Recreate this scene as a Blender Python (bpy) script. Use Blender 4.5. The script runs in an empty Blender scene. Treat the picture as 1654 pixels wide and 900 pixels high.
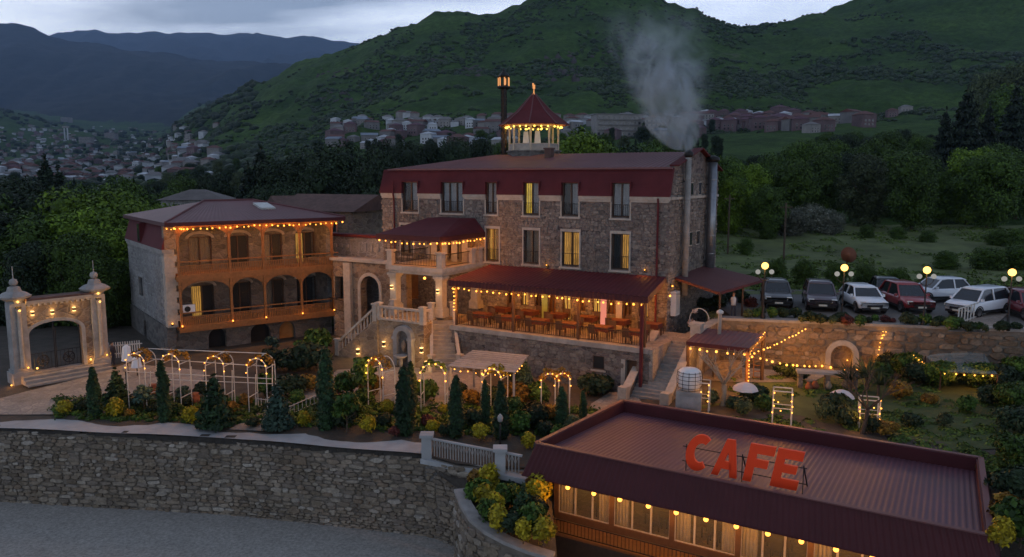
import bpy, math, random
import numpy as np
from mathutils import Vector, Matrix, noise
random.seed(11); rng = np.random.default_rng(11)
R = math.radians
sc = bpy.context.scene
col = sc.collection
# ------------------------------------------------------------------ camera
FPX, HZV, CZ = 1250.0, 285.0, 13.0           # focal length in photo pixels, horizon row, camera height (m)
PITCH = math.atan((450-HZV)/FPX)
cam = bpy.data.cameras.new('camera'); cam_o = bpy.data.objects.new('camera', cam); col.objects.link(cam_o)
cam_o.location = (0, 0, CZ); cam_o.rotation_euler = (math.pi/2-PITCH, 0, 0)
cam.sensor_width = 36; cam.lens = 36*FPX/1654; cam.clip_start = .5; cam.clip_end = 60000
sc.camera = cam_o
# ------------------------------------------------------------------ world: overcast dusk sky
SUN_EL, SUN_AZ = 9.0, -35.0
wd = bpy.data.worlds.new('World'); sc.world = wd; wd.use_nodes = True
wn, wl = wd.node_tree.nodes, wd.node_tree.links
wn.clear()
def wnode(t, **k):
    n = wn.new(t)
    for a, b in k.items(): setattr(n, a, b)
    return n
w_out = wnode('ShaderNodeOutputWorld'); bg1 = wnode('ShaderNodeBackground'); bg2 = wnode('ShaderNodeBackground'); w_add = wnode('ShaderNodeAddShader')
sky = wnode('ShaderNodeTexSky', sky_type='NISHITA', sun_disc=False, sun_elevation=R(SUN_EL), sun_rotation=R(SUN_AZ), altitude=1400, air_density=1.0, dust_density=.6, ozone_density=2.5)
wl.new(sky.outputs[0], bg1.inputs[0]); bg1.inputs[1].default_value = .03
tc = wnode('ShaderNodeTexCoord'); sep = wnode('ShaderNodeSeparateXYZ'); wl.new(tc.outputs['Generated'], sep.inputs[0])
zz = wnode('ShaderNodeMath', operation='ADD'); wl.new(sep.outputs[2], zz.inputs[0]); zz.inputs[1].default_value = .16
za = wnode('ShaderNodeMath', operation='MAXIMUM'); wl.new(zz.outputs[0], za.inputs[0]); za.inputs[1].default_value = .05
dx = wnode('ShaderNodeMath', operation='DIVIDE'); wl.new(sep.outputs[0], dx.inputs[0]); wl.new(za.outputs[0], dx.inputs[1])
dy = wnode('ShaderNodeMath', operation='DIVIDE'); wl.new(sep.outputs[1], dy.inputs[0]); wl.new(za.outputs[0], dy.inputs[1])
cmb = wnode('ShaderNodeCombineXYZ'); wl.new(dx.outputs[0], cmb.inputs[0]); wl.new(dy.outputs[0], cmb.inputs[1])
mp = wnode('ShaderNodeMapping'); mp.inputs['Location'].default_value = (5.1, .4, 0); mp.inputs['Scale'].default_value = (.55, .95, 1); wl.new(cmb.outputs[0], mp.inputs[0])
cn = wnode('ShaderNodeTexNoise'); cn.inputs['Scale'].default_value = 1.0; cn.inputs['Detail'].default_value = 9; cn.inputs['Roughness'].default_value = .55; cn.inputs['Distortion'].default_value = .35
wl.new(mp.outputs[0], cn.inputs['Vector'])
el = wnode('ShaderNodeMapRange', interpolation_type='SMOOTHSTEP'); wl.new(sep.outputs[2], el.inputs[0]); el.inputs[1].default_value = .05; el.inputs[2].default_value = .42; el.inputs[3].default_value = -.03; el.inputs[4].default_value = .19   # the cloud deck closes overhead
cv = wnode('ShaderNodeMath', operation='ADD'); wl.new(cn.outputs[0], cv.inputs[0]); wl.new(el.outputs[0], cv.inputs[1])
cr = wnode('ShaderNodeValToRGB'); wl.new(cv.outputs[0], cr.inputs[0])
cr.color_ramp.elements[0].position = .40; cr.color_ramp.elements[0].color = (.72, .77, .85, 1)
cr.color_ramp.elements[1].position = .66; cr.color_ramp.elements[1].color = (.17, .20, .26, 1)
e = cr.color_ramp.elements.new(.52); e.color = (.51, .56, .66, 1)
wl.new(cr.outputs[0], bg2.inputs[0]); bg2.inputs[1].default_value = 1.72
wl.new(bg1.outputs[0], w_add.inputs[0]); wl.new(bg2.outputs[0], w_add.inputs[1]); wl.new(w_add.outputs[0], w_out.inputs[0])
# ------------------------------------------------------------------ weak, very soft sun behind cloud
sun = bpy.data.lights.new('sun', 'SUN'); sun.energy = .12; sun.angle = R(25); sun.color = (1, .93, .86)
sun_o = bpy.data.objects.new('sun', sun); col.objects.link(sun_o)
sd = Vector((math.sin(R(SUN_AZ))*math.cos(R(SUN_EL)), math.cos(R(SUN_AZ))*math.cos(R(SUN_EL)), math.sin(R(SUN_EL))))
sun_o.rotation_euler = (-sd).to_track_quat('-Z', 'Y').to_euler()
sc.view_settings.view_transform = 'Standard'; sc.view_settings.look = 'None'; sc.view_settings.exposure = 0; sc.view_settings.gamma = 1
sc.render.engine = 'CYCLES'
cy = sc.cycles; cy.use_denoising = True; cy.max_bounces = 5; cy.diffuse_bounces = 2; cy.glossy_bounces = 2; cy.transmission_bounces = 3; cy.transparent_max_bounces = 6
cy.volume_bounces = 0; cy.volume_max_steps = 128; cy.volume_step_rate = .6; cy.caustics_reflective = False; cy.caustics_refractive = False; cy.sample_clamp_indirect = 4; cy.sample_clamp_direct = 2.0
try: cy.denoiser = 'OPENIMAGEDENOISE'
except Exception: pass
# ------------------------------------------------------------------ geometry helpers
_c, _s = math.cos(PITCH), math.sin(PITCH)
def ray(u, v):                                # direction of a sight line, photo pixel -> world
    b = -(v-450)/FPX
    return Vector(((u-827)/FPX, _c+b*_s, -_s+b*_c))
def P(u, v, z):                               # where that line meets the level z
    r = ray(u, v); t = (z-CZ)/r.z
    return Vector((r.x*t, r.y*t, z))
def D(u, v, d):                               # the point on it at the distance y = d
    r = ray(u, v); t = d/r.y
    return Vector((r.x*t, d, CZ+r.z*t))
class Frame:                                  # a building's own axes: x along its front, y inwards, z up
    def __init__(s, ox, oy, ang): s.o = Vector((ox, oy, 0)); s.a = ang; s.ex = Vector((math.cos(ang), math.sin(ang), 0)); s.ey = Vector((-math.sin(ang), math.cos(ang), 0))
    def hit(s, u, v, y=0.0):                  # sight line meets plane local y -> (x, z)
        r = ray(u, v); o = Vector((0, 0, CZ)); t = ((s.o+s.ey*y-o).dot(s.ey))/r.dot(s.ey); p = o+r*t
        return ((p-s.o).dot(s.ex), p.z)
    def hitx(s, u, v, x=0.0):
        r = ray(u, v); o = Vector((0, 0, CZ)); t = ((s.o+s.ex*x-o).dot(s.ex))/r.dot(s.ex); p = o+r*t
        return ((p-s.o).dot(s.ey), p.z)
    def loc(s, p): d = Vector(p)-s.o; return Vector((d.dot(s.ex), d.dot(s.ey), d.z))
    def wld(s, x, y, z): return s.o+s.ex*x+s.ey*y+Vector((0, 0, z))
def tag(o, label=None, cat=None, group=None, kind=None):
    for k, v in (('label', label), ('category', cat), ('group', group), ('kind', kind)):
        if v: o[k] = v
    return o
def thing(name, label, cat, loc=(0, 0, 0), rz=0, group=None):
    o = bpy.data.objects.new(name, None); col.objects.link(o); o.location = loc; o.rotation_euler = (0, 0, rz); o.empty_display_size = .2
    return tag(o, label, cat, group)
def link(name, me, mat=None, parent=None):
    if mat is not None and len(me.materials) == 0: me.materials.append(mat)
    o = bpy.data.objects.new(name, me); col.objects.link(o)
    if parent is not None: o.parent = parent
    return o
def kids(o): return [c for c in KIDS.get(o.name, [])]
KIDS = {}
def copy_tree(o, parent=None):
    c = o.copy(); col.objects.link(c); c.parent = parent
    for ch in list(o.children): copy_tree(ch, c)
    return c
class MB:
    def __init__(s): s.v = []; s.f = []
    def add(s, vs, fs):
        n = len(s.v); s.v += [tuple(v) for v in vs]; s.f += [tuple(i+n for i in f) for f in fs]; return s
    def box(s, x0, x1, y0, y1, z0, z1):
        return s.add([(x0,y0,z0),(x1,y0,z0),(x1,y1,z0),(x0,y1,z0),(x0,y0,z1),(x1,y0,z1),(x1,y1,z1),(x0,y1,z1)],
                     [(3,2,1,0),(4,5,6,7),(0,1,5,4),(1,2,6,5),(2,3,7,6),(3,0,4,7)])
    def cbox(s, cx, cy, z0, wx, wy, h): return s.box(cx-wx/2, cx+wx/2, cy-wy/2, cy+wy/2, z0, z0+h)
    def prism(s, poly, z0, z1):               # poly counter-clockwise in xy
        n = len(poly)
        return s.add([(p[0], p[1], z0) for p in poly]+[(p[0], p[1], z1) for p in poly],
                     [tuple(range(n-1, -1, -1)), tuple(range(n, 2*n))]+[(i, (i+1) % n, n+(i+1) % n, n+i) for i in range(n)])
    def xz(s, poly, y0, y1):                  # a facade outline (x, z) given thickness from y0 to y1
        n = len(poly)
        return s.add([(p[0], y0, p[1]) for p in poly]+[(p[0], y1, p[1]) for p in poly],
                     [tuple(range(n)), tuple(range(2*n-1, n-1, -1))]+[(i, n+i, n+(i+1) % n, (i+1) % n) for i in range(n)])
    def hull8(s, a): return s.add(a, [(3,2,1,0),(4,5,6,7),(0,1,5,4),(1,2,6,5),(2,3,7,6),(3,0,4,7)])
    def bar(s, p, q, w, h=None, up=(0, 0, 1)):  # a square bar from p to q
        p, q = Vector(p), Vector(q); h = h or w; d = (q-p).normalized(); up = Vector(up)
        if abs(d.dot(up)) > .95: up = Vector((1, 0, 0))
        a = d.cross(up).normalized()*w/2; b = a.cross(d).normalized()*h/2
        return s.add([p-a-b, p+a-b, p+a+b, p-a+b, q-a-b, q+a-b, q+a+b, q-a+b],
                     [(0,1,2,3),(7,6,5,4),(4,5,1,0),(5,6,2,1),(6,7,3,2),(7,4,0,3)])
    def tube(s, path, r, n=6, cap=True):
        path = [Vector(p) for p in path]; base = len(s.v); m = len(path); ref = Vector((.31, .2, .93)).normalized()
        rr = r if isinstance(r, (list, tuple)) else [r]*m
        for i, p in enumerate(path):
            d = (path[min(i+1, m-1)]-path[max(i-1, 0)]).normalized(); rf = ref if abs(d.dot(ref)) < .95 else Vector((1, 0, 0))
            a = d.cross(rf).normalized(); b = d.cross(a)
            s.v += [tuple(p+(a*math.cos(t)+b*math.sin(t))*rr[i]) for t in [2*math.pi*k/n for k in range(n)]]
        for i in range(m-1):
            for k in range(n):
                k2 = (k+1) % n; s.f.append((base+i*n+k, base+i*n+k2, base+(i+1)*n+k2, base+(i+1)*n+k))
        if cap: s.f.append(tuple(base+k for k in range(n-1, -1, -1))); s.f.append(tuple(base+(m-1)*n+k for k in range(n)))
        return s
    def lathe(s, prof, n=10, c=(0, 0, 0), ph=0):  # prof: (radius, z)
        base = len(s.v); m = len(prof)
        for r, z in prof: s.v += [(c[0]+r*math.cos(2*math.pi*k/n+ph), c[1]+r*math.sin(2*math.pi*k/n+ph), c[2]+z) for k in range(n)]
        for i in range(m-1):
            for k in range(n): k2 = (k+1) % n; s.f.append((base+i*n+k, base+i*n+k2, base+(i+1)*n+k2, base+(i+1)*n+k))
        s.f.append(tuple(base+k for k in range(n-1, -1, -1))); s.f.append(tuple(base+(m-1)*n+k for k in range(n)))
        return s
    def build(s, name, mat=None, parent=None, smooth=False, loc=None):
        me = bpy.data.meshes.new(name); me.from_pydata(s.v, [], s.f); me.update()
        if smooth: me.shade_smooth()
        o = link(name, me, mat, parent)
        if loc is not None: o.location = loc
        return o
def qmesh(name, V, Fq, mat=None, smooth=False):  # numpy mesh, all faces with k corners
    V = np.asarray(V, dtype=np.float32); Fq = np.asarray(Fq, dtype=np.int32); k = Fq.shape[1]
    me = bpy.data.meshes.new(name); me.vertices.add(len(V)); me.vertices.foreach_set('co', V.ravel())
    me.loops.add(Fq.size); me.loops.foreach_set('vertex_index', Fq.ravel())
    me.polygons.add(len(Fq)); me.polygons.foreach_set('loop_start', np.arange(0, Fq.size, k, dtype=np.int32))
    me.polygons.foreach_set('loop_total', np.full(len(Fq), k, dtype=np.int32))
    if smooth: me.polygons.foreach_set('use_smooth', np.ones(len(Fq), dtype=bool))
    me.update(); me.validate()
    if mat is not None: me.materials.append(mat)
    return me
def ico(sub=2):
    import bmesh
    bm = bmesh.new(); bmesh.ops.create_icosphere(bm, subdivisions=sub, radius=1)
    V = np.array([v.co[:] for v in bm.verts]); Fc = np.array([[v.index for v in f.verts] for f in bm.faces]); bm.free()
    return V, Fc
ICO1, ICO2, ICO3 = ico(1), ico(2), ico(3)
# ------------------------------------------------------------------ materials (all procedural)
M = {}
def mnew(name):
    m = bpy.data.materials.new(name); m.use_nodes = True; nt = m.node_tree; nt.nodes.clear()
    out = nt.nodes.new('ShaderNodeOutputMaterial'); b = nt.nodes.new('ShaderNodeBsdfPrincipled'); nt.links.new(b.outputs[0], out.inputs[0])
    M[name] = m; return m, nt, b
def nd(nt, t, ins=None, **k):
    n = nt.nodes.new(t)
    for a, b in k.items(): setattr(n, a, b)
    for a, b in (ins or {}).items():
        if hasattr(b, 'default_value') or hasattr(b, 'links'): nt.links.new(b, n.inputs[a])
        else: n.inputs[a].default_value = b
    return n
def coords(nt, scale=(1, 1, 1), rnd=True, world=False):
    t = nd(nt, 'ShaderNodeTexCoord'); src = t.outputs['Object']
    if world: src = nd(nt, 'ShaderNodeNewGeometry').outputs['Position']
    if rnd:
        oi = nd(nt, 'ShaderNodeObjectInfo'); mm = nd(nt, 'ShaderNodeMath', {0: oi.outputs['Random'], 1: 37.0}, operation='MULTIPLY')
        src = nd(nt, 'ShaderNodeVectorMath', {0: src, 1: mm.outputs[0]}, operation='ADD').outputs[0]
    return nd(nt, 'ShaderNodeMapping', {'Vector': src, 'Scale': scale}).outputs[0]
def ramp(nt, fac, stops):
    r = nd(nt, 'ShaderNodeValToRGB', {0: fac}); el = r.color_ramp.elements
    while len(el) < len(stops): el.new(.5)
    for e, (p, c) in zip(el, stops): e.position = p; e.color = (*c, 1)
    return r.outputs[0]
def mixc(nt, fac, a, b, mode='MIX'):
    n = nt.nodes.new('ShaderNodeMix'); n.data_type = 'RGBA'; n.blend_type = mode
    for i, x in ((0, fac), (6, a), (7, b)):
        if hasattr(x, 'links'): nt.links.new(x, n.inputs[i])
        else: n.inputs[i].default_value = x if i == 0 else (*x, 1)
    return n.outputs[2]
def sh(c, k): return tuple(min(1, x*k) for x in c)
def plain(name, c, rough=.7, metal=0, var=.25, scale=2.0, bump=.0, bscale=20, objvar=0.0, spec=.3, stain=0, world=False, isl=0.0):
    m, nt, b = mnew(name); co = coords(nt, world=world, rnd=not world)
    n = nd(nt, 'ShaderNodeTexNoise', {'Vector': co, 'Scale': scale, 'Detail': 6.0, 'Roughness': .6})
    cc = ramp(nt, n.outputs[0], [(.25, sh(c, 1-var)), (.5, c), (.75, sh(c, 1+var))])
    if stain:
        n2 = nd(nt, 'ShaderNodeTexNoise', {'Vector': co, 'Scale': scale*.23, 'Detail': 4.0})
        f = nd(nt, 'ShaderNodeMapRange', {0: n2.outputs[0], 1: .45, 2: .7, 3: 0.0, 4: stain}); cc = mixc(nt, f.outputs[0], cc, sh(c, .45))
    if objvar or isl:
        src = nd(nt, 'ShaderNodeObjectInfo').outputs['Random']
        if isl: src = nd(nt, 'ShaderNodeMath', {0: nd(nt, 'ShaderNodeNewGeometry').outputs['Random Per Island'], 1: src}, operation='ADD').outputs[0]; src = nd(nt, 'ShaderNodeMath', {0: src}, operation='FRACT').outputs[0]
        k = nd(nt, 'ShaderNodeMapRange', {0: src, 1: 0.0, 2: 1.0, 3: 1-(objvar or isl), 4: 1+(objvar or isl)})
        cc = nd(nt, 'ShaderNodeVectorMath', {0: cc, 1: k.outputs[0]}, operation='MULTIPLY').outputs[0]
    nt.links.new(cc, b.inputs['Base Color'])
    b.inputs['Roughness'].default_value = rough; b.inputs['Metallic'].default_value = metal; b.inputs['Specular IOR Level'].default_value = spec
    if bump:
        nb = nd(nt, 'ShaderNodeTexNoise', {'Vector': co, 'Scale': bscale, 'Detail': 5.0})
        bp = nd(nt, 'ShaderNodeBump', {'Height': nb.outputs[0], 'Strength': bump, 'Distance': .05}); nt.links.new(bp.outputs[0], b.inputs['Normal'])
    return m
def stone(name, cols, mortar, sc3=(2.2, 2.2, 3.4), edge=.06, bump=.6, rnd=1.0, dist=.12):
    m, nt, b = mnew(name); co = coords(nt, rnd=False)
    w = nd(nt, 'ShaderNodeTexNoise', {'Vector': co, 'Scale': 1.7, 'Detail': 3.0})
    co2 = nd(nt, 'ShaderNodeVectorMath', {0: co, 1: nd(nt, 'ShaderNodeVectorMath', {0: w.outputs[1], 'Scale': dist*2}, operation='SCALE').outputs[0]}, operation='ADD').outputs[0]
    mpp = nd(nt, 'ShaderNodeMapping', {'Vector': co2, 'Scale': sc3}).outputs[0]
    v1 = nd(nt, 'ShaderNodeTexVoronoi', {'Vector': mpp, 'Scale': 1.0, 'Randomness': rnd}); v2 = nd(nt, 'ShaderNodeTexVoronoi', {'Vector': mpp, 'Scale': 1.0, 'Randomness': rnd}, feature='DISTANCE_TO_EDGE')
    sx = nd(nt, 'ShaderNodeSeparateColor', {0: v1.outputs['Color']})
    cc = ramp(nt, sx.outputs[0], [(i/(len(cols)-1)*.9+.05, c) for i, c in enumerate(cols)])
    fine = nd(nt, 'ShaderNodeTexNoise', {'Vector': co, 'Scale': 9.0, 'Detail': 6.0})
    cc = mixc(nt, .55, cc, ramp(nt, fine.outputs[0], [(.3, (.35,)*3), (.7, (1,)*3)]), 'MULTIPLY')
    big = nd(nt, 'ShaderNodeTexNoise', {'Vector': co, 'Scale': .35, 'Detail': 4.0})
    cc = mixc(nt, .5, cc, ramp(nt, big.outputs[0], [(.35, (.55, .54, .55)), (.65, (1, 1, 1))]), 'MULTIPLY')
    f = nd(nt, 'ShaderNodeMapRange', {0: v2.outputs['Distance'], 1: edge*.3, 2: edge, 3: 1.0, 4: 0.0})
    cc = mixc(nt, f.outputs[0], cc, mortar); nt.links.new(cc, b.inputs['Base Color']); b.inputs['Roughness'].default_value = .9; b.inputs['Specular IOR Level'].default_value = .15
    hh = nd(nt, 'ShaderNodeMapRange', {0: v2.outputs['Distance'], 1: 0.0, 2: edge*2.2, 3: 0.0, 4: 1.0})
    h2 = nd(nt, 'ShaderNodeMath', {0: fine.outputs[0], 1: .5, 2: hh.outputs[0]}, operation='MULTIPLY_ADD')
    bp = nd(nt, 'ShaderNodeBump', {'Height': h2.outputs[0], 'Strength': bump, 'Distance': .06}); nt.links.new(bp.outputs[0], b.inputs['Normal'])
    return m
def emit(name, c, s):
    m = bpy.data.materials.new(name); m.use_nodes = True; nt = m.node_tree; nt.nodes.clear()
    out = nt.nodes.new('ShaderNodeOutputMaterial'); e = nt.nodes.new('ShaderNodeEmission'); e.inputs[0].default_value = (*c, 1); e.inputs[1].default_value = s
    nt.links.new(e.outputs[0], out.inputs[0]); M[name] = m; return m
def lit_cloth(name, c, s):                    # lamp light coming through folded curtain cloth
    emit(name, c, s); nt = M[name].node_tree; e = nt.nodes['Emission']; co = nd(nt, 'ShaderNodeTexCoord').outputs['Object']
    w = nd(nt, 'ShaderNodeTexWave', {'Vector': co, 'Scale': 2.2, 'Distortion': 3.0, 'Detail': 2.0}); n = nd(nt, 'ShaderNodeTexNoise', {'Vector': co, 'Scale': 1.6, 'Detail': 3.0})
    f = nd(nt, 'ShaderNodeMath', {0: w.outputs[1], 1: n.outputs[0]}, operation='MULTIPLY'); k = nd(nt, 'ShaderNodeMapRange', {0: f.outputs[0], 1: .05, 2: .5, 3: .35*s, 4: 1.25*s}); nt.links.new(k.outputs[0], e.inputs[1])
def leafm(name, c1, c2, c3=None, rough=.65, ov=.25, trans=.0):
    m, nt, b = mnew(name); g = nd(nt, 'ShaderNodeNewGeometry'); oi = nd(nt, 'ShaderNodeObjectInfo')
    cc = ramp(nt, g.outputs['Random Per Island'], [(.0, c1), (.6, c2), (1., c3 or sh(c2, 1.5))])
    n = nd(nt, 'ShaderNodeTexNoise', {'Vector': coords(nt), 'Scale': .8, 'Detail': 3.0})
    cc = mixc(nt, .7, cc, ramp(nt, n.outputs[0], [(.35, (.45, .5, .45)), (.65, (1.15, 1.1, 1.0))]), 'MULTIPLY')
    k = nd(nt, 'ShaderNodeMapRange', {0: oi.outputs['Random'], 1: 0.0, 2: 1.0, 3: 1-ov, 4: 1+ov})
    cc = nd(nt, 'ShaderNodeVectorMath', {0: cc, 1: k.outputs[0]}, operation='MULTIPLY').outputs[0]
    nt.links.new(cc, b.inputs['Base Color']); b.inputs['Roughness'].default_value = rough; b.inputs['Specular IOR Level'].default_value = .2
    return m
stone('hotel_stone', [(.085, .07, .068), (.15, .118, .105), (.21, .165, .14), (.16, .125, .125), (.235, .19, .165)], (.15, .128, .118), (2.9, 2.9, 4.8), .07, .5)
stone('house_stone', [(.24, .235, .235), (.3, .295, .29), (.34, .33, .315), (.27, .265, .265)], (.33, .325, .32), (1.9, 1.9, 3.0), .05, .35)
stone('warm_stone', [(.16, .115, .085), (.25, .185, .13), (.32, .24, .17), (.2, .15, .12)], (.2, .16, .125), (1.6, 1.6, 2.6), .07, .6)
stone('paving', [(.26, .225, .195), (.32, .28, .24), (.37, .32, .275), (.29, .25, .22)], (.19, .168, .15), (1.8, 1.8, 1.8), .06, .3)
stone('base_stone', [(.1, .095, .09), (.16, .15, .14), (.2, .185, .17), (.13, .12, .115)], (.12, .115, .11), (1.8, 1.8, 2.8), .07, .6)
plain('wall_mortar', (.15, .128, .105), .95, var=.35, scale=3, bump=.5, stain=.5)
def stone_piece(name, cols):
    m, nt, b = mnew(name); g = nd(nt, 'ShaderNodeNewGeometry'); oi = nd(nt, 'ShaderNodeObjectInfo')
    s = nd(nt, 'ShaderNodeMath', {0: nd(nt, 'ShaderNodeMath', {0: g.outputs['Random Per Island'], 1: oi.outputs['Random']}, operation='ADD').outputs[0]}, operation='FRACT')
    cc = ramp(nt, s.outputs[0], [(i/(len(cols)-1), c) for i, c in enumerate(cols)])
    n = nd(nt, 'ShaderNodeTexNoise', {'Vector': nd(nt, 'ShaderNodeNewGeometry').outputs['Position'], 'Scale': 7.0, 'Detail': 7.0, 'Roughness': .65})
    cc = mixc(nt, .75, cc, ramp(nt, n.outputs[0], [(.3, (.4, .4, .4)), (.68, (1.1, 1.1, 1.1))]), 'MULTIPLY')
    n3 = nd(nt, 'ShaderNodeTexNoise', {'Vector': nd(nt, 'ShaderNodeNewGeometry').outputs['Position'], 'Scale': .5, 'Detail': 4.0})
    cc = mixc(nt, .6, cc, ramp(nt, n3.outputs[0], [(.35, (.6, .58, .55)), (.62, (1, 1, 1))]), 'MULTIPLY')
    nt.links.new(cc, b.inputs['Base Color']); b.inputs['Roughness'].default_value = .92; b.inputs['Specular IOR Level'].default_value = .12
    bp = nd(nt, 'ShaderNodeBump', {'Height': n.outputs[0], 'Strength': .7, 'Distance': .04}); nt.links.new(bp.outputs[0], b.inputs['Normal'])
stone_piece('rubble_hotel', [(.12, .105, .098), (.195, .17, .152), (.24, .208, .18), (.18, .16, .15), (.29, .255, .222), (.155, .135, .122), (.215, .188, .17)])
stone_piece('rubble_house', [(.24, .235, .235), (.3, .295, .29), (.27, .265, .265), (.34, .33, .315), (.2, .197, .195)])
stone_piece('rubble', [(.15, .118, .09), (.24, .195, .145), (.19, .157, .13), (.29, .24, .185), (.22, .165, .12), (.33, .285, .23), (.17, .138, .112), (.42, .375, .32)])
stone_piece('rubble_warm', [(.12, .085, .06), (.2, .15, .105), (.16, .12, .09), (.27, .205, .15), (.19, .135, .09), (.36, .29, .22), (.14, .1, .075)])
plain('trim', (.35, .31, .265), .85, var=.2, scale=4, bump=.25, stain=.4)
plain('trim_grey', (.26, .25, .24), .85, var=.2, scale=4, bump=.25, stain=.5)
plain('concrete', (.31, .312, .315), .9, var=.18, scale=1.2, bump=.25, stain=.5)
plain('coping', (.25, .235, .22), .9, var=.25, scale=3, bump=.4, stain=.5)
plain('gravel', (.29, .268, .238), .95, var=.4, scale=7, bump=1.0, bscale=26, stain=.2)
plain('meadow', (.085, .105, .036), .95, var=.5, scale=.35, bump=.9, bscale=5, stain=.45)
plain('tarmac', (.12, .115, .11), .95, var=.25, scale=.5, bump=.5, bscale=30, stain=.3)
plain('soil', (.055, .045, .035), .95, var=.4, scale=1.2, bump=.8, bscale=12)
plain('soil_edge', (.03, .026, .022), .95, var=.4, scale=2, bump=.8, bscale=9)
plain('lawn', (.05, .068, .022), .95, var=.45, scale=1.0, bump=.8, bscale=14, stain=.4)
plain('roof_red', (.09, .021, .024), .7, var=.14, scale=1.5, stain=.3, spec=.08)
plain('roof_top', (.12, .05, .053), .55, var=.18, scale=.7, stain=.35, spec=.2)  # greyed pink: the sky's reflection is put into the red base colour
plain('cafe_sheet', (.088, .036, .05), .5, var=.2, scale=.5, stain=.55, spec=.35)
plain('cafe_fascia', (.058, .013, .016), .55, var=.12, scale=1.2, stain=.2, spec=.2)
plain('cafe_trim', (.12, .05, .05), .5, var=.1, scale=2)
plain('awning_red', (.085, .03, .03), .7, var=.15, scale=1.2, stain=.2)
plain('old_tile', (.1, .055, .045), .9, var=.4, scale=2, bump=.4, stain=.5)
plain('grey_roof', (.11, .095, .09), .8, var=.3, scale=1, stain=.5)
plain('wood', (.2, .085, .027), .6, var=.3, scale=5, bump=.2)
plain('dark_wood', (.045, .024, .014), .6, var=.3, scale=5)
plain('window_wood', (.06, .033, .02), .55, var=.3, scale=5)
plain('iron', (.014, .013, .014), .5, metal=.3, var=.2, scale=4)
plain('white_metal', (.42, .42, .40), .45, var=.15, scale=4, stain=.3)
plain('steel', (.2, .21, .23), .35, metal=.7, var=.2, scale=3, stain=.3)
plain('white_paint', (.55, .55, .55), .6, var=.1, scale=3)
plain('white_cloth', (.6, .6, .62), .9, var=.1, scale=3)
plain('pale_cloth', (.55, .47, .45), .9, var=.1, scale=3)
plain('curtain', (.5, .44, .34), .9, var=.15, scale=4)
plain('curtain_cool', (.6, .64, .68), .9, var=.15, scale=4)
plain('red_cloth', (.06, .014, .010), .85, var=.2, scale=4)
plain('orange_wall', (.34, .17, .06), .85, var=.25, scale=2)
plain('green_cloth', (.3, .42, .16), .85, var=.2, scale=3)
plain('pink_cloth', (.5, .22, .16), .85, var=.2, scale=3)
plain('plank', (.09, .065, .045), .8, var=.3, scale=3, bump=.3, objvar=.2)
plain('grey_plank', (.22, .21, .205), .85, var=.25, scale=3, bump=.3, objvar=.15)
plain('terracotta', (.2, .07, .035), .8, var=.2, scale=4)
plain('bark', (.07, .05, .036), .95, var=.4, scale=4, bump=.8, bscale=16)
plain('pale_bark', (.24, .2, .15), .9, var=.3, scale=4, bump=.5, bscale=16)
plain('letter_red', (.8, .055, .01), .5, var=.05, scale=2)
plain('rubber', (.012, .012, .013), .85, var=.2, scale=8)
plain('chrome', (.4, .4, .42), .2, metal=.9, var=.1)
plain('plate', (.45, .45, .4), .5, var=.1)
plain('skin', (.32, .2, .14), .6, var=.1); plain('hair', (.02, .014, .01), .7, var=.2)
plain('shirt_dark', (.03, .03, .04), .85, var=.2); plain('shirt_white', (.5, .5, .52), .85, var=.1); plain('trousers', (.03, .035, .055), .85, var=.2)
for nme, c in (('paint_graphite', (.045, .045, .05)), ('paint_plum', (.06, .042, .055)), ('paint_white', (.6, .63, .68)), ('paint_red', (.22, .022, .025)), ('paint_cherry', (.14, .02, .03)), ('paint_black', (.012, .012, .014))):
    m = plain(nme, c, .3, var=.05, spec=.5); m.node_tree.nodes['Principled BSDF'].inputs['Coat Weight'].default_value = .6
m = plain('car_glass', (.016, .02, .026), .12, var=.1, spec=.6)
m = plain('glass_dark', (.02, .022, .026), .15, var=.2, spec=.6)
m = plain('lamp_clear', (.5, .5, .48), .3, var=.1)
def glassm(name, c, rough=.05, alpha=.25):
    m, nt, b = mnew(name); b.inputs['Base Color'].default_value = (*c, 1); b.inputs['Roughness'].default_value = rough; b.inputs['Alpha'].default_value = alpha; b.inputs['Specular IOR Level'].default_value = .6
glassm('pane', (.05, .055, .06), .06, .3)
glassm('greenhouse_film', (.3, .36, .36), .5, .28)
AMB = (1.0, .39, .06)
emit('bulb', AMB, 330); emit('bulb_small', AMB, 320); emit('bulb_orange', (1.0, .36, .05), 480); emit('bulb_pale', (1.0, .62, .1), 90); emit('bulb_gate', (1.0, .48, .1), 420)
emit('street_lit', (1.0, .52, .12), 22); emit('street_dim', (.8, .78, .72), .4); lit_cloth('lit_yellow', (1.0, .66, .06), .9); lit_cloth('lit_amber', (1.0, .5, .1), .75)
emit('lit_room', (1.0, .42, .08), 1.1); emit('wash', (1.0, .58, .2), 210); emit('neon', (1.0, .42, .15), .9); emit('screen_pink', (1.0, .3, .2), .8)
leafm('leaf_mid', (.018, .042, .008), (.042, .085, .013)); leafm('leaf_light', (.048, .09, .008), (.095, .155, .013)); leafm('leaf_dark', (.010, .020, .010), (.020, .036, .016))
leafm('leaf_conifer', (.007, .014, .010), (.014, .026, .016)); leafm('leaf_cypress', (.010, .024, .012), (.022, .05, .020)); leafm('leaf_yellow', (.12, .10, .008), (.30, .24, .012), (.44, .36, .02))
leafm('leaf_olive', (.03, .045, .022), (.06, .078, .035)); leafm('leaf_blue', (.022, .045, .036), (.045, .08, .062)); leafm('leaf_red', (.05, .014, .014), (.10, .025, .022)); leafm('leaf_orange', (.10, .05, .01), (.2, .11, .015))
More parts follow.
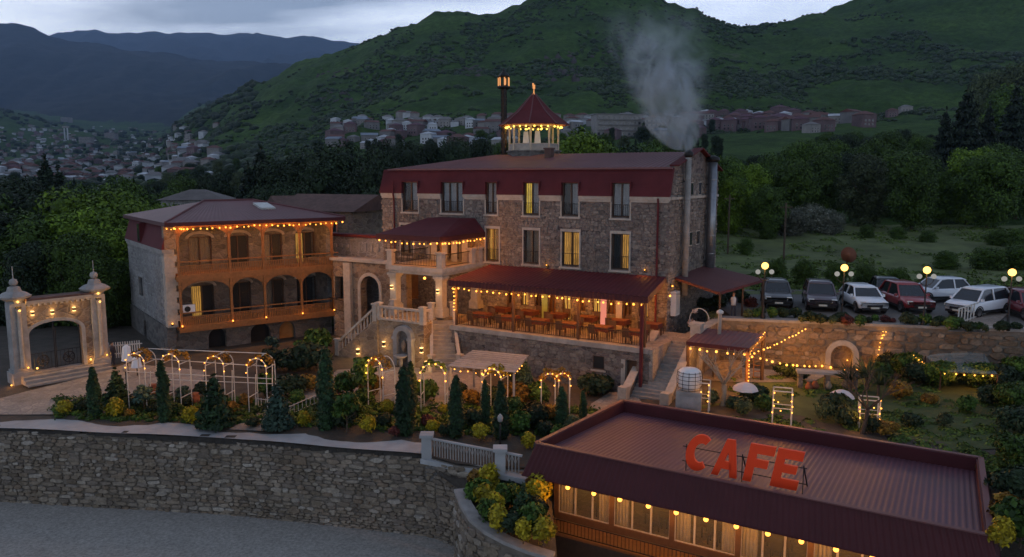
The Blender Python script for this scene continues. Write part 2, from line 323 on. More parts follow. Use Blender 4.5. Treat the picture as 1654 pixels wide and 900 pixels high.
leafm('leaf_grass', (.05, .085, .016), (.09, .135, .028), rough=.8); leafm('petal', (.35, .3, .3), (.5, .42, .42)); leafm('leaf_scrub', (.014, .025, .012), (.024, .040, .016)); leafm('leaf_wood', (.02, .042, .008), (.046, .085, .012))
leafm('leaf_pale', (.05, .06, .045), (.1, .11, .085), (.2, .2, .17))
# ------------------------------------------------------------------ terrain
def V2Z(v, d): return D(827, v, d).z
def prof(*pts): return [(d, z if isinstance(z, (int, float)) else V2Z(float(z[1:]), d)) for d, z in pts]
rt = ((56, 4.1), (75, 4.0), (90, 4.6), (120, 6.2), (160, 10), (220, 16), (300, 24))
COLS = {
 -700: prof((56, .5), (120, -1), (300, 4), (800, 15), (1500, 'v240'), (2500, 'v180'), (3500, 'v170'), (6000, 'v150')),
 -100: prof((56, .5), (120, -2), (300, 2), (800, 'v287'), (1500, 'v258'), (2000, 'v215'), (2500, 'v160'), (3100, 'v185'), (6000, 'v175')),
 0: prof((56, .5), (120, -2), (300, 2), (800, 'v288'), (1500, 'v262'), (2000, 'v222'), (2500, 'v172'), (3100, 'v190'), (6000, 'v178')),
 70: prof((56, .5), (120, -2), (300, 2), (800, 'v289'), (1500, 'v264'), (2000, 'v236'), (2500, 'v198'), (3100, 'v195'), (6000, 'v182')),
 150: prof((56, .5), (120, -2), (300, 2), (800, 'v290'), (1500, 'v262'), (2500, 'v222'), (3500, 'v205'), (6000, 'v186')),
 260: prof((56, .5), (120, -1), (300, 4), (800, 'v285'), (1500, 'v255'), (2500, 'v222'), (3500, 'v205'), (6000, 'v186')),
 290: prof((56, .5), (120, 0), (300, 5), (600, 'v282'), (900, 'v250'), (1250, 'v206'), (1700, 'v225'), (3500, 'v205'), (6000, 'v186')),
 330: prof((56, .5), (120, 0), (300, 7), (600, 'v270'), (900, 'v232'), (1230, 'v181'), (1700, 'v205'), (6000, 'v187')),
 400: prof((56, .5), (120, 1), (300, 9), (550, 'v262'), (800, 'v215'), (1200, 'v145'), (1700, 'v190'), (6000, 'v187')),
 500: prof((56, .5), (120, 2), (300, 11), (550, 'v240'), (800, 'v185'), (1160, 'v100'), (1700, 'v150'), (6000, 'v185')),
 600: prof((56, 1), (120, 3), (300, 14), (450, 'v238'), (560, 'v210'), (800, 'v150'), (1100, 'v69'), (1600, 'v150'), (6000, 'v185')),
 650: prof((56, 1), (120, 3), (300, 15), (450, 'v235'), (560, 'v207'), (800, 'v140'), (1080, 'v47'), (1600, 'v150'), (6000, 'v185')),
 705: prof((56, 1.5), (120, 4), (300, 16), (450, 'v232'), (560, 'v205'), (800, 'v130'), (1060, 'v20'), (1600, 'v150'), (6000, 'v185')),
 790: prof((56, 2), (120, 4), (300, 17), (450, 'v230'), (560, 'v200'), (800, 'v120'), (1040, 'v21'), (1600, 'v150'), (6000, 'v185')),
 870: prof((56, 2.5), (120, 5), (300, 18), (450, 'v228'), (560, 'v195'), (800, 'v110'), (1020, 'v-2'), (1600, 'v120'), (6000, 'v185')),
 960: prof((56, 3), (120, 5), (300, 20), (450, 'v226'), (560, 'v192'), (800, 'v110'), (1020, 'v-22'), (1600, 'v120'), (6000, 'v185')),
 1060: prof((56, 3.5), (120, 5), (300, 21), (450, 'v222'), (560, 'v190'), (800, 'v110'), (1020, 'v-1'), (1600, 'v120'), (6000, 'v185')),
 1110: prof((56, 4), (120, 6), (300, 22), (450, 'v220'), (560, 'v190'), (800, 'v110'), (1020, 'v14'), (1600, 'v120'), (6000, 'v185')),
 1165: prof(*rt, (450, 'v216'), (560, 'v188'), (800, 'v110'), (1030, 'v35'), (1600, 'v120'), (6000, 'v185')),
 1215: prof(*rt, (450, 'v212'), (560, 'v186'), (800, 'v110'), (1050, 'v39'), (1600, 'v120'), (6000, 'v185')),
 1300: prof(*rt, (450, 'v205'), (560, 'v182'), (800, 'v105'), (1080, 'v20'), (1600, 'v120'), (6000, 'v185')),
 1345: prof(*rt, (450, 'v202'), (560, 'v180'), (800, 'v102'), (1090, 'v7'), (1600, 'v110'), (6000, 'v185')),
 1450: prof(*rt, (450, 'v198'), (560, 'v175'), (800, 'v90'), (1100, 'v-35'), (1600, 'v80'), (6000, 'v185')),
 1654: prof(*rt, (450, 'v190'), (560, 'v165'), (800, 'v70'), (1100, 'v-100'), (1600, 'v60'), (6000, 'v185')),
 2400: prof(*rt, (450, 'v190'), (560, 'v165'), (800, 'v70'), (1100, 'v-130'), (1600, 'v60'), (6000, 'v185'))}
_us = np.array(sorted(COLS)); ROWS = np.exp(np.concatenate([np.linspace(math.log(56), math.log(300), 70), np.linspace(math.log(310), math.log(1300), 130), np.linspace(math.log(1340), math.log(6000), 50)]))
_tab = np.array([np.interp(np.log(ROWS), np.log([p[0] for p in COLS[u]]), [p[1] for p in COLS[u]]) for u in _us])
def fbm(x, y, k, o=5): return noise.fractal((x*k, y*k, 3.7), .55, 2.1, o)
def TZ(x, y, detail=True):
    u = 827+1261*x/max(y, 1); lr = math.log(max(56, min(6000, y)))
    j = np.searchsorted(ROWS, math.exp(lr)); j = min(max(j, 1), len(ROWS)-1); t = (lr-math.log(ROWS[j-1]))/(math.log(ROWS[j])-math.log(ROWS[j-1]))
    i = int(np.clip(np.searchsorted(_us, u), 1, len(_us)-1)); s = min(1, max(0, (u-_us[i-1])/(_us[i]-_us[i-1])))
    z = (_tab[i-1, j-1]*(1-t)+_tab[i-1, j]*t)*(1-s)+(_tab[i, j-1]*(1-t)+_tab[i, j]*t)*s
    if detail:
        a = min(1, max(0, (y-300)/400))
        z += a*(fbm(x, y, .004)*10+fbm(x*1.0, y*.35, .014, 4)*6+fbm(x, y, .04, 4)*1.5)+(1-a)*fbm(x, y, .03)*.5*min(1, max(0, (y-60)/40))
        if y > 1600: z += fbm(x, y, .0012)*18
    return z
def terrain_hit(u, v, d0=80, d1=6000):
    d = d0
    while d < d1:
        p = D(u, v, d)
        if TZ(p.x, p.y) > p.z: return p
        d *= 1.012
    return None
NU = 300; uu = np.concatenate([np.linspace(-700, -60, 26), np.linspace(-40, 1700, NU), np.linspace(1740, 2400, 22)])
V = []
for d in ROWS:
    for u in uu:
        x = (u-827)/1261*d; V.append((x, d, TZ(x, d)))
n = len(uu); idx = np.arange(len(ROWS)*n).reshape(len(ROWS), n)
Fq = np.stack([idx[:-1, :-1], idx[:-1, 1:], idx[1:, 1:], idx[1:, :-1]], -1).reshape(-1, 4)
def hill_material(name, g1, g2, g3, rockc, rock_lo, rock_hi):
    m, nt, b = mnew(name); pos = nd(nt, 'ShaderNodeNewGeometry').outputs['Position']
    n1 = nd(nt, 'ShaderNodeTexNoise', {'Vector': pos, 'Scale': .012, 'Detail': 9.0, 'Roughness': .65}); n2 = nd(nt, 'ShaderNodeTexNoise', {'Vector': pos, 'Scale': .16, 'Detail': 9.0, 'Roughness': .75})
    cc = ramp(nt, n1.outputs[0], [(.3, g1), (.5, g2), (.7, g3)])
    cc = mixc(nt, .8, cc, ramp(nt, n2.outputs[0], [(.36, (.3, .34, .3)), (.64, (1.25, 1.25, 1.15))]), 'MULTIPLY')
    mp_ = nd(nt, 'ShaderNodeMapping', {'Vector': pos, 'Scale': (.006, .006, .11)}).outputs[0]   # sheep-track terraces along the slope
    n4 = nd(nt, 'ShaderNodeTexNoise', {'Vector': mp_, 'Scale': 1.0, 'Detail': 5.0})
    cc = mixc(nt, .5, cc, ramp(nt, n4.outputs[0], [(.38, (.6, .62, .6)), (.6, (1.1, 1.1, 1.05))]), 'MULTIPLY')
    n3 = nd(nt, 'ShaderNodeTexNoise', {'Vector': pos, 'Scale': .02, 'Detail': 8.0, 'Roughness': .7})
    f = nd(nt, 'ShaderNodeMapRange', {0: n3.outputs[0], 1: rock_lo, 2: rock_hi, 3: 0.0, 4: .8})
    cc = mixc(nt, f.outputs[0], cc, rockc); nt.links.new(cc, b.inputs['Base Color']); b.inputs['Roughness'].default_value = .95; b.inputs['Specular IOR Level'].default_value = .1
    bp = nd(nt, 'ShaderNodeBump', {'Height': n2.outputs[0], 'Strength': .8, 'Distance': 2.0}); nt.links.new(bp.outputs[0], b.inputs['Normal'])
    return m
hill_material('hillside', (.024, .050, .014), (.041, .078, .019), (.062, .105, .025), (.085, .074, .07), .64, .74)
tag(link('hillside', qmesh('hillside', V, Fq, M['hillside'], True)), kind='structure')
# far mountains
def mountain(name, ridge, d_foot, v_foot, d_ridge, mat, amp, u0, u1, seed, nu=220, nr=70):
    V = []; us = np.linspace(u0, u1, nu); tt = np.concatenate([np.linspace(0, 1, nr), np.linspace(1.08, 1.8, 8)])
    ru = [r[0] for r in ridge]; rv = [r[1] for r in ridge]
    for t in tt:
        for u in us:
            zr = V2Z(float(np.interp(u, ru, rv)), d_ridge); zf = V2Z(v_foot, d_foot); d = d_foot+(d_ridge-d_foot)*t; x = (u-827)/1261*d
            if t <= 1: k = t**1.25; z = zf+(zr-zf)*k
            else: z = zr-(t-1)*(zr-zf)*.9
            q = noise.ridged_multi_fractal((x*.0011+seed, d*.00035, 1.3), .9, 2.1, 6, 1.0, 2.0)
            w = math.sin(math.pi*min(1, t))**.8 if t < 1 else .25
            z += (q-1.1)*amp*w+fbm(x+seed*99, d, .0012)*amp*.22*min(1, t*3)
            V.append((x, d, z))
    idx = np.arange(len(tt)*nu).reshape(len(tt), nu); Fq = np.stack([idx[:-1, :-1], idx[:-1, 1:], idx[1:, 1:], idx[1:, :-1]], -1).reshape(-1, 4)
    return tag(link(name, qmesh(name, V, Fq, mat, True)), kind='structure')
hill_material('mountain_slope', (.022, .026, .024), (.034, .038, .034), (.046, .048, .044), (.05, .05, .05), .6, .7)
mountain('mountain', [(-700, 80), (-300, 45), (0, 48), (40, 49), (75, 54), (100, 66), (130, 70), (170, 72), (210, 80), (260, 88), (320, 95), (420, 100), (520, 118), (700, 150), (1100, 170)], 3600, 205, 6200, M['mountain_slope'], 150, -700, 900, 4.2)
mountain('mountain', [(-700, 60), (0, 62), (80, 58), (140, 46), (165, 43), (185, 50), (225, 55), (270, 52), (330, 51), (400, 54), (470, 57), (530, 63), (590, 73), (700, 95), (1000, 120)], 7000, 140, 11000, M['mountain_slope'], 200, -700, 900, 9.1)
# ------------------------------------------------------------------ ground sheets round the hotel
WX = [-60, -26, -14.1, -3.9, -2.4, 1.0, 5.5, 5.6, 18.85, 19.2, 60]; WY = [40.5, 38, 36.5, 34.2, 33.1, 32.6, 38.05, 38.1, 30.05, 16, 13]
def yfront(x): return float(np.interp(x, WX, WY))
def gz(x, y):
    t = min(1, max(0, (y-yfront(min(x, -2.5)))/12)); z = .3+.6*t
    if x > 5:
        k = min(1, (x-5)/6); z = z*(1-k)+1.45*k
    if x > 18.8 and y < 31: z -= min(1, (x-18.8)/2.5)*(31-y)*.12
    return z
def sheet(name, mat, xs, yfun, z_of, ny, dz=0.0, kind='structure'):
    V = []
    for x in xs:
        y0, y1 = yfun(x)
        for j in range(ny+1): y = y0+(y1-y0)*(j/ny)**1.0; V.append((x, y, z_of(x, y)+dz))
    nx = len(xs); idx = np.arange(nx*(ny+1)).reshape(nx, ny+1); Fq = np.stack([idx[:-1, :-1], idx[1:, :-1], idx[1:, 1:], idx[:-1, 1:]], -1).reshape(-1, 4)
    return tag(link(name, qmesh(name, V, Fq, mat, True)), kind=kind)
xs_g = sorted(set(list(np.linspace(-60, 60, 181))+WX+[20.2, 20.4]))
sheet('garden_soil', M['soil'], xs_g, lambda x: (yfront(x), 62 if x < 6 else 47), lambda x, y: gz(x, y)+fbm(x, y, .5, 3)*.03, 40)
b = MB().box(-70, 26, -6, 40, -4.2, -3.6); tag(b.build('gravel_lot', M['gravel']), kind='structure')
# concrete walk along the top of the retaining wall, kerbed
sheet('concrete_walk', M['concrete'], np.linspace(-45, -4.0, 60), lambda x: (yfront(x)-.06, yfront(x)+float(np.interp(x, [-45, -26, -18, -15, -12.5, -11, -8, -4], [2.4, 1.9, 1.8, 1.5, .8, 1.1, 2.2, 2.7]))), lambda x, y: .36+.02*math.sin(x), 4)
# flagstone court by the gate, path up through the garden, plaza before the steps
def patch(name, mat, pts, dz=.05):
    pts = [Vector((p[0], p[1])) for p in pts]; c = sum(pts, Vector((0, 0)))/len(pts); V = []; n = len(pts); K = 10
    for k in range(K+1):
        for p in pts: q = c+(p-c)*(k/K); V.append((q.x, q.y, gz(q.x, q.y)+dz))
    Fq = [(k*n+i, k*n+(i+1) % n, (k+1)*n+(i+1) % n, (k+1)*n+i) for k in range(K) for i in range(n)]
    return tag(link(name, qmesh(name, V, Fq, mat, True)), kind='structure')
court = [P(-60, 668, .5), P(90, 668, .5), P(150, 640, .6), P(330, 628, .7), P(330, 600, .8), P(205, 590, .8), P(150, 606, .8), P(40, 628, .8), P(-60, 650, .8)]
patch('court_paving', M['paving'], court)
patch('garden_path', M['paving'], [P(370, 697, .3), P(430, 700, .3), P(470, 668, .45), P(520, 640, .55), P(505, 632, .6), P(450, 655, .5), P(410, 675, .4)], .06)
patch('plaza_paving', M['paving'], [P(500, 640, .6), P(600, 660, .5), P(760, 665, .5), P(800, 630, .8), P(745, 588, 1.0), P(640, 592, 1.0), P(545, 596, 1.0)], .065)
patch('stair_foot_paving', M['paving'], [P(940, 676, .9), P(985, 662, .95), P(1020, 655, 1.0), P(1040, 652, 1.0), P(1018, 632, 1.1), P(985, 628, 1.1), P(955, 645, 1.0)], .07)
patch('lawn', M['lawn'], [(8.5, 38.5), (19, 31.5), (27, 33), (29, 42.6), (18, 43.6), (12.5, 43.8)], .03)
patch('yard_paving', M['paving'], [(10.0, 43.6), (13, 42.4), (17, 42.6), (18.5, 44.2), (13, 46.2), (11.2, 45.6)], .055)
# base ground far around
b = MB().box(-400, 400, -120, 66, -9, -4.21); tag(b.build('ground', M['lawn']), kind='structure')
V = []; ds_, us2 = np.linspace(57.5, 116, 40), np.linspace(1135, 1760, 60)
for d in ds_:
    for u in us2: x = (u-827)/1261*d; V.append((x, d, TZ(x, d)+.12))
ix = np.arange(2400).reshape(40, 60); tag(link('meadow', qmesh('meadow', V, np.stack([ix[:-1, :-1], ix[:-1, 1:], ix[1:, 1:], ix[1:, :-1]], -1).reshape(-1, 4), M['meadow'], True)), kind='structure')
# car park
b = MB().prism([(13.9, 47.6), (33, 43.2), (60, 42), (60, 60), (14.5, 60)], 3.0, 4.2); tag(b.build('car_park', M['tarmac']), kind='structure')
# ------------------------------------------------------------------ building kit
def rects(x0, x1, z0, z1, holes):             # solid rectangles left when the holes (x0, x1, z0, z1) are cut out
    xs = sorted({x0, x1, *[min(max(h[i], x0), x1) for h in holes for i in (0, 1)]}); out = []
    for a, b in zip(xs, xs[1:]):
        if b-a < 1e-4: continue
        m = (a+b)/2; hs = sorted([(max(z0, h[2]), min(z1, h[3])) for h in holes if h[0] < m < h[1] and h[3] > z0 and h[2] < z1]); z = z0
        for p, q in hs:
            if p > z+1e-4: out.append((a, b, z, p))
            z = max(z, q)
        if z < z1-1e-4: out.append((a, b, z, z1))
    return out
def wall_cut(mb, x0, x1, z0, z1, y0, y1, holes):
    for a, b, c, d in rects(x0, x1, z0, z1, holes): mb.box(a, b, y0, y1, c, d)
    return mb
def arch_fill(mb, x0, x1, zs, zt, y0, y1, n=10):  # the corners above a round arch that springs at zs in a hole up to zt
    c = (x0+x1)/2; r = (x1-x0)/2; h = zt-zs-.001
    for sg in (-1, 1):
        pts = [(c+sg*r*math.cos(t), zs+h*math.sin(t)) for t in np.linspace(0, math.pi/2, n)]
        for p, q in zip(pts, pts[1:]):
            quad = [(p[0], p[1]), (p[0], zt), (q[0], zt), (q[0], q[1])]
            if sg < 0: quad = quad[::-1]
            mb.xz(quad[::-1] if sg > 0 else quad[::-1], y0, y1)
    return mb
def arch_ring(mb, c, zs, r, w, y0, y1, h=None, n=14, a0=0, a1=math.pi):
    h = h or r
    for t0, t1 in zip(np.linspace(a0, a1, n+1), np.linspace(a0, a1, n+1)[1:]):
        p = [(c+r*math.cos(t0), zs+h*math.sin(t0)), (c+(r+w)*math.cos(t0), zs+(h+w)*math.sin(t0)), (c+(r+w)*math.cos(t1), zs+(h+w)*math.sin(t1)), (c+r*math.cos(t1), zs+h*math.sin(t1))]
        mb.xz(p, y0, y1)
    return mb
def window(par, x0, x1, z0, z1, y, lit=(0, 0), cur=('curtain_cool', 'curtain_cool'), nleaf=2, rail=True, fw=.07, name='window', dark=True, fm='window_wood'):
    """French window: frame > panes, drapes, room behind, little iron rail"""
    f = MB(); f.box(x0, x0+fw, y, y+.1, z0, z1); f.box(x1-fw, x1, y, y+.1, z0, z1); f.box(x0+fw, x1-fw, y, y+.1, z1-fw, z1); f.box(x0+fw, x1-fw, y, y+.1, z0, z0+fw)
    w = (x1-x0)/nleaf
    for i in range(1, nleaf): f.box(x0+i*w-fw/2, x0+i*w+fw/2, y-.01, y+.11, z0+fw, z1-fw)
    o = f.build(name, M[fm], par)
    for i in range(nleaf):
        a, b = x0+i*w+fw*.6, x0+(i+1)*w-fw*.6
        MB().box(a, b, y+.04, y+.05, z0+fw, z1-fw).build('pane', M['pane'], o)
        c = cur[i % len(cur)]; L = lit[i % len(lit)]
        if c:
            d = MB(); k = 7; wv = (b-a)/k
            for j in range(k): xx = a+j*wv; yy = y+.16+(j % 2)*.05; d.add([(xx, yy, z0+fw), (xx+wv, y+.16+((j+1) % 2)*.05, z0+fw), (xx+wv, y+.16+((j+1) % 2)*.05, z1-fw), (xx, yy, z1-fw)], [(0, 1, 2, 3)])
            d.build('drape', M[L] if isinstance(L, str) else M[c], o)
        elif isinstance(L, str): MB().box(a, b, y+.3, y+.32, z0+fw, z1-fw).build('lit_room', M[L], o)
    if dark: MB().box(x0, x1, y+.45, y+.47, z0, z1).build('room', M['rubber'], o)  # black panel: the darkness of an unlit room put in as colour
    if rail:
        r = MB(); zt = z0+(z1-z0)*.36; r.box(x0, x1, y-.16, y-.13, zt, zt+.035); r.box(x0, x1, y-.16, y-.13, z0+.08, z0+.11)
        for xx in np.linspace(x0+.01, x1-.03, int((x1-x0)/.13)+1): r.box(xx, xx+.018, y-.155, y-.137, z0+.11, zt)
        r.build('guard_rail', M['iron'], o)
    return o
BULB = qmesh('bulb', ICO2[0]*(.085, .085, .1), ICO2[1], M['bulb'], True)
def bulb_mesh(mat, r): return qmesh('bulb', ICO2[0]*r, ICO2[1], M[mat], True)
BM = {k: bulb_mesh(*v) for k, v in {'std': ('bulb', .06), 'small': ('bulb_small', .045), 'orange': ('bulb_orange', .055), 'big': ('bulb', .095), 'pale': ('bulb_pale', .07), 'tiny': ('bulb_small', .034), 'gate': ('bulb_gate', .06)}.items()}
def string_lights(label, pts, n, kind='std', sag=.15, group=None, wire=True, drop=.1, name='string_lights'):
    """cable through the points with n bulbs hanging from it"""
    pts = [Vector(p) for p in pts]; root = thing(name, label, 'string lights', pts[0], 0, group or 'strings of warm bulbs'); o = pts[0]
    seg = [(b-a).length for a, b in zip(pts, pts[1:])]; L = sum(seg); path = []
    def at(t):
        s = t*L
        for (a, b), l in zip(zip(pts, pts[1:]), seg):
            if s <= l+1e-6: f = s/l if l else 0; p = a.lerp(b, f); return p-Vector((0, 0, sag*4*f*(1-f)))
            s -= l
        return pts[-1]
    if wire: MB().tube([at(t)-o for t in np.linspace(0, 1, max(8, n))], .012, 4).build('cable', M['iron'], root)
    for i in range(n):
        p = at((i+.5+random.uniform(-.16, .16))/n)-o-Vector((random.uniform(-.02, .02), 0, drop+random.uniform(-.04, .04))); b = link('bulb', BM[kind], None, root); b.location = p; k = random.uniform(.78, 1.15); b.scale = (k, k, k)
    return root
def corrug(mb, a, b, c, d, pitch, h, out, k=2):
    """ribbed sheet between edge a-b and edge d-c, ribs run from a to d; out = normal"""
    a, b, c, d, out = map(Vector, (a, b, c, d, out)); n = max(2, int((b-a).length/pitch)); base = len(mb.v); N = n*4+1; f = []
    for i in range(N):
        t = i/(N-1); off = out*(h if i % 4 in (1, 2) else 0); p = a.lerp(b, t)+off; q = d.lerp(c, t)+off; mb.v += [tuple(p), tuple(q)]
    for i in range(N-1): mb.f.append((base+2*i, base+2*i+2, base+2*i+3, base+2*i+1))
    return mb
# ------------------------------------------------------------------ the hotel
HA = math.atan2(-.519, .855); H = Frame(-9.78, 58.73, HA); HW, HD = 22.6, 9.8
hotel = thing('hotel', 'large four-storey brown rubble-stone hotel with dark red mansard roof', 'hotel', H.o, HA)
ZL, ZE = 11.76, 13.5                          # ledge under the mansard, top edge of the mansard
top = [(650, 675, 292, 340), (713, 748, 294, 342), (785, 803, 294, 345), (846, 871, 294, 346), (908, 935, 296, 349), (989, 1018, 298, 353)]
mid = [(785, 806, 367, 420), (846, 871, 371, 425), (908, 936, 374, 430), (988, 1017, 378, 435)]
def hw(q): x0, z1 = H.hit(q[0], q[2]); x1, _ = H.hit(q[1], q[2]); _, z0 = H.hit(q[0], q[3]); return (x0, x1, z0, z1)
topw = [hw(q) for q in top]; zt0 = sum(t[2] for t in topw)/6; zt1 = sum(t[3] for t in topw)/6
topw = [(a, b, zt0, zt1) for a, b, _, _ in topw]
midw = [hw(q) for q in mid]; zm0 = sum(t[2] for t in midw)/4; zm1 = sum(t[3] for t in midw)/4
midw = [(a, b, zm0, zm1) for a, b, _, _ in midw]
hx_l = H.hit(640, 400)[0]; porch_w = [(H.hit(648, 400)[0], H.hit(668, 400)[0], zm0, zm1), (H.hit(724, 400)[0], H.hit(742, 400)[0], zm0, zm1)]
TY = -5.4; TZF = 3.5
tx0 = H.hit(732, 530, TY)[0]; tx1 = H.hit(1040, 560, TY)[0]
gx = np.linspace(tx0+.5, HW-1.0, 11); grd = []
for i in range(10):
    a, b = gx[i]+.22, gx[i+1]-.22; grd.append((a, b, TZF+.02 if i in (0, 3, 4, 8) else TZF+.75, TZF+2.55))
doorw = [(H.hit(659, 470)[0], H.hit(676, 470)[0], TZF+.4, TZF+2.8)]
holes = [(a, b, c, min(d, ZL)) for a, b, c, d in topw]+midw+porch_w+grd+doorw
w = MB(); wall_cut(w, 0, HW, .2, ZL, 0, .5, holes)
w.box(0, .5, .5, HD, .2, ZL); w.box(HW-.5, HW, .5, HD, .2, ZL); w.box(.5, HW-.5, HD-.5, HD, .2, ZL)
w.add([(HW-.5, .02, ZL), (HW-.5, HD, ZL), (HW-.5, HD, 13.35), (HW-.5, 5.2, 14.75), (HW-.5, .64, ZE+.1), (HW, .02, ZL), (HW, HD, ZL), (HW, HD, 13.35), (HW, 5.2, 14.75), (HW, .64, ZE+.1)],
      [(0, 1, 2, 3, 4), (9, 8, 7, 6, 5), (4, 3, 8, 9), (3, 2, 7, 8), (2, 1, 6, 7), (0, 4, 9, 5)])
w.build('wall', M['hotel_stone'], hotel)
MB().box(.5, HW-.5, .5, HD-.5, 9.3, 9.5).box(.5, HW-.5, .5, HD-.5, 6.3, 6.5).build('floor_slab', M['concrete'], hotel)
q = MB()                                      # light stone bands: ledge (broken by the windows), quoins, string course under the windows
for a, b, c, d in rects(-.06, HW+.05, ZL-.2, ZL+.001, [(t[0]-.03, t[1]+.03, 0, 20) for t in topw]): MB().box(a, b, -.14, .02, c, d).box(a+.02, b-.02, -.07, .018, ZL-.36, c+.001).build('ledge', M['trim'], hotel)
MB().box(HW-.05, HW+.1, .03, HD, ZL-.18, ZL-.02).build('ledge', M['trim'], hotel)
for t in topw+midw+porch_w:                   # dressed surround and sill of every window
    s = MB(); zt = min(t[3], ZL); g = .1
    s.box(t[0]-g, t[0]-.005, -.05, .03, t[2]-.05, zt-.02 if t[3] < ZL else ZL-.37); s.box(t[1]+.005, t[1]+g, -.05, .03, t[2]-.05, zt-.02 if t[3] < ZL else ZL-.37)
    s.box(t[0]-g-.05, t[1]+g+.05, -.12, .05, t[2]-.17, t[2]-.055)
    if t[3] < ZL: s.box(t[0]-g, t[1]+g, -.06, .03, t[3]-.015, t[3]+.16)
    s.build('window_surround', M['trim'], hotel)
def my(z): return -.16+(z-ZL)*.36             # the mansard leans in
man = MB(); NZ = 9
for a, b, c, d in rects(-.18, HW+.03, ZL+.003, ZE, [(t[0]-.02, t[1]+.02, 0, t[3]) for t in topw]):
    n = max(1, round((d-c)/(ZE-ZL)*NZ))
    for k in range(n):
        z0 = c+(d-c)*k/n; z1 = c+(d-c)*(k+1)/n
        man.hull8([(a, my(z0)-.035, z0), (b, my(z0)-.035, z0), (b, my(z0)+.2, z0), (a, my(z0)+.2, z0), (a, my(z1), z1), (b, my(z1), z1), (b, my(z1)+.2, z1), (a, my(z1)+.2, z1)])
man.add([(-.18, -.16, ZL), (-.18, HD, ZL), (.45, HD-.6, ZE), (.45, .46, ZE)], [(0, 3, 2, 1)])
man.build('mansard', M['roof_red'], hotel)
for t in topw:                                # dormer cheeks where the windows rise through the mansard
    g = MB(); g.box(t[0]-.07, t[0]-.004, -.12, .9, ZL-.0, t[3]+.06); g.box(t[1]+.004, t[1]+.07, -.12, .9, ZL-.0, t[3]+.06); g.box(t[0]-.004, t[1]+.004, -.12, .9, t[3]+.001, t[3]+.06); g.build('dormer_cheek', M['roof_red'], hotel)
rx = H.hit(800, 250, 5.2)[0]; rr = MB()
e0, e1, r0, r1 = (-.1+.5, .40, ZE+.02), (HW-.02, .40, ZE+.02), (rx, 5.2, 14.6), (HW-.02, 5.2, 14.6)
corrug(rr, e0, e1, r1, r0, .35, .03, (0, -.25, 1))
rr.add([e0, r0, (.4, HD-.3, ZE+.02)], [(0, 1, 2)]); rr.add([r0, r1, (HW-.02, HD+.1, 13.2), (.4, HD-.3, ZE-.1)], [(0, 1, 2, 3)])
rr.build('roof', M['roof_top'], hotel)
MB().box(.3, HW, .28, .41, ZE-.06, ZE+.05).build('eave_flashing', M['cafe_trim'], hotel)
g = MB(); g.bar((HW+.02, .6, ZE+.16), (HW+.02, 5.2, 14.82), .62, .08); g.bar((HW+.02, 5.2, 14.82), (HW+.02, HD+.1, 13.4), .62, .08); g.build('verge_cap', M['roof_red'], hotel)
WST = [((0, 0), (None, 'curtain_cool'), 2), ((0, 0), ('curtain_cool', 'curtain_cool'), 3), ((0, 0), ('curtain_cool', 'curtain_cool'), 2), (('lit_yellow', 0), ('curtain', 'curtain_cool'), 2), ((0, 0), (None, 'curtain_cool'), 2), ((0, 0), ('curtain_cool', 'curtain_cool'), 2)]
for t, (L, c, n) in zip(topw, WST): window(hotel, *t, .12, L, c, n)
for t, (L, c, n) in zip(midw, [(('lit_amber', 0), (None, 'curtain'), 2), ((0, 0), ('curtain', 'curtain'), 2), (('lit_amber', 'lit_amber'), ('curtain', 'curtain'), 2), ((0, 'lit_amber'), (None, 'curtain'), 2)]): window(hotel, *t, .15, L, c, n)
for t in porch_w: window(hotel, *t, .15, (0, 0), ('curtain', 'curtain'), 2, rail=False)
for i, t in enumerate(grd):
    o = MB().box(t[0], t[0]+.08, .12, .24, t[2], t[3]).box(t[1]-.08, t[1], .12, .24, t[2], t[3]).box(t[0]+.08, t[1]-.08, .12, .24, t[3]-.1, t[3]).box((t[0]+t[1])/2-.03, (t[0]+t[1])/2+.03, .13, .23, t[2], t[3]-.1).box(t[0]+.08, t[1]-.08, .13, .22, t[3]-.75, t[3]-.7).build('window', M['window_wood'], hotel)
    if i not in (0, 8):                     # pale curtains tied back to each side
        d = MB()
        for sg, xa, xb in ((1, t[0]+.08, (t[0]+t[1])/2), (-1, t[1]-.08, (t[0]+t[1])/2)):
            for k in range(6):
                f0, f1 = k/6, (k+1)/6; za = lambda f: t[3]-.1-(1.35*(1-f)**1.6+.1); d.add([(xa+(xb-xa)*f0, .10-.03*(k % 2), za(f0)), (xa+(xb-xa)*f1, .10-.03*((k+1) % 2), za(f1)), (xa+(xb-xa)*f1, .10, t[3]-.1), (xa+(xb-xa)*f0, .10, t[3]-.1)], [(0, 1, 2, 3) if sg > 0 else (3, 2, 1, 0)])
        d.build('drape', M['curtain'], o)
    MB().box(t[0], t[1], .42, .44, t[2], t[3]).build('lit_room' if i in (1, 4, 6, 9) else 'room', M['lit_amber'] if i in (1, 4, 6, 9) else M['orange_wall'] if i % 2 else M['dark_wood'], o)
MB().box(doorw[0][0], doorw[0][1], .2, .28, doorw[0][2], doorw[0][3]).build('door', M['wood'], hotel)
for i in (3, 7, 8): MB().box(gx[i]-.2, gx[i]+.2, -.08, -.02, TZF, TZF+2.5).build('hanging_banner', M[{3: 'green_cloth', 7: 'screen_pink', 8: 'green_cloth'}[i]] if i != 8 else M['curtain'], hotel)
dp = H.hit(1063, 380)[0]
MB().tube([(dp, -.2, ZL-.1), (dp, -.12, ZL-.5), (dp, -.12, TZF)], .065, 8).build('drainpipe', M['roof_red'], hotel)
MB().tube([(1.2, -.2, ZL+.9), (1.2, -.2, ZL-.1), (1.2, -.12, ZL-.5), (1.2, -.12, 4)], .06, 8).build('drainpipe', M['roof_red'], hotel)
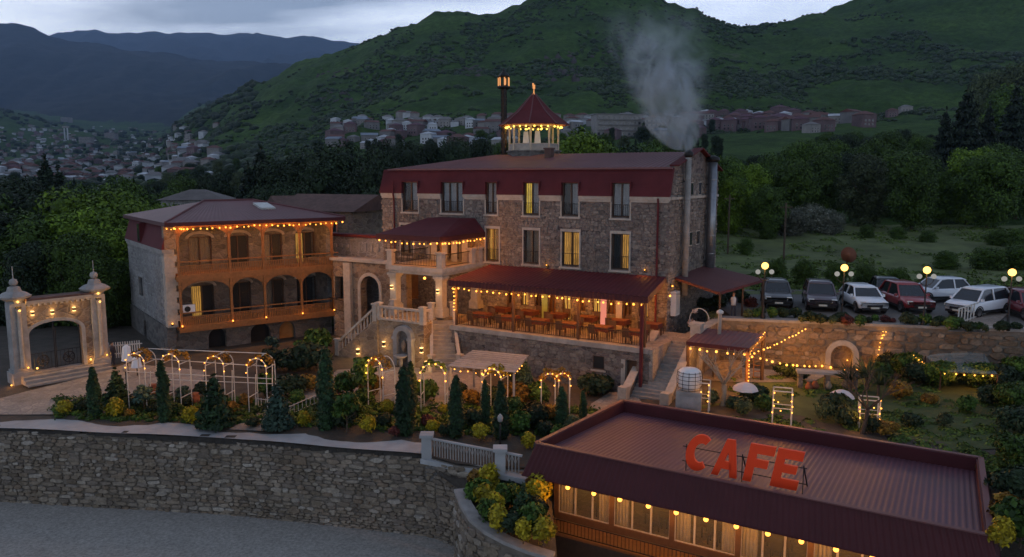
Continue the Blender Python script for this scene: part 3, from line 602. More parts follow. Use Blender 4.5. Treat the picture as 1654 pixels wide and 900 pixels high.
for (u0, u1, v0, v1) in ((1115, 1119, 296, 316), (1128, 1132, 295, 314), (1113, 1117, 376, 396), (1124, 1129, 374, 394)):   # slits in the gable wall
    y0, z1 = H.hitx(u0, v0, HW); y1, _ = H.hitx(u1, v0, HW); _, z0 = H.hitx(u0, v1, HW)
    s = MB().box(HW+.002, HW+.05, y0-.06, y1+.06, z0-.06, z1+.06).build('slit_window', M['trim'], hotel); MB().box(HW+.04, HW+.06, y0, y1, z0, z1).build('pane', M['glass_dark'], s)
# metal flues up the gable wall
fy1 = H.hitx(1108, 400, HW+.35)[0]; fy2 = H.hitx(1146, 400, HW+.4)[0]
def flue(label, y, r, zt, mat, xo):
    t = thing('flue_pipe', label, 'chimney flue', H.wld(HW+xo, y, 5.2), HA, 'flues on the hotel gable'); zt -= 5.2
    MB().lathe([(r, .3), (r, zt)], 14).build('pipe', M[mat], t, True)
    for z in np.arange(1.3, zt, 1.25): MB().lathe([(r+.015, z), (r+.015, z+.06)], 14).build('joint_band', M[mat], t)
    MB().lathe([(r*1.05, zt), (r*1.5, zt+.1), (r*1.5, zt+.3), (r*.4, zt+.45)], 14).build('cowl', M['iron'], t, True)
    for z in (2.0, zt-1.5): MB().box(-xo, 0, -.04, .04, z, z+.06).build('wall_bracket', M['iron'], t)
flue('slim cream chimney flue on the hotel gable, smoking at its top', fy1, .19, H.hitx(1108, 254, HW+.35)[1], 'coping', .35)
flue('thick silver steel chimney flue on the hotel gable, right of the smoking one', fy2, .3, H.hitx(1146, 262, HW+.4)[1], 'steel', .45)
# ------------------------------------------------------------------ belvedere, mast and brick stack on the roof
gxx, gzz = H.hit(862, 247, 6.4); gp = H.wld(gxx, 6.4, 14.4)
bel = thing('belvedere', 'small octagonal roof lantern with pointed red roof and yellow lights on the hotel', 'belvedere', gp, HA)
MB().lathe([(2.0, -.3), (2.0, .42), (2.12, .42), (2.12, .52)], 8, ph=math.pi/8).build('base', M['base_stone'], bel)
rp = MB(); prf = [(2.7, 2.38), (1.35, 3.4), (.12, 4.7)]
rp.lathe(prf, 8, ph=math.pi/8); o = rp.build('roof', M['roof_red'], bel)
rb = MB()
for k in range(8):
    a = math.pi/8+k*math.pi/4; rb.tube([(r*math.cos(a), r*math.sin(a), z+.02) for r, z in prf], .045, 5)
rb.build('ridge_rib', M['roof_top'], o)
MB().lathe([(.1, 4.5), (.16, 4.65), (.05, 4.8), (.03, 5.1)], 8).box(-.03, .03, -.14, .14, 5.1, 5.4).box(-.025, .025, -.2, -.05, 5.3, 5.5).build('finial', M['neon'], bel)
for k in range(8):
    a = math.pi/8+k*math.pi/4; x, y = 1.85*math.cos(a), 1.85*math.sin(a); MB().cbox(x, y, .5, .12, .12, 1.95).build('post', M['trim'], bel)
    a2 = a+math.pi/4; x2, y2 = 1.85*math.cos(a2), 1.85*math.sin(a2)
    MB().bar((x, y, 1.0), (x2, y2, 1.0), .06).build('rail', M['trim'], bel); MB().bar((x, y, 2.32), (x2, y2, 2.32), .1).build('head_beam', M['trim'], bel)
    MB().bar((x*.99, y*.99, .75), (x2*.99, y2*.99, .75), .03, .46).build('panel', M['trim_grey'], bel)
    for f in (.2, .5, .8):
        r2 = 2.38; b = link('bulb', BM['pale'], None, bel); b.location = ((x+(x2-x)*f)*1.2, (y+(y2-y)*f)*1.2, 2.24)
for k in range(4): b = link('bulb', BM['pale'], None, bel); b.location = (math.cos(k*1.57)*.7, math.sin(k*1.57)*.7, 2.15)
c1 = MB()
for sx in (-.5, .5): c1.add([(sx-.2, -.3, 1.95), (sx+.2, -.3, 1.95), (sx+.32, -.3, .6), (sx-.32, -.3, .6)], [(0, 1, 2, 3)])
c1.build('drape', M['white_cloth'], bel)
mx, mz = H.hit(814, 247, 6.0); mast = thing('lantern_mast', 'tall dark lattice mast with glowing lantern head beside the roof belvedere', 'mast', H.wld(mx, 6.0, 14.3), HA)
hm = D(814, 118, H.wld(mx, 6, 0).y).z-14.3
for sx in (-.15, .15):
    for sy in (-.15, .15): MB().cbox(sx, sy, -.2, .05, .05, hm+.2).build('post', M['iron'], mast)
for z in np.arange(.2, hm-1, .55):
    bb = MB()
    for (p, q2) in (((-.15, -.15), (.15, -.15)), ((.15, -.15), (.15, .15)), ((.15, .15), (-.15, .15)), ((-.15, .15), (-.15, -.15))):
        bb.bar((*p, z), (*q2, z), .05); bb.bar((*p, z), (*q2, z+.55), .04)
    bb.build('brace', M['dark_wood'], mast)
MB().cbox(0, 0, -.1, .2, .2, hm-.8).build('core', M['dark_wood'], mast)
MB().lathe([(.5, hm-1.15), (.55, hm-1.1), (.55, hm-1.02), (.3, hm-.98)], 8).build('lantern_tray', M['iron'], mast)
MB().lathe([(.45, hm-.3), (.5, hm-.25), (.12, hm+.15), (.05, hm+.35)], 8).build('lantern_hood', M['iron'], mast)
for k in range(7):
    a = k*2*math.pi/7; MB().cbox(.42*math.cos(a), .42*math.sin(a), hm-.95, .06, .06, .6).build('light_bar', M['neon'], mast)
sx_, sz_ = H.hit(887, 250, 4.0); st = MB().cbox(0, 0, -.35, .5, .5, 1.0).cbox(0, 0, .65, .62, .62, .12).build('brick_chimney', M['old_tile'], None, loc=H.wld(sx_, 4.0, 14.25)); st.rotation_euler = (0, 0, HA)
tag(st, 'short square red brick chimney stack below the roof belvedere', 'chimney')
# ------------------------------------------------------------------ terrace restaurant before the hotel
ter = thing('terrace', 'covered restaurant terrace with dark red metal roof hung with warm bulbs', 'terrace', H.o, HA)
zb, zf = 6.88, 6.5
te = HW+.0
MB().box(tx0, HW+1.2, TY, -.004, TZF-.25, TZF).build('floor', M['paving'], ter)
dr = H.hit(1003, 600, TY)[0]; dr1 = H.hit(1028, 600, TY)[0]; wn0 = H.hit(957, 585, TY)[0]; wn1 = H.hit(976, 585, TY)[0]; sl = H.hit(811, 557, TY)[0]
zd = H.hit(1010, 581, TY)[1]; zw1 = H.hit(960, 574, TY)[1]; zw0 = H.hit(960, 596, TY)[1]
w = MB(); wall_cut(w, tx0-.1, tx1+.3, .3, TZF-.24, TY, TY+.4, [(dr, dr1, .9, zd), (wn0, wn1, zw0, zw1)]); w.box(tx0-.1, tx0+.3, TY+.4, 0, .3, TZF-.24)
w.build('front_wall', M['hotel_stone'], ter)
MB().box(tx0-.2, tx1+.3, TY-.12, TY+.42, TZF-.235, TZF+.06).build('coping', M['coping'], ter)
d = MB().box(dr+.2, dr1, TY+.3, TY+.36, .9, zd).build('door', M['dark_wood'], ter); MB().box(dr, dr+.25, TY-.02, TY+.3, .9, zd).build('door_jamb', M['trim'], ter)
d = MB().box(wn0, wn1, TY+.06, TY+.12, zw0, zw1).build('window', M['window_wood'], ter); MB().box(wn0+.06, wn1-.06, TY+.04, TY+.058, zw0+.06, zw1-.06).build('pane', M['glass_dark'], d)
MB().box(wn0-.1, wn1+.1, TY-.06, TY+.02, zw0-.12, zw0-.02).build('window_sill', M['trim'], d)
rf = MB(); xl0 = H.hit(791, 431)[0]
fa, fb = (tx0-.1, TY-.35, zf), (tx1+.3, TY-.35, zf); ba, bb_ = (xl0, -.02, zb), (HW-.1, -.02, zb)
corrug(rf, fa, fb, bb_, ba, .3, .025, (0, -.1, 1))
rf.add([fa, ba, (tx0+.3, -.02, zb-.1)], [(0, 1, 2)]); rf.build('roof', M['roof_red'], ter)
fs = MB(); corrug(fs, (fa[0], fa[1], zf-.36), (fb[0], fb[1], zf-.36), fb, fa, .25, .02, (0, -1, 0))
fs.add([(fb[0], fb[1], zf-.36), (HW-.1, -.02, zb-.36), (HW-.1, -.02, zb), fb], [(0, 1, 2, 3)]); fs.add([(fa[0], fa[1], zf-.36), fa, (tx0+.3, -.02, zb), (tx0+.3, -.02, zb-.36)], [(0, 1, 2, 3)]); fs.build('fascia', M['cafe_fascia'], ter)
MB().hull8([(tx0+.05, TY-.2, zf-.2), (tx1+.2, TY-.2, zf-.2), (HW-.2, -.05, zb-.15), (tx0+.6, -.05, zb-.15), (tx0+.05, TY-.2, zf-.15), (tx1+.2, TY-.2, zf-.15), (HW-.2, -.05, zb-.1), (tx0+.6, -.05, zb-.1)]).build('ceiling', M['wood'], ter)
for x in (tx0+.15, tx0+(tx1-tx0)*.34, tx0+(tx1-tx0)*.68, tx1-.05): MB().cbox(x, TY+.18, TZF, .14, .14, zf-.2-TZF).build('post', M['dark_wood'], ter)
MB().cbox(tx1-.05, TY-.25, 1.0, .16, .16, zf-.45-1.0).build('post', M['roof_red'], ter)
for k, (a, b) in enumerate(zip(np.linspace(tx0+.2, tx1-.1, 8), np.linspace(tx0+.2, tx1-.1, 8)[1:])):
    r = MB().box(a, b, TY+.2, TY+.24, TZF+.82, TZF+.87).box(a, b, TY+.2, TY+.24, TZF+.12, TZF+.15)
    for x in np.linspace(a, b, 14)[:-1]: r.box(x, x+.02, TY+.21, TY+.23, TZF+.15, TZF+.82)
    r.build('railing_panel', M['iron'], ter)
def hline(x0, x1, y, z0, z1=None): return [H.wld(x0, y, z0), H.wld((x0+x1)/2, y, (z0+(z1 or z0))/2), H.wld(x1, y, z1 or z0)]
string_lights('string of warm bulbs along the front eave of the restaurant terrace', hline(tx0, tx1+.1, TY-.3, zf-.38), 30, 'orange', .08)
string_lights('string of warm bulbs along the middle of the terrace ceiling', hline(tx0+.6, tx1+1, -2.2, zf-.25), 12, 'orange', .12)
string_lights('string of warm bulbs at the back of the terrace against the hotel wall', hline(tx0+1, HW-.8, -.5, zf-.2), 10, 'orange', .1)
string_lights('vertical string of bulbs on the left end post of the terrace', [H.wld(tx0+.05, TY+.05, TZF+2.5), H.wld(tx0+.05, TY+.05, TZF+.9)], 7, 'small', 0, drop=0)
# tables, chairs
def make_chair():
    t = thing('dining_chair', 'x', 'chair'); MB().cbox(0, 0, .43, .44, .44, .05).build('seat', M['dark_wood'], t)
    MB().hull8([(-.22, .19, .46), (.22, .19, .46), (.22, .23, .46), (-.22, .23, .46), (-.21, .25, .98), (.21, .25, .98), (.21, .29, .98), (-.21, .29, .98)]).build('backrest', M['dark_wood'], t)
    for sx in (-.19, .19):
        for sy in (-.19, .19): MB().cbox(sx, sy, 0, .04, .04, .43).build('leg', M['dark_wood'], t)
    return t
def make_table():
    t = thing('dining_table', 'x', 'table'); MB().cbox(0, 0, .72, 1.1, .8, .04).build('top', M['dark_wood'], t)
    for sx in (-.48, .48):
        for sy in (-.33, .33): MB().cbox(sx, sy, 0, .06, .06, .72).build('leg', M['dark_wood'], t)
    MB().hull8([(-.56, -.42, .5), (.56, -.42, .5), (.56, .42, .5), (-.56, .42, .5), (-.56, -.41, .775), (.56, -.41, .775), (.56, .41, .775), (-.56, .41, .775)]).build('cloth', M['red_cloth'], t)
    return t
ch0, tb0 = make_chair(), make_table(); first = [True, True]; ORD = ['first', 'second', 'third', 'fourth', 'fifth', 'sixth', 'seventh', 'eighth', 'ninth', 'tenth', 'eleventh', 'twelfth', 'thirteenth', 'fourteenth', 'fifteenth', 'sixteenth', 'seventeenth', 'eighteenth', 'nineteenth', 'twentieth']
def put(proto, fi, loc, rz, label, group):
    o = proto if first[fi] else copy_tree(proto); first[fi] = False; o.location = loc; o.rotation_euler = (0, 0, rz); tag(o, label, None, group); return o
for i, x in enumerate(np.linspace(tx0+1.3, tx1-1.0, 6)):
    for row, y in (('front', -4.1), ('back', -1.7)):
        put(tb0, 1, H.wld(x, y, TZF), HA, f'red-clothed table on the terrace, {ORD[i]} from the left in the {row} row', 'tables on the terrace')
        for k, (dx_, dy_, rr_) in enumerate(((-.3, -.6, math.pi), (.3, .6, 0))):
            put(ch0, 0, H.wld(x+dx_, y+dy_, TZF), HA+rr_, f'{"near" if k == 0 else "far"} dark chair at the {ORD[i]} {row}-row terrace table from the left', 'chairs on the terrace')
# ------------------------------------------------------------------ right-hand stair from the terrace landing
NS = 17; ZB = .95; sy0 = -2.4; yb = -6.6; run = (sy0-yb)/NS; srt = thing('garden_stair', 'straight grey stone stair with sloping parapets right of the terrace', 'stairs', H.o, HA)
lx0, lx1 = H.hit(1062, 554, sy0)[0], H.hit(1104, 558, sy0)[0]; lx1 = max(lx1, lx0+1.5)+.45
MB().box(HW+1.21, lx1+.4, sy0, 2.5, TZF-.9, TZF-.006).box(tx1+.31, HW+1.2, TY+.02, sy0-.3, .6, TZF-.26).build('landing', M['paving'], srt)
for i in range(NS):
    z1 = TZF-.01-(TZF-ZB)*i/NS; y1 = sy0-run*i; MB().box(lx0, lx1, y1-run-.02, y1+.01, ZB-.5, z1-(TZF-ZB)/NS).build('step', M['coping'], srt)
for x in (lx0-.37, lx1+.0):
    o = MB().hull8([(x, yb-.1, ZB-.6), (x+.36, yb-.1, ZB-.6), (x+.36, sy0+.1, ZB-.6), (x, sy0+.1, ZB-.6), (x, yb-.1, ZB+.35), (x+.36, yb-.1, ZB+.35), (x+.36, sy0+.1, TZF+.35), (x, sy0+.1, TZF+.35)]).build('parapet', M['base_stone'], srt)
    MB().hull8([(x-.05, yb-.14, ZB+.35), (x+.41, yb-.14, ZB+.35), (x+.41, sy0+.1, TZF+.351), (x-.05, sy0+.1, TZF+.351), (x-.05, yb-.14, ZB+.48), (x+.41, yb-.14, ZB+.48), (x+.41, sy0+.1, TZF+.48), (x-.05, sy0+.1, TZF+.48)]).build('coping', M['trim'], o)
    MB().cbox(x+.18, yb-.3, ZB-.6, .5, .5, 1.3).build('pier', M['trim'], o)
px_ = lx1+.02
o = MB().box(px_, px_+.4, sy0+.42, 2.6, .6, TZF+.62).build('side_wall', M['warm_stone'], srt); MB().box(px_-.06, px_+.46, sy0+.36, 2.6, TZF+.621, TZF+.75).build('coping', M['trim'], o); MB().cbox(px_+.2, sy0+.3, .6, .6, .6, TZF+.4).cbox(px_+.2, sy0+.3, TZF+1.001, .75, .75, .14).build('pier', M['trim'], o)
# ------------------------------------------------------------------ porch of the hotel
PY = -4.6; pxa = H.hit(637, 460, PY)[0]; pxb = H.hit(711, 460, PY)[0]; ZP = 7.05; ZLD = 3.8
por = thing('porch', 'two-storey stone corner porch with columns, balcony and red canopy before the hotel', 'porch', H.o, HA)
MB().box(pxa-.45, pxb+.45, PY-.35, -.004, ZP-.3, ZP).box(pxa-.3, pxb+.3, PY-.2, -.004, ZP-.52, ZP-.3).build('balcony_slab', M['trim'], por)
def column(par, x, y, z0, z1, mat='trim', w=.52):
    o = MB().cbox(x, y, z0, w+.22, w+.22, .55).cbox(x, y, z0+.55, w+.1, w+.1, .1).cbox(x, y, z0+.65, w, w, z1-z0-.95).cbox(x, y, z1-.3, w+.12, w+.12, .12).cbox(x, y, z1-.18, w+.26, w+.26, .176).build('column', M[mat], par); return o
UPL = {}
def updown(par, x, y, z, dirv=(0, -1), both=True):   # wall light throwing up and down
    l = MB().cbox(x+dirv[0]*.1, y+dirv[1]*.1, z-.08, .13, .13, .16).build('wall_light', M['iron'], par)
    MB().cbox(x+dirv[0]*.1, y+dirv[1]*.1, z+.082, .15, .15, .04).build('lens', M['wash'], l)
    if both: MB().cbox(x+dirv[0]*.1, y+dirv[1]*.1, z-.122, .15, .15, .04).build('lens', M['wash'], l)
for x in (pxa, pxb):
    column(por, x, PY+.1, ZLD, ZP-.53); updown(por, x-.0, PY-.19, ZLD+1.75)
column(por, pxb, -.4, ZLD, ZP-.53)
for x, y in ((pxa-.15, PY-.1), (pxb+.15, PY-.1), (pxb+.15, -1.2), (pxb+.15, -.3), (pxa-.15, -.4)): MB().cbox(x, y, ZP, .42, .42, .95).cbox(x, y, ZP+.95, .54, .54, .12).build('balustrade_pier', M['trim'], por)
def iron_panel(par, p, q, h=.85, pitch=.13, name='railing_panel', mat='iron', arcs=False, bw=.022):
    p, q = Vector(p), Vector(q); up = Vector((0, 0, 1)); r = MB(); r.bar(p+up*h, q+up*h, .05); r.bar(p+up*.1, q+up*.1, .04); n = max(2, int((q-p).length/pitch))
    for i in range(1, n):
        a = p.lerp(q, i/n); r.bar(a+up*.1, a+up*h, bw)
        if arcs and i % 2: r.bar(a+up*h*.55, p.lerp(q, (i+1)/n)+up*h, .02); r.bar(a+up*h*.55, p.lerp(q, (i-1)/n)+up*h, .02)
    return r.build(name, M[mat], par)
iron_panel(por, (pxa+.1, PY-.1, ZP), (pxb-.1, PY-.1, ZP)); iron_panel(por, (pxb+.15, PY+.15, ZP), (pxb+.15, -1.4, ZP)); iron_panel(por, (pxa-.15, PY+.15, ZP), (pxa-.15, -.6, ZP))
zc0 = 9.15
cn = [(pxa-.9, PY-.7), (pxb+.55, PY-.7), (pxb+.55, -.02), (pxa-.9, -.02)]
rf = MB(); rf.add([(x, y, zc0) for x, y in cn]+[(pxa+.6, -1.6, zc0+.95), (pxb-.6, -1.6, zc0+.95), (pxa+.6, -.02, zc0+.95), (pxb-.3, -.02, zc0+.95)], [(0, 1, 5, 4), (1, 2, 7, 5), (4, 5, 7, 6), (3, 0, 4, 6)]); rf.build('canopy', M['roof_red'], por)
fs = MB()
for (a, b) in ((cn[0], cn[1]), (cn[1], cn[2]), (cn[3], cn[0])): fs.bar((*a, zc0-.16), (*b, zc0-.16), .05, .36)
fs.build('fascia', M['cafe_fascia'], por); MB().box(pxa-.85, pxb+.5, PY-.65, -.05, zc0-.06, zc0-.02).build('ceiling', M['wood'], por)
for x, y in ((pxa-.15, PY-.1), (pxb+.15, PY-.1), (pxb+.15, -1.2)): MB().cbox(x, y, ZP+1.07, .1, .1, zc0-ZP-1.1).build('canopy_post', M['dark_wood'], por)
for x in np.linspace(pxa+.6, pxb-.6, 4): MB().box(x-.25, x+.25, -.9, -.86, ZP, ZP+1.95).build('drape', M['curtain'], por)
string_lights('string of warm bulbs along the front edge of the porch canopy', [H.wld(cn[0][0], cn[0][1], zc0-.3), H.wld(cn[1][0], cn[1][1], zc0-.3)], 11, 'orange', .12)
string_lights('string of warm bulbs along the right edge of the porch canopy', [H.wld(cn[1][0], cn[1][1], zc0-.3), H.wld(cn[2][0], cn[2][1], zc0-.3)], 13, 'orange', .1)
lp = thing('pendant_lamp', 'round warm pendant lamp under the porch balcony', 'lamp', H.wld((pxa+pxb)/2+.2, PY+.6, ZP-.85)); b = link('globe', BM['big'], None, lp); MB().tube([(0, 0, .08), (0, 0, .34)], .015, 5).build('rod', M['iron'], lp)
# ------------------------------------------------------------------ double staircase with balustrades, fountain in its front wall
stc = thing('entrance_stair', 'double stone staircase with pale balusters before the hotel porch', 'stairs', H.o, HA)
FX0 = H.hit(611, 520, -7.26)[0]; FX1 = 9.35; FY = -7.26; ZG = 1.0
FT = Vector((8.85, -4.6)); FD = Vector((.6, -.8)); FN = Vector((.8, .6)); FW, FLN = .7, 3.25   # right-hand flight runs obliquely down to the plaza
c1_, c2_ = FT-FN*FW, FT+FN*FW
MB().prism([(FX0, FY), (FX1, FY), (FX1, -6.4), (c1_.x, c1_.y), (c2_.x, c2_.y), (9.9, -2.9), (FX0, -2.9)], .4, ZLD).build('landing', M['warm_stone'], stc)
MB().box(FX0-.05, FX1+.05, FY-.08, FY+.3, ZLD+.001, ZLD+.1).build('coping', M['trim'], stc)
NL = 14; fr = 3.6/NL
for i in range(NL): MB().box(FX0-fr*(i+1)-.02, FX0-fr*i, FY+.05, FY+1.75, .4, ZLD-(ZLD-ZG)*(i+1)/NL).build('step', M['coping'], stc)
fl = MB().hull8([(FX0-3.6, FY-.12, .4), (FX0, FY-.12, .4), (FX0, FY+.05, .4), (FX0-3.6, FY+.05, .4), (FX0-3.6, FY-.12, ZG+.12), (FX0, FY-.12, ZLD+.06), (FX0, FY+.05, ZLD+.06), (FX0-3.6, FY+.05, ZG+.12)]); fl.build('flight_wall', M['warm_stone'], stc)
NR = 14
for i in range(NR):
    a = FT+FD*(FLN*i/NR); b = FT+FD*(FLN*(i+1)/NR+.02); w0, w1 = FW+.25*(i/NR)**2, FW+.25*((i+1)/NR)**2
    MB().prism([tuple(b-FN*FW), tuple(b+FN*w1), tuple(a+FN*w0), tuple(a-FN*FW)], .4, ZLD-(ZLD-ZG)*(i+1)/NR).build('step', M['coping'], stc)
bal = MB().lathe([(.07, 0), (.07, .05), (.035, .1), (.065, .25), (.06, .33), (.03, .55), (.05, .6), (.06, .66)], 8); BAL = bal.build('baluster', M['trim'], stc, True); BALM = BAL.data; BAL.location = (FX0+.1, FY+.1, ZLD+.1)
def balustrade(par, path, h=.66, pitch=.34, pier=True):
    path = [Vector(p) for p in path]
    for p, q in zip(path, path[1:]):
        MB().bar(p+Vector((0, 0, h+.07)), q+Vector((0, 0, h+.07)), .2, .13).build('handrail', M['trim'], par); n = max(1, int((q-p).length/pitch))
        for i in range(n): o = link('baluster', BALM, None, par); o.location = p.lerp(q, (i+.5)/n)
    if pier:
        for p in (path[0], path[-1]): MB().cbox(p.x, p.y, p.z-.15, .32, .32, 1.05).cbox(p.x, p.y, p.z+.9, .42, .42, .1).build('newel', M['trim'], par)
balustrade(stc, [(FX0, FY+.1, ZLD+.1), (FX1-.1, FY+.1, ZLD+.1)])
balustrade(stc, [(FX1-.1, FY+.1, ZLD+.1), (FX1-.08, -6.75, ZLD+.08), (FX1-.1, -6.4, ZLD+.05)], pier=False)
def fp(s, k, z): q = FT+FD*s+FN*k; return (q.x, q.y, z)
balustrade(stc, [fp(.0, -FW, ZLD), fp(FLN*.33, -FW, ZLD-.93), fp(FLN*.66, -FW, ZLD-1.86), fp(FLN, -FW, ZG+.05)])
balustrade(stc, [fp(-.3, FW+.05, ZLD), fp(.2, FW+.05, ZLD), fp(FLN*.33, FW+.1, ZLD-.93), fp(FLN*.66, FW+.2, ZLD-1.86), fp(FLN, FW+.32, ZG+.05)])
balustrade(stc, [(FX0-.2, FY-.02, ZLD+.02), (FX0-3.6, FY-.02, ZG+.12)]); balustrade(stc, [(FX0-.2, FY+1.8, ZLD+.02), (FX0-3.6, FY+1.8, ZG+.12)])
MB().box(FX0-3.7, FX0, FY+1.7, FY+1.9, .4, ZG+.4).build('back_wall', M['base_stone'], stc)
fx = H.hit(655, 560, FY)[0]; ftn = thing('wall_fountain', 'grey stone wall fountain in an arched niche below the landing', 'fountain', H.wld(fx, FY, ZG), HA)
s = MB().box(-.75, -.45, -.35, -.003, 0, 1.75).box(.45, .75, -.35, -.003, 0, 1.75).box(-.82, -.4, -.4, -.003, 1.7, 1.85).box(.4, .82, -.4, -.003, 1.7, 1.85); s.build('pilaster', M['trim_grey'], ftn)
s = MB(); arch_ring(s, 0, 1.85, .45, .32, -.35, -.003); s.build('arch', M['trim_grey'], ftn); MB().box(-.45, .45, -.06, -.01, 0, 1.85).lathe([(.45, 0)], 3).build('niche_back', M['base_stone'], ftn)
s = MB(); s.xz([(.45*math.cos(t), 1.85+.45*math.sin(t)) for t in np.linspace(math.pi, 0, 12)][::-1], -.06, -.01); s.build('niche_head', M['base_stone'], ftn)
MB().lathe([(.1, 0), (.14, .3), (.12, .5), (.42, .68), (.45, .75), (.38, .75), (.3, .7)], 12, (0, -.5, 0)).build('basin', M['trim_grey'], ftn, True); MB().lathe([(.05, .9), (.16, 1.1), (.2, 1.35), (.1, 1.6), (.02, 1.7)], 10, (0, -.16, 0)).build('carving', M['pink_cloth'] if 0 else M['warm_stone'], ftn, True)
for u, v in ((580, 568), (622, 556), (683, 566), (694, 572)):
    x, z = H.hit(u, v, FY-.2); wlp = thing('wall_lantern', {580: 'warm up-and-down wall light under the left flight of the entrance stair', 622: 'warm wall light just left of the stone fountain', 683: 'warm wall light just right of the stone fountain', 694: 'outer warm wall light at the foot of the right-hand stair flight'}[u], 'wall light', H.wld(*((x-.1, FY-.15, z) if u < 690 else (10.05, -7.85, 1.5))), HA, 'wall lights round the fountain')
    MB().cbox(0, -.06, -.12, .14, .14, .24).build('body', M['iron'], wlp); MB().cbox(0, -.06, .122, .16, .16, .05).build('upper_lens', M['wash'], wlp); MB().cbox(0, -.06, -.172, .16, .16, .05).build('lower_lens', M['wash'], wlp)
# ------------------------------------------------------------------ link wall with gateway between the house and the porch
lk = thing('link_wall', 'weathered stone link wall with arched gateway between balconied house and porch', 'wall', H.o, HA)
ly = -2.4; l0 = H.hit(537, 440, ly)[0]; l1 = pxa-.75; za = H.hit(590, 424, ly)[1]; ax0 = H.hit(583, 470, ly)[0]; ax1 = H.hit(613, 470, ly)[0]; azt = H.hit(598, 446, ly)[1]; bx0 = H.hit(541, 470, ly)[0]; bx1 = H.hit(559, 470, ly)[0]; bz0 = H.hit(550, 484, ly)[1]; bz1 = H.hit(550, 447, ly)[1]
w = MB(); wall_cut(w, l0, l1, .8, za, ly, ly+.6, [(ax0, ax1, .8, azt), (bx0, bx1, bz0, bz1)]); arch_fill(w, ax0, ax1, azt-(ax1-ax0)/2, azt, ly+.001, ly+.599); w.build('wall', M['warm_stone'], lk)
s = MB(); arch_ring(s, (ax0+ax1)/2, azt-(ax1-ax0)/2, (ax1-ax0)/2, .25, ly-.08, ly-.002); s.box(ax0-.25, ax0, ly-.08, ly-.002, 2, azt-(ax1-ax0)/2); s.box(ax1, ax1+.25, ly-.08, ly-.002, 2, azt-(ax1-ax0)/2); s.build('gateway_surround', M['trim'], lk)
px0 = H.hit(564, 460, ly)[0]; MB().box(px0-.3, px0+.35, ly-.3, ly-.003, .8, za-.1).build('pilaster', M['trim'], lk)
MB().box(l0-.1, l1, ly-.2, ly+.62, za+.002, za+.2).build('coping', M['trim'], lk); MB().box(l0-.3, bx0+1.5, ly+1.6, ly+1.9, .8, za-1.0).build('passage_back', M['base_stone'], lk)
MB().box(ax0-.3, ax1+.3, ly+2.6, ly+2.9, .8, azt-.8).build('passage_door', M['glass_dark'], lk)
zb2 = H.hit(590, 384, .6)[1]; b0 = H.hit(533, 400, .6)[0]; b1 = -.05
MB().box(b0, b1, .6, 1.1, 1, zb2).build('carved_wall', M['house_stone'], lk); MB().box(b0-.1, b1, .4, 1.3, zb2+.002, zb2+.22).build('wall_cap', M['roof_red'], lk); MB().box(b0, b1, -1.8, .6, za-.2, za-.01).build('upper_deck', M['coping'], lk)
for k in range(9):
    x = b0+.6+k*(b1-b0-1.0)/8; s = MB(); s.lathe([(.2, 0), (.2, .05), (.12, .09)], 10) if k < 3 else s.box(-.12, .12, -.3, .3, 0, .06); o = s.build('relief', M['trim_grey'], lk); o.location = (x, .6, zb2-.75); o.rotation_euler = (math.pi/2, 0, 0)
iron_panel(lk, (bx0-.4, ly-.25, bz0-.75), (bx1+.1, ly-.25, bz0-.95), .9)
# ------------------------------------------------------------------ balconied stone house on the left
BA = R(36.5); B = Frame(-23.4, 51.9, BA); BW, BD = B.hit(536, 440)[0], 12.5
hs = thing('balcony_house', 'grey stone house with two carved wooden balconies, red roof and eave lights', 'house', B.o, BA)
zB, zU, zLd, zEv = 2.75, 6.25, 8.1, 9.95; REC = 2.3
swu = B.hitx(229, 470, 0); sw = (swu[0]-.75, swu[0]+.75, 3.95, 5.4); sb = (B.hitx(238, 540, 0)[0]-.4, B.hitx(238, 540, 0)[0]+.4, .5, 2.2)
w = MB()                                      # gable side wall (x = 0) with its window and cellar arch
for a, b, c, d in rects(.02, BD, zB, zLd, [sw]): w.box(0, .45, a, b, c, d)
w.build('side_wall', M['house_stone'], hs)
w = MB()
for a, b, c, d in rects(.02, BD, .2, zB, [sb]): w.box(-.12, .45, a, b, c, d)
archx = [B.hit(u, 560, .3)[0] for u in (340, 362, 408, 436, 452, 476)]; ba = [(archx[0]-.1, archx[1]+.2, .3, 2.3), (archx[2]-.1, archx[3]+.1, .3, 2.3), (archx[4], archx[5]+.1, .3, 2.2)]
wall_cut(w, .46, BW, .2, zB-.2, .3, .75, ba)
for t in ba: arch_fill(w, t[0], t[1], t[3]-.7, t[3], .301, .749)
w.box(BW-.45, BW, .76, BD, .2, zB-.2); w.build('cellar_wall', M['base_stone'], hs)
for k, t in enumerate(ba): MB().box(t[0], t[1], .68, .74, t[2], t[3]).build('cellar_door', M['lit_room' if k == 2 else 'rubber'] if k < 2 else M['orange_wall'], hs)
MB().box(.3, .4, sb[0], sb[1], sb[2], sb[3]).build('cellar_window', M['rubber'], hs)
s = MB()
for (a, b, c, d) in ((sw[0]-.15, sw[0], sw[2]-.15, sw[3]+.15), (sw[1], sw[1]+.15, sw[2]-.15, sw[3]+.15), (sw[0], sw[1], sw[2]-.15, sw[2]), (sw[0], sw[1], sw[3], sw[3]+.15)): s.box(-.06, .1, a, b, c, d)
o = s.build('window', M['trim_grey'], hs); MB().box(.12, .16, *sw).build('pane', M['glass_dark'], o)
MB().box(-.18, .5, -.1, BD, zLd-.22, zLd).box(-.1, .5, -.04, BD, zLd-.4, zLd-.22).build('ledge', M['trim_grey'], hs)
q = MB()
for k in range(13): q.box(-.08 if k % 2 else -.05, .9 if k % 2 else .6, -.06, .02+.6, zB+k*.41, zB+k*.41+.405)
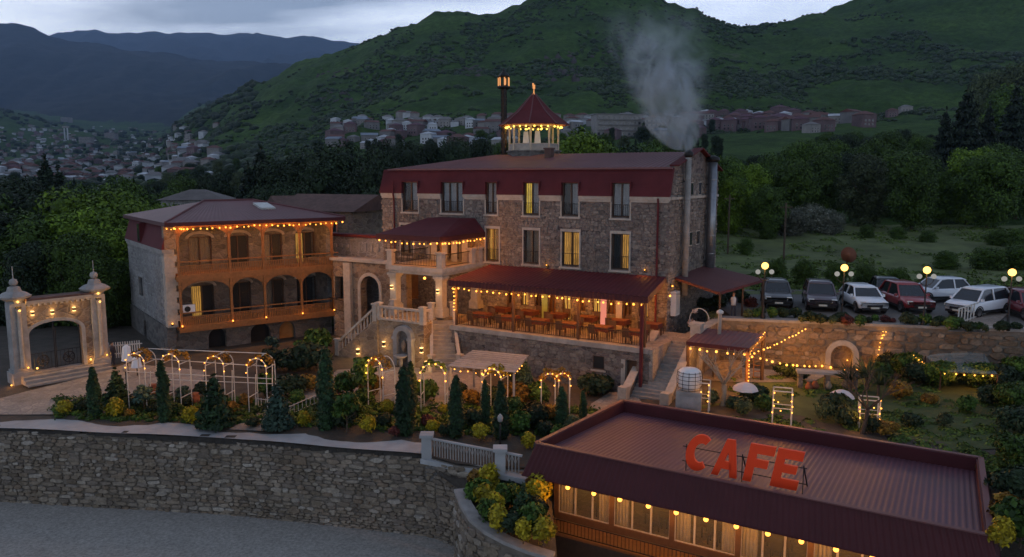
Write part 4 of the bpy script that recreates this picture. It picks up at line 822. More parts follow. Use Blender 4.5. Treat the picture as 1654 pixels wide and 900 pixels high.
q.build('corner_quoins', M['trim'], hs); MB().box(.0, .85, -.04, .55, zLd+.001, zEv-.1).build('corner_pier', M['warm_stone'], hs)
rw = MB(); doors = []
bays = [B.hit(u, 440)[0] for u in (307, 367, 421, 480, 531)]; bays[0] = 1.05
for z0 in (zB, zU):
    for i, (a, b) in enumerate(zip(bays, bays[1:])): m = (a+b)/2+.35; doors.append((m-.8, m+.8, z0+.05, z0+2.45, i))
wall_cut(rw, .46, BW, zB, zEv, REC, REC+.4, [d[:4] for d in doors]); rw.box(BW-.4, BW, 0.0, REC-.01, zB, zEv); rw.build('loggia_wall', M['base_stone'], hs)  # darker base stone: the gallery's shade is put into this wall's colour
w = MB().box(BW-.45, BW, REC+.41, BD, zB, zEv).box(.46, BW-.46, BD-.4, BD, .2, zEv); w.build('rear_wall', M['house_stone'], hs)
for a, b, c, d, i in doors:
    lit = (c < 4 and i == 0) or (c > 4 and i == 3)
    o = window(hs, a, b, c, d, REC+.12, ('lit_amber' if lit else 0, 0), ('curtain' if i % 2 == 0 else None, 'curtain' if c > 4 and i == 0 else None), 2, rail=False)
    s = MB(); arch_ring(s, (a+b)/2, d-.1, (b-a)/2, .2, REC-.06, REC-.002, .3); s.build('door_arch', M['trim'], o)
for z0, zt in ((zB, zU), (zU, zEv)):
    MB().box(.55, BW+.3, -.75, REC-.003, z0-.22, z0).build('balcony_floor', M['wood'], hs)
    MB().box(.5, BW+.35, -.82, -.752, z0-.3, z0+.1).build('balcony_beam', M['wood'], hs)
    for a, b in zip([.6]+bays[1:], bays[1:]+[BW+.3]):
        if b-a < .1: continue
        r = MB().box(a+.06, b-.06, -.76, -.68, z0+.98, z0+1.06).box(a+.06, b-.06, -.75, -.69, z0+.1, z0+.16).box(a+.06, b-.06, -.75, -.69, z0+.72, z0+.77); o = r.build('balcony_rail', M['wood'], hs)
        sl_ = MB(); n = int((b-a)/.125)
        for k in range(n): x = a+.08+(b-a-.16)*k/n; sl_.box(x, x+.075, -.735, -.705, z0+.16, z0+.72)
        tag(sl_.build('slats', M['wood'], o), kind='stuff')
    for x in [.68]+bays[1:]: MB().cbox(x, -.72, z0, .15, .15, zt-z0-.3).cbox(x, -.72, z0+1.1, .2, .2, .12).cbox(x, -.72, zt-.75, .22, .22, .12).build('post', M['wood'], hs)
    for a, b in zip([.68]+bays[1:], bays[1:]+[BW+.3]):
        if b-a < .5: continue
        s = MB(); c = (a+b)/2; zz_ = zt-.3
        arch_fill(s, a+.1, b-.1, zz_-.85, zz_-.06, -.76, -.70); s.box(a+.1, b-.1, -.75, -.71, zz_-.06, zz_); s.build('wooden_arch', M['wood'], hs)
    MB().box(.5, BW+.3, -.8, -.66, zt-.3, zt-.16 if z0 == zB else zt-.1).build('head_beam', M['wood'], hs)
man = MB(); man.add([(-.2, .1, zLd), (-.2, BD, zLd), (.35, BD, zEv), (.35, .1, zEv), (-.2, .1, zLd+.01)], [(0, 3, 2, 1)])
for k in range(8):
    z0 = zLd+(zEv-zLd)*k/8; z1 = zLd+(zEv-zLd)*(k+1)/8; x0 = -.2+.55*k/8; x1 = -.2+.55*(k+1)/8; man.hull8([(x0-.03, -.02, z0), (x0+.3, -.02, z0), (x0+.3, BD, z0), (x0-.03, BD, z0), (x1, -.02, z1), (x1+.3, -.02, z1), (x1+.3, BD, z1), (x1, BD, z1)])
man.build('mansard', M['roof_red'], hs)
yw = B.hitx(229, 380, 0)[0]; s = MB().box(-.24, .3, yw-.5, yw+.35, zLd+.05, zLd+1.5); o = s.build('dormer_window', M['roof_red'], hs); MB().box(-.26, -.24, yw-.42, yw+.27, zLd+.12, zLd+1.42).build('pane', M['glass_dark'], o)
e = [(-.1, -1.05, zEv), (BW+.75, -1.05, zEv), (BW+.75, BD+.5, zEv), (-.1, BD+.5, zEv)]; r0, r1 = (4.2, 5.6, zEv+1.2), (BW-4.0, 5.6, zEv+1.2)
rf = MB(); corrug(rf, e[0], e[1], r1, r0, .32, .012, (0, -.2, 1)); rf.add([e[0], r0, e[3]], [(0, 1, 2)]); rf.add([e[1], e[2], r1], [(0, 1, 2)]); rf.add([e[2], e[3], r0, r1], [(0, 1, 2, 3)]); rf.build('roof', M['roof_top'], hs)
fs = MB()
for a, b in zip(e, e[1:]+e[:1]): fs.bar((a[0], a[1], zEv-.12), (b[0], b[1], zEv-.12), .06, .26)
fs.build('fascia', M['cafe_fascia'], hs); MB().box(.0, BW+.7, -1.0, .4, zEv-.06, zEv-.03).build('soffit', M['wood'], hs)
rc = MB()
for a, b in ((e[0], r0), (e[1], r1), (r0, r1)): rc.tube([Vector(a)+Vector((0, 0, .05)), Vector(b)+Vector((0, 0, .05))], .07, 6)
rc.build('ridge_cap', M['roof_top'], hs)
kx = BW*.62; sk = MB().hull8([(kx, 2.2, zEv+.5), (kx+1.1, 2.2, zEv+.5), (kx+1.1, 4.0, zEv+.85), (kx, 4.0, zEv+.85), (kx, 2.15, zEv+.72), (kx+1.1, 2.15, zEv+.72), (kx+1.1, 3.95, zEv+1.06), (kx, 3.95, zEv+1.06)]).build('skylight', M['white_metal'], hs)
string_lights('string of warm bulbs along the whole front eave of the balconied house', [B.wld(.3, -.95, zEv-.3), B.wld(BW/2, -.95, zEv-.3), B.wld(BW+.7, -.95, zEv-.3)], 30, 'orange', .06)
string_lights('dense short string of bulbs round the left corner of the balconied house eave', [B.wld(-.1, -.9, zEv-.3), B.wld(1.2, -.9, zEv-.32)], 5, 'small', .04)
for k, x in enumerate([.68]+bays[1:]):
    t = thing('uplight', f'small amber uplight at the foot of the {ORD[k]} lower balcony post from the left', 'uplight', B.wld(x, -.95, zB+.02), BA, 'uplights on the wooden balcony'); MB().lathe([(.07, 0), (.09, .1)], 10).build('housing', M['iron'], t); b = link('bulb', BM['small'], None, t); b.location = (0, .12, .15)
t = thing('uplight', 'small amber uplight on the stone corner of the balconied house', 'uplight', B.wld(.2, -.18, zB+.15), BA, 'uplights on the wooden balcony'); MB().lathe([(.07, 0), (.09, .1)], 10).build('housing', M['iron'], t); b = link('bulb', BM['small'], None, t); b.location = (0, 0, .15)
MB_ac = thing('air_conditioner', 'white air conditioner unit on the lower wooden balcony', 'air conditioner', B.wld(bays[0]+.15, -.55, zB+1.0), BA); MB().box(-.4, .4, -.14, .14, 0, .55).build('case', M['white_paint'], MB_ac); MB().lathe([(.2, 0), (.2, .03)], 16).build('grille', M['iron'], MB_ac).matrix_local = Matrix.Translation((-.1, -.14, .28)) @ Matrix.Rotation(math.pi/2, 4, 'X'); MB().box(-.42, .42, -.1, .1, -.06, 0).build('bracket', M['iron'], MB_ac)
for u, v, m_ in ((308, 525, 'terracotta'),): pass
# low houses peeping out behind
def gable_house(name, label, loc, rz, w, d, h, rh, wall, roof, hip=True, nwin=3, cat='house', group=None, ov=.4, parts=True):
    t = thing(name, label, cat, loc, rz, group); MB().box(-w/2, w/2, -d/2, d/2, -3, h).build('wall', M[wall], t)
    k = d/2 if hip else 0; r = MB(); a, b = w/2+ov, d/2+ov
    r.add([(-a, -b, h), (a, -b, h), (a, b, h), (-a, b, h), (-a+k, 0, h+rh), (a-k, 0, h+rh)], [(0, 1, 5, 4), (1, 2, 5), (2, 3, 4, 5), (3, 0, 4), (3, 2, 1, 0)]); r.build('roof', M[roof], t)
    if parts:
        for x in np.linspace(-w/2, w/2, nwin+2)[1:-1]:
            o = MB().box(x-.5, x+.5, -d/2-.05, -d/2+.02, h*.35, h*.35+1.3).build('window', M['trim_grey'], t); MB().box(x-.4, x+.4, -d/2-.07, -d/2-.05, h*.35+.1, h*.35+1.2).build('pane', M['glass_dark'], o)
    return t
p = D(320, 322, 95); gable_house('low_house', 'low old house with grey hipped roof behind the balconied house', (p.x, 95, p.z-2.6), R(8), 7, 6, 2.6, 1.2, 'house_stone', 'grey_roof')
p = D(545, 340, 72); gable_house('tiled_house', 'old house with rusty tiled roof behind the link wall', (p.x, 72, p.z-2.8), R(-25), 8.5, 7, 2.9, 1.4, 'warm_stone', 'old_tile', False)
p = D(500, 330, 80); gable_house('tiled_shed', 'small shed with brown tiled roof left of the rusty-roofed house', (p.x-1, 80, p.z-2.4), R(30), 5, 4, 2.4, .9, 'base_stone', 'old_tile', False, 1)
# ------------------------------------------------------------------ rubble masonry
def stone_shape(seed):
    r = random.Random(seed); n = r.choice((6, 7, 8)); out = []
    for k in range(n):
        a = 2*math.pi*(k+r.uniform(-.25, .25))/n; ca, sa = math.cos(a), math.sin(a); q = 1/max(abs(ca), abs(sa)); m_ = .5*(q*.62+.38)*r.uniform(.88, 1.04); out.append((max(-.5, min(.5, ca*m_)), max(-.5, min(.5, sa*m_))))
    V = [(x, .0, z) for x, z in out]+[(x, -.7, z) for x, z in out]+[(x*.78+r.uniform(-.03, .03), -1-r.uniform(-.15, .15), z*.78) for x, z in out]
    F = [tuple(range(2*n, 3*n))]+[(j*n+k, j*n+(k+1) % n, (j+1)*n+(k+1) % n, (j+1)*n+k) for j in (0, 1) for k in range(n)]
    return V, F
SHAPES = [stone_shape(s) for s in range(14)]
def rubble(par, seglist, z0f, z1f, mat, hmin, hmax, wmin, wmax, keep, skip=None, limit=300, seed=3, dmin=.06, dmax=.13, nm='small_stones'):
    """stones laid in rough courses on wall faces; seglist: (p, q) in xy with the face on the right-hand side of p->q"""
    r = random.Random(seed); me = []
    for V, F in SHAPES:
        m_ = bpy.data.meshes.new('stone'); m_.from_pydata(V, [], F); m_.update(); m_.materials.append(M[mat]); me.append(m_)
    todo = []
    for p, q in seglist:
        p, q = Vector(p).to_2d(), Vector(q).to_2d(); L = (q-p).length; d = (q-p)/L; ang = math.atan2(d.y, d.x); zlo = min(z0f(p), z0f(q)); z = zlo
        while z < max(z1f(p), z1f(q)):
            h = r.uniform(hmin, hmax); s = -r.uniform(0, wmin)
            while s < L:
                w = r.uniform(wmin, wmax)*(1.25 if h > (hmin+hmax)/2 else .9); hh = h*r.uniform(.8, 1.12); c = p+d*(s+w/2); zc = z+h/2+r.uniform(-.04, .04)*h*4
                if r.random() < .07: w *= 1.35; hh *= 1.5
                if -.05 < s+w/2 < L and zc+hh/2 < z1f(c)+.06 and zc-hh/2 > z0f(c)-.1 and not (skip and skip(c, zc)): todo.append((w*hh, c, zc, w*.97, hh*.97, ang, r.uniform(dmin, dmax), r.randrange(14), r.uniform(-.1, .1)))
                s += w
            z += h*.94
    todo.sort(key=lambda t: -t[0]); V2, F2 = [], []
    vis = [t for t in todo if keep(t[1])]; rest = [t for t in todo if not keep(t[1])]+vis[limit:]
    inv = (Matrix.Translation(par.location) @ Matrix.Rotation(par.rotation_euler.z, 4, 'Z')).inverted()
    for a, c, zc, w, h, ang, dp, k, tilt in vis[:limit]:
        o = bpy.data.objects.new('stone', me[k]); col.objects.link(o); o.parent = par
        o.matrix_local = inv @ Matrix.Translation((c.x, c.y, zc)) @ Matrix.Rotation(ang, 4, 'Z') @ Matrix.Rotation(tilt, 4, 'Y') @ Matrix.Diagonal((w, dp, h, 1))
    for a, c, zc, w, h, ang, dp, k, tilt in rest:
        b0 = len(V2); mt = inv @ Matrix.Translation((c.x, c.y, zc)) @ Matrix.Rotation(ang, 4, 'Z') @ Matrix.Rotation(tilt, 4, 'Y') @ Matrix.Diagonal((w, dp, h, 1))
        V2 += [tuple(mt @ Vector(v)) for v in SHAPES[k][0]]; F2 += [tuple(i+b0 for i in f) for f in SHAPES[k][1]]
    if V2:
        m_ = bpy.data.meshes.new(nm); m_.from_pydata(V2, [], F2); m_.update(); m_.materials.append(M[mat]); o = bpy.data.objects.new(nm, m_); col.objects.link(o); o.parent = par; tag(o, kind='stuff')
# stone relief of the buildings (too small to pick apart singly)
def face_skip(fr, holes):
    def f(c, z):
        x = (Vector((c.x, c.y, 0))-fr.o).dot(fr.ex); return any(h[0]-.02 < x < h[1]+.02 and h[2]-.02 < z < h[3]+.02 for h in holes)
    return f
never = lambda c: False
hh = [(t[0]-.2, t[1]+.2, t[2]-.2, t[3]+.28) for t in topw+midw+porch_w]+[(t[0], t[1], t[2], t[3]) for t in grd+doorw]+[(dp-.1, dp+.1, 0, 20)]
rubble(hotel, [(H.wld(.02, .01, 0), H.wld(HW-.02, .01, 0))], lambda c: .5, lambda c: ZL-.4, 'rubble_hotel', .13, .22, .17, .4, never, face_skip(H, hh), seed=31, dmin=.03, dmax=.06, nm='facing_stones')
Hg = Frame(H.wld(HW, 0, 0).x, H.wld(HW, 0, 0).y, HA+math.pi/2)
rubble(hotel, [(Hg.wld(.02, -0.0, 0), Hg.wld(HD-.05, 0, 0))], lambda c: .5, lambda c: 13.2, 'rubble_hotel', .15, .25, .2, .45, never, lambda c, z: z > ZL and (Vector((c.x, c.y, 0))-Hg.o).dot(Hg.ex) < .2+(z-ZL)*.4, seed=32, dmin=.03, dmax=.06, nm='facing_stones')
rubble(ter, [(H.wld(tx0-.08, TY+.005, 0), H.wld(tx1+.28, TY+.005, 0))], lambda c: .4, lambda c: TZF-.28, 'rubble_hotel', .18, .32, .26, .6, never, face_skip(H, [(dr-.1, dr1+.1, .5, zd+.12), (wn0-.1, wn1+.1, zw0-.15, zw1+.1)]), seed=33, dmin=.03, dmax=.06, nm='facing_stones')
Bg = Frame(B.wld(0, BD, 0).x, B.wld(0, BD, 0).y, BA-math.pi/2)
rubble(hs, [(Bg.wld(.05, .005, 0), Bg.wld(BD-.7, .005, 0))], lambda c: zB+.02, lambda c: zLd-.42, 'rubble_house', .22, .34, .3, .6, never, face_skip(Bg, [(BD-sw[1]-.2, BD-sw[0]+.2, sw[2]-.2, sw[3]+.2)]), seed=34, dmin=.015, dmax=.035, nm='facing_stones')
rw = thing('retaining_wall', 'long rubble retaining wall between garden and gravel lot', 'wall', (-14, 36, -3.6))
WP = [(-48, 39.6), (-26, 38), (-14.1, 36.5), (-3.9, 34.2), (-2.4, 33.1), (1.4, 32.2)]
def wtop(c): return float(np.interp(c.x, [-48, -26, -20, -15, -13.5, -11, -8, -6, -4, 2], [.2, .2, .18, .05, .12, .16, .1, .16, .2, .0]))
bk = MB()
for p, q in zip(WP, WP[1:]):
    p, q = Vector(p), Vector(q); nrm = Vector((q.y-p.y, -(q.x-p.x))).normalized(); a, b = p-rw.location.to_2d(), q-rw.location.to_2d(); t = .8
    bk.hull8([(a.x, a.y, -.6), (b.x, b.y, -.6), (b.x-nrm.x*t, b.y-nrm.y*t, -.6), (a.x-nrm.x*t, a.y-nrm.y*t, -.6), (a.x, a.y, 3.6+.2), (b.x, b.y, 3.6+.2), (b.x-nrm.x*t, b.y-nrm.y*t, 3.6+.2), (a.x-nrm.x*t, a.y-nrm.y*t, 3.6+.2)])
bk.build('mortar_core', M['wall_mortar'], rw)
rubble(rw, list(zip(WP[:-1], WP[1:])), lambda c: -3.65, wtop, 'rubble', .13, .27, .24, .66, lambda c: -27 < c.x < 1.5)
eb = MB()                                     # broken earth edge over the stones
for x in np.arange(-46, -4.2, .45):
    y = yfront(x); zt = .33+random.uniform(-.05, .03); zz_ = wtop(Vector((x, 0)))+random.uniform(-.06, .05)
    if zt-zz_ > .08: eb.hull8([(x, y-.1-random.uniform(0, .1), zz_), (x+.5, y-.14, zz_), (x+.5, y+.3, zz_), (x, y+.3, zz_), (x, y-.02, zt), (x+.5, y-.02, zt), (x+.5, y+.3, zt), (x, y+.3, zt)])
tag(eb.build('earth_edge', M['soil_edge'], None), kind='structure')
# concrete coping + ornamental railing at the right end of the wall
rp0, rp1, rp2 = P(690, 741, .1), P(808, 765, .1), P(852, 774, .1)
rl = thing('iron_railing', 'wrought-iron railing with concrete posts at the end of the garden wall', 'railing', rp0); o_ = rp0
def rel(p): return Vector(p)-o_
MB().bar(rel(rp0)+Vector((-.2, 0, -.05)), rel(rp2)+Vector((0, 0, -.05)), .45, .22).build('plinth', M['concrete'], rl)
MB().bar(rel(rp0)+Vector((0, 0, -.55)), rel(rp2)+Vector((0, 0, -.55)), .3, .8).build('plinth_wall', M['base_stone'], rl)
for p in (rp0, rp1): q = rel(p); MB().cbox(q.x, q.y, .05, .46, .46, 1.02).cbox(q.x, q.y, 1.071, .62, .62, .14).build('post', M['concrete'], rl)
for a, b in ((rp0, rp1), (rp1, rp2)):
    a, b = rel(a), rel(b); d = (b-a).normalized()*.26; iron_panel(rl, a+d+Vector((0, 0, .06)), b-d+Vector((0, 0, .06)), .9, .14, 'panel', 'trim_grey', True, .05); MB().bar(a+d+Vector((0, 0, 1.0)), b-d+Vector((0, 0, 1.0)), .12, .07).build('top_rail', M['concrete'], rl)
# parapet wall of the walk from the left end to the railing post
# curved planter wall in the right foreground
cur = [P(735, 790, -.25), P(745, 815, -.4), P(760, 838, -.5), P(785, 858, -.65), P(815, 874, -.8), P(850, 888, -.9), P(890, 900, -1.0)]
pl = thing('planter_wall', 'curved stone planter wall with pale coping below the cafe', 'wall', (0, 30, -3.6)); s = MB(); cp = MB()
for a, b in zip(cur, cur[1:]):
    n_ = Vector((-(b-a).y, (b-a).x, 0)).normalized()*.42; off = Vector((0, -30, 3.6))
    A, Bq, A2, B2 = a+off, b+off, a+n_+off, b+n_+off
    s.hull8([(A.x, A.y, -.3), (Bq.x, Bq.y, -.3), (B2.x, B2.y, -.3), (A2.x, A2.y, -.3), (A.x, A.y, A.z-.14), (Bq.x, Bq.y, Bq.z-.14), (B2.x, B2.y, B2.z-.14), (A2.x, A2.y, A2.z-.14)])
    e_ = n_*.12; cp.hull8([A-e_-Vector((0, 0, .139)), Bq-e_-Vector((0, 0, .139)), B2+e_-Vector((0, 0, .139)), A2+e_-Vector((0, 0, .139)), A-e_, Bq-e_, B2+e_, A2+e_])
s.build('wall', M['wall_mortar'], pl); cp.build('coping', M['coping'], pl)
rubble(pl, list(zip(cur[:-1], cur[1:])), lambda c: -3.65, lambda c: -.16+np.interp(c.x, [p.x for p in cur], [p.z for p in cur]) - .12, 'rubble', .2, .4, .25, .6, lambda c: True, seed=8)
bed = MB(); pts = [p+Vector((.25, .25, -.2)) for p in cur]; back = [rp0+Vector((.4, -.6, -.4)), rp1+Vector((0, -.3, -.4)), Vector((.9, 33.2, -.5)), Vector((1.7, 31.5, -.8))]
cpt = sum(pts+back, Vector())/len(pts+back); loop_ = pts+back[::-1]
bed.add([cpt]+loop_, [(0, i+1, (i+1) % len(loop_)+1) for i in range(len(loop_))]); tag(bed.build('planter_soil', M['soil']), kind='structure')
# ------------------------------------------------------------------ entrance gate portal on the left
GA = math.atan2(.75, .66); G = Frame(-29.4-.66*.4, 45.9-.75*.4, GA); GL = 4.5; zg = 1.15
gt = thing('gate_portal', 'stone gate portal with two domed pillars, cornice and lit arch', 'gate', G.o, GA)
pw = .85
gx0, gx1 = G.hit(45, 560)[0], G.hit(131, 560)[0]; gz1 = G.hit(88, 517)[1]; gzs = G.hit(45, 540)[1]; zc = G.hit(90, 486)[1]
w = MB(); wall_cut(w, pw/2-.02, GL-pw/2+.02, zg, zc, -.3, .3, [(gx0, gx1, zg, gz1)]); arch_fill(w, gx0, gx1, gzs, gz1, -.299, .299); w.build('wall', M['warm_stone'], gt)
s = MB(); arch_ring(s, (gx0+gx1)/2, gzs, (gx1-gx0)/2, .2, -.37, -.302, gz1-gzs); s.box(gx0-.2, gx0, -.37, -.302, zg, gzs).box(gx1, gx1+.2, -.37, -.302, zg, gzs); s.build('arch_surround', M['trim_grey'], gt)
MB().box(pw/2, GL-pw/2, -.5, .5, zc+.002, zc+.12).box(pw/2, GL-pw/2, -.62, .62, zc+.121, zc+.24).build('cornice', M['trim'], gt); MB().box(pw/2, GL-pw/2, -.6, .6, zc+.241, zc+.36).build('cornice_cap', M['old_tile'], gt)
for k in range(12): x = pw/2+.15+k*(GL-pw-.3)/11; MB().box(x-.06, x+.06, -.46, -.31, zc-.12, zc+.001).build('dentil', M['trim'], gt)
for i, x in enumerate((0, GL)):
    zt = zc+.15; zp = zg-.75
    pb = MB().cbox(x, 0, zp, pw+.3, pw+.3, .95).cbox(x, 0, zp+.95, pw+.14, pw+.14, .14).cbox(x, 0, zp+1.09, pw, pw, zt-zp-1.09); o = pb.build('pillar', M['trim_grey'], gt)
    s = MB().lathe([(.5, 0), (.52, .12), (.85, .3), (.9, .42), (.62, .62), (.4, .7), (.32, .95), (.18, 1.0)], 8, (x, 0, zt), math.pi/8); s.build('pillar_cap', M['trim_grey'], gt)
    MB().lathe([(.06, 1.0), (.2, 1.08), (.25, 1.22), (.2, 1.38), (.05, 1.45), (.03, 1.5), (.025, 2.15), (.004, 2.2)], 10, (x, 0, zt)).build('finial', M['trim_grey'], gt, True)
    MB().lathe([(.13, zp+1.2), (.15, zp+1.3), (.12, zp+1.4), (.12, zt-.5), (.17, zt-.35)], 10, (x, -pw/2-.1, 0)).build('half_column', M['trim'], gt, True)
    MB().cbox(x, -pw/2-.1, zt-.28, .28, .22, .1).build('light_hood', M['iron'], gt)
    b = link('bulb', BM['gate'], None, gt); b.location = (x, -pw/2-.3, zt-.4)
    b = link('bulb', BM['small'], None, gt); b.location = (x+.25, -pw/2-.16, zp+1.2)
    b = link('bulb', BM['gate'], None, gt); b.location = (x+(.75 if i == 0 else -.7), -.48, zg+.3)
    b = link('bulb', BM['gate'], None, gt); b.location = (x, -pw/2-.12, zt+.1)
for v_, dxx in ((0, -1.4),):
    b = link('bulb', BM['small'], None, gt); b.location = (.25, -.85, zp+.3); b = link('bulb', BM['small'], None, gt); b.location = (-.75, -.75, zp+.35)
for u, v in ((52, 506), (84, 504), (119, 499)):
    x, z = G.hit(u, v, -.35); updown(gt, x, -.3, z)
for k in (0, 1):                              # open iron leaves
    lf = MB(); x0 = gx0+.04 if k == 0 else (gx0+gx1)/2+.02; x1 = (gx0+gx1)/2-.02 if k == 0 else gx1-.04; zt = gzs+.2
    lf.box(x0, x0+.05, -.03, .03, zg+.05, zt).box(x1-.05, x1, -.03, .03, zg+.05, zt+.3).box(x0, x1, -.02, .02, zg+.1, zg+.15).box(x0, x1, -.02, .02, zg+1.1, zg+1.14)
    for x in np.linspace(x0, x1, 7)[1:-1]: lf.box(x-.012, x+.012, -.012, .012, zg+.15, zg+1.1)
    o = lf.build('gate_leaf', M['iron'], gt); c = MB(); arch_ring(c, (x0+x1)/2, zg+.62, .3, .06, -.03, .03, a1=2*math.pi, n=20)
    for a in np.linspace(0, 2*math.pi, 9)[:-1]: c.bar(((x0+x1)/2, 0, zg+.62), ((x0+x1)/2+.3*math.cos(a), 0, zg+.62+.3*math.sin(a)), .05)
    c.build('medallion', M['iron'], o)
for k in range(3): MB().box(-.2+k*.02, GL+.25-k*.05, -1.9+k*.42, -.5, zg-.45, zg-.33+k*.15).build('step', M['coping'], gt)
MB().box(.4, GL-.4, -.6, .4, zg-.4, zg+.02).build('threshold', M['paving'], gt)
fe = thing('picket_fence', 'low pale picket fence right of the gate portal', 'fence', G.wld(GL+.6, .3, zg), GA-R(25))
for k in range(14): MB().cbox(.1+k*.14, 0, 0, .07, .04, 1.05).build('picket', M['white_metal'], fe)
MB().box(0, 2.1, -.01, .04, .25, .32).box(0, 2.1, -.01, .04, .8, .87).build('fence_rail', M['white_metal'], fe)
# ------------------------------------------------------------------ cafe pavilion
CA = math.atan2(-9.1, 15.03); C = Frame(1.03, 31.56, CA); CL = 16.4; cf = thing('cafe_pavilion', 'low cafe pavilion with flat dark red ribbed metal roof and glazed front', 'cafe', C.o, CA)
rim = [(0, 0), (CL, 0), (CL-.3, 7.73), (.63, 7.74)]; out_ = [(-.5, -.35), (CL+.45, -.35), (CL+.1, 8.1), (.15, 8.1)]; ZR, ZFB = 1.8, .42; zi0, zi1 = 1.45, 1.26
names = ['front', 'right', 'back', 'left']
for k in range(4):
    a, b = rim[k], rim[(k+1) % 4]; c, d = out_[(k+1) % 4], out_[k]; ev = Vector((b[1]-a[1], -(b[0]-a[0]), 0)).normalized()
    s = MB(); corrug(s, (*d, ZFB), (*c, ZFB), (*b, ZR), (*a, ZR), .22, .022, (ev.x, ev.y, .15)); s.build('fascia', M['cafe_fascia'], cf)
    m_ = MB(); iv = -ev*.16; m_.hull8([(a[0], a[1], zi1-.2), (b[0], b[1], zi1-.2), (b[0]+iv.x, b[1]+iv.y, zi1-.2), (a[0]+iv.x, a[1]+iv.y, zi1-.2), (a[0], a[1], ZR-.01), (b[0], b[1], ZR-.01), (b[0]+iv.x, b[1]+iv.y, ZR-.01), (a[0]+iv.x, a[1]+iv.y, ZR-.01)]); m_.build('parapet', M['cafe_fascia'], cf)
    m_ = MB(); m_.bar((a[0], a[1], ZR+.02), (b[0], b[1], ZR+.02), .2, .05); m_.build('rim_flashing', M['cafe_trim'], cf)
    m_ = MB(); m_.bar((d[0], d[1], ZFB), (c[0], c[1], ZFB), .06, .05); m_.build('drip_edge', M['cafe_fascia'], cf)
s = MB(); corrug(s, (.14, .14, zi0), (CL-.14, .14, zi0), (CL-.42, 7.6, zi1), (.75, 7.6, zi1), .2, .018, (0, 0, 1)); s.build('roof_sheet', M['cafe_sheet'], cf)
MB().prism([(.0, .0), (CL, .0), (CL-.3, 7.65), (.66, 7.65)], ZFB+.02, ZFB+.1).build('ceiling', M['wood'], cf)
zfl = -1.7; yw_ = .75
MB().prism([(.4, .3), (CL-.2, .3), (CL-.4, 7.6), (.9, 7.6)], zfl-2.2, zfl).build('floor', M['paving'], cf)
MB().box(.9, CL-.4, 7.3, 7.6, zfl, ZFB).build('back_wall', M['orange_wall'], cf); MB().box(CL-.6, CL-.35, .8, 7.3, zfl, ZFB).build('end_wall', M['warm_stone'], cf)
MB().box(.55, CL-.35, yw_-.1, yw_+.1, zfl-2.1, zfl+.35).build('plinth', M['dark_wood'], cf)
posts = [C.hit(u, 850, yw_)[0] for u in (911, 1040, 1090, 1195, 1290, 1390, 1480)]
for i, x in enumerate([.62, 3.2, 5.8, 8.4, 11.0, 13.6, CL-.5]): MB().cbox(x, yw_, zfl+.35, .2, .2, ZFB-zfl-.33).build('pillar', M['dark_wood'], cf)
X_ = [.62, 3.2, 5.8, 8.4, 11.0, 13.6, CL-.5]
for a, b in zip(X_, X_[1:]):
    n = 3; st_ = (b-a-.2)/n
    for k in range(n):
        x0 = a+.1+k*st_; fr_ = MB().box(x0, x0+.04, yw_-.03, yw_+.03, zfl+.35, ZFB).box(x0+st_-.04, x0+st_, yw_-.03, yw_+.03, zfl+.35, ZFB).box(x0+.04, x0+st_-.04, yw_-.03, yw_+.03, zfl+.35, zfl+.4).box(x0+.04, x0+st_-.04, yw_-.03, yw_+.03, ZFB-.08, ZFB).build('window', M['grey_plank'], cf); MB().box(x0+.04, x0+st_-.04, yw_-.006, yw_+.006, zfl+.4, ZFB-.08).build('pane', M['pane'], fr_)
    for sgn, xc in (((1, a+.12),) if X_.index(a) % 2 else ((1, a+.12), (-1, b-.12))):
        d = MB(); k = 8; wv = .07
        for j in range(k): d.add([(xc+sgn*j*wv, yw_+.18+.05*(j % 2), zfl+.1), (xc+sgn*(j+1)*wv, yw_+.18+.05*((j+1) % 2), zfl+.1), (xc+sgn*(j+1)*wv, yw_+.18+.05*((j+1) % 2), ZFB-.05), (xc+sgn*j*wv, yw_+.18+.05*(j % 2), ZFB-.05)], [(0, 1, 2, 3)])
        d.build('drape', M['curtain'], cf)
s = MB(); s.box(.0, CL, -.55, -.5, zfl+.62, zfl+.66).box(0, CL, -.55, -.5, zfl+.1, zfl+.14)
for x in np.arange(0, CL, .16): s.box(x, x+.02, -.535, -.515, zfl+.14, zfl+.62)
s.build('front_railing', M['iron'], cf); MB().box(-.1, CL, -.7, .7, zfl-2.1, zfl+.02).build('porch_floor', M['dark_wood'], cf)
for y0 in (2.2, 4.5): 
    s = MB()
for i, x in enumerate(np.linspace(2.1, 14.4, 6)):
    put(tb0, 1, C.wld(x, 2.6, zfl), CA, f'red-clothed table inside the cafe, {ORD[i]} from the left', 'tables in the cafe')
    for k, (dy_, rr_) in enumerate(((-.62, math.pi), (.62, 0))): put(ch0, 0, C.wld(x+.1, 2.6+dy_, zfl), CA+rr_, f'{"near" if k == 0 else "far"} dark chair at the {ORD[i]} cafe table from the left', 'chairs in the cafe')
    lp = thing('pendant_lamp', f'warm globe pendant inside the cafe, {ORD[i]} from the left', 'lamp', C.wld(x, 3.4, ZFB-.7), 0, 'pendants in the cafe'); link('globe', BM['tiny'], None, lp); MB().tube([(0, 0, .04), (0, 0, .68)], .012, 5).build('rod', M['iron'], lp)
us_ = [877, 917, 959, 1001, 1047, 1092, 1140, 1189, 1240, 1294, 1350, 1409]
b0 = C.hit(877, 787, -.15); bl = [C.hit(u, 787+(u-877)*.223, -.15) for u in us_]
t = thing('string_lights', 'row of large amber bulbs under the cafe roof edge', 'string lights', C.wld(0, 0, 0), CA, 'strings of warm bulbs')
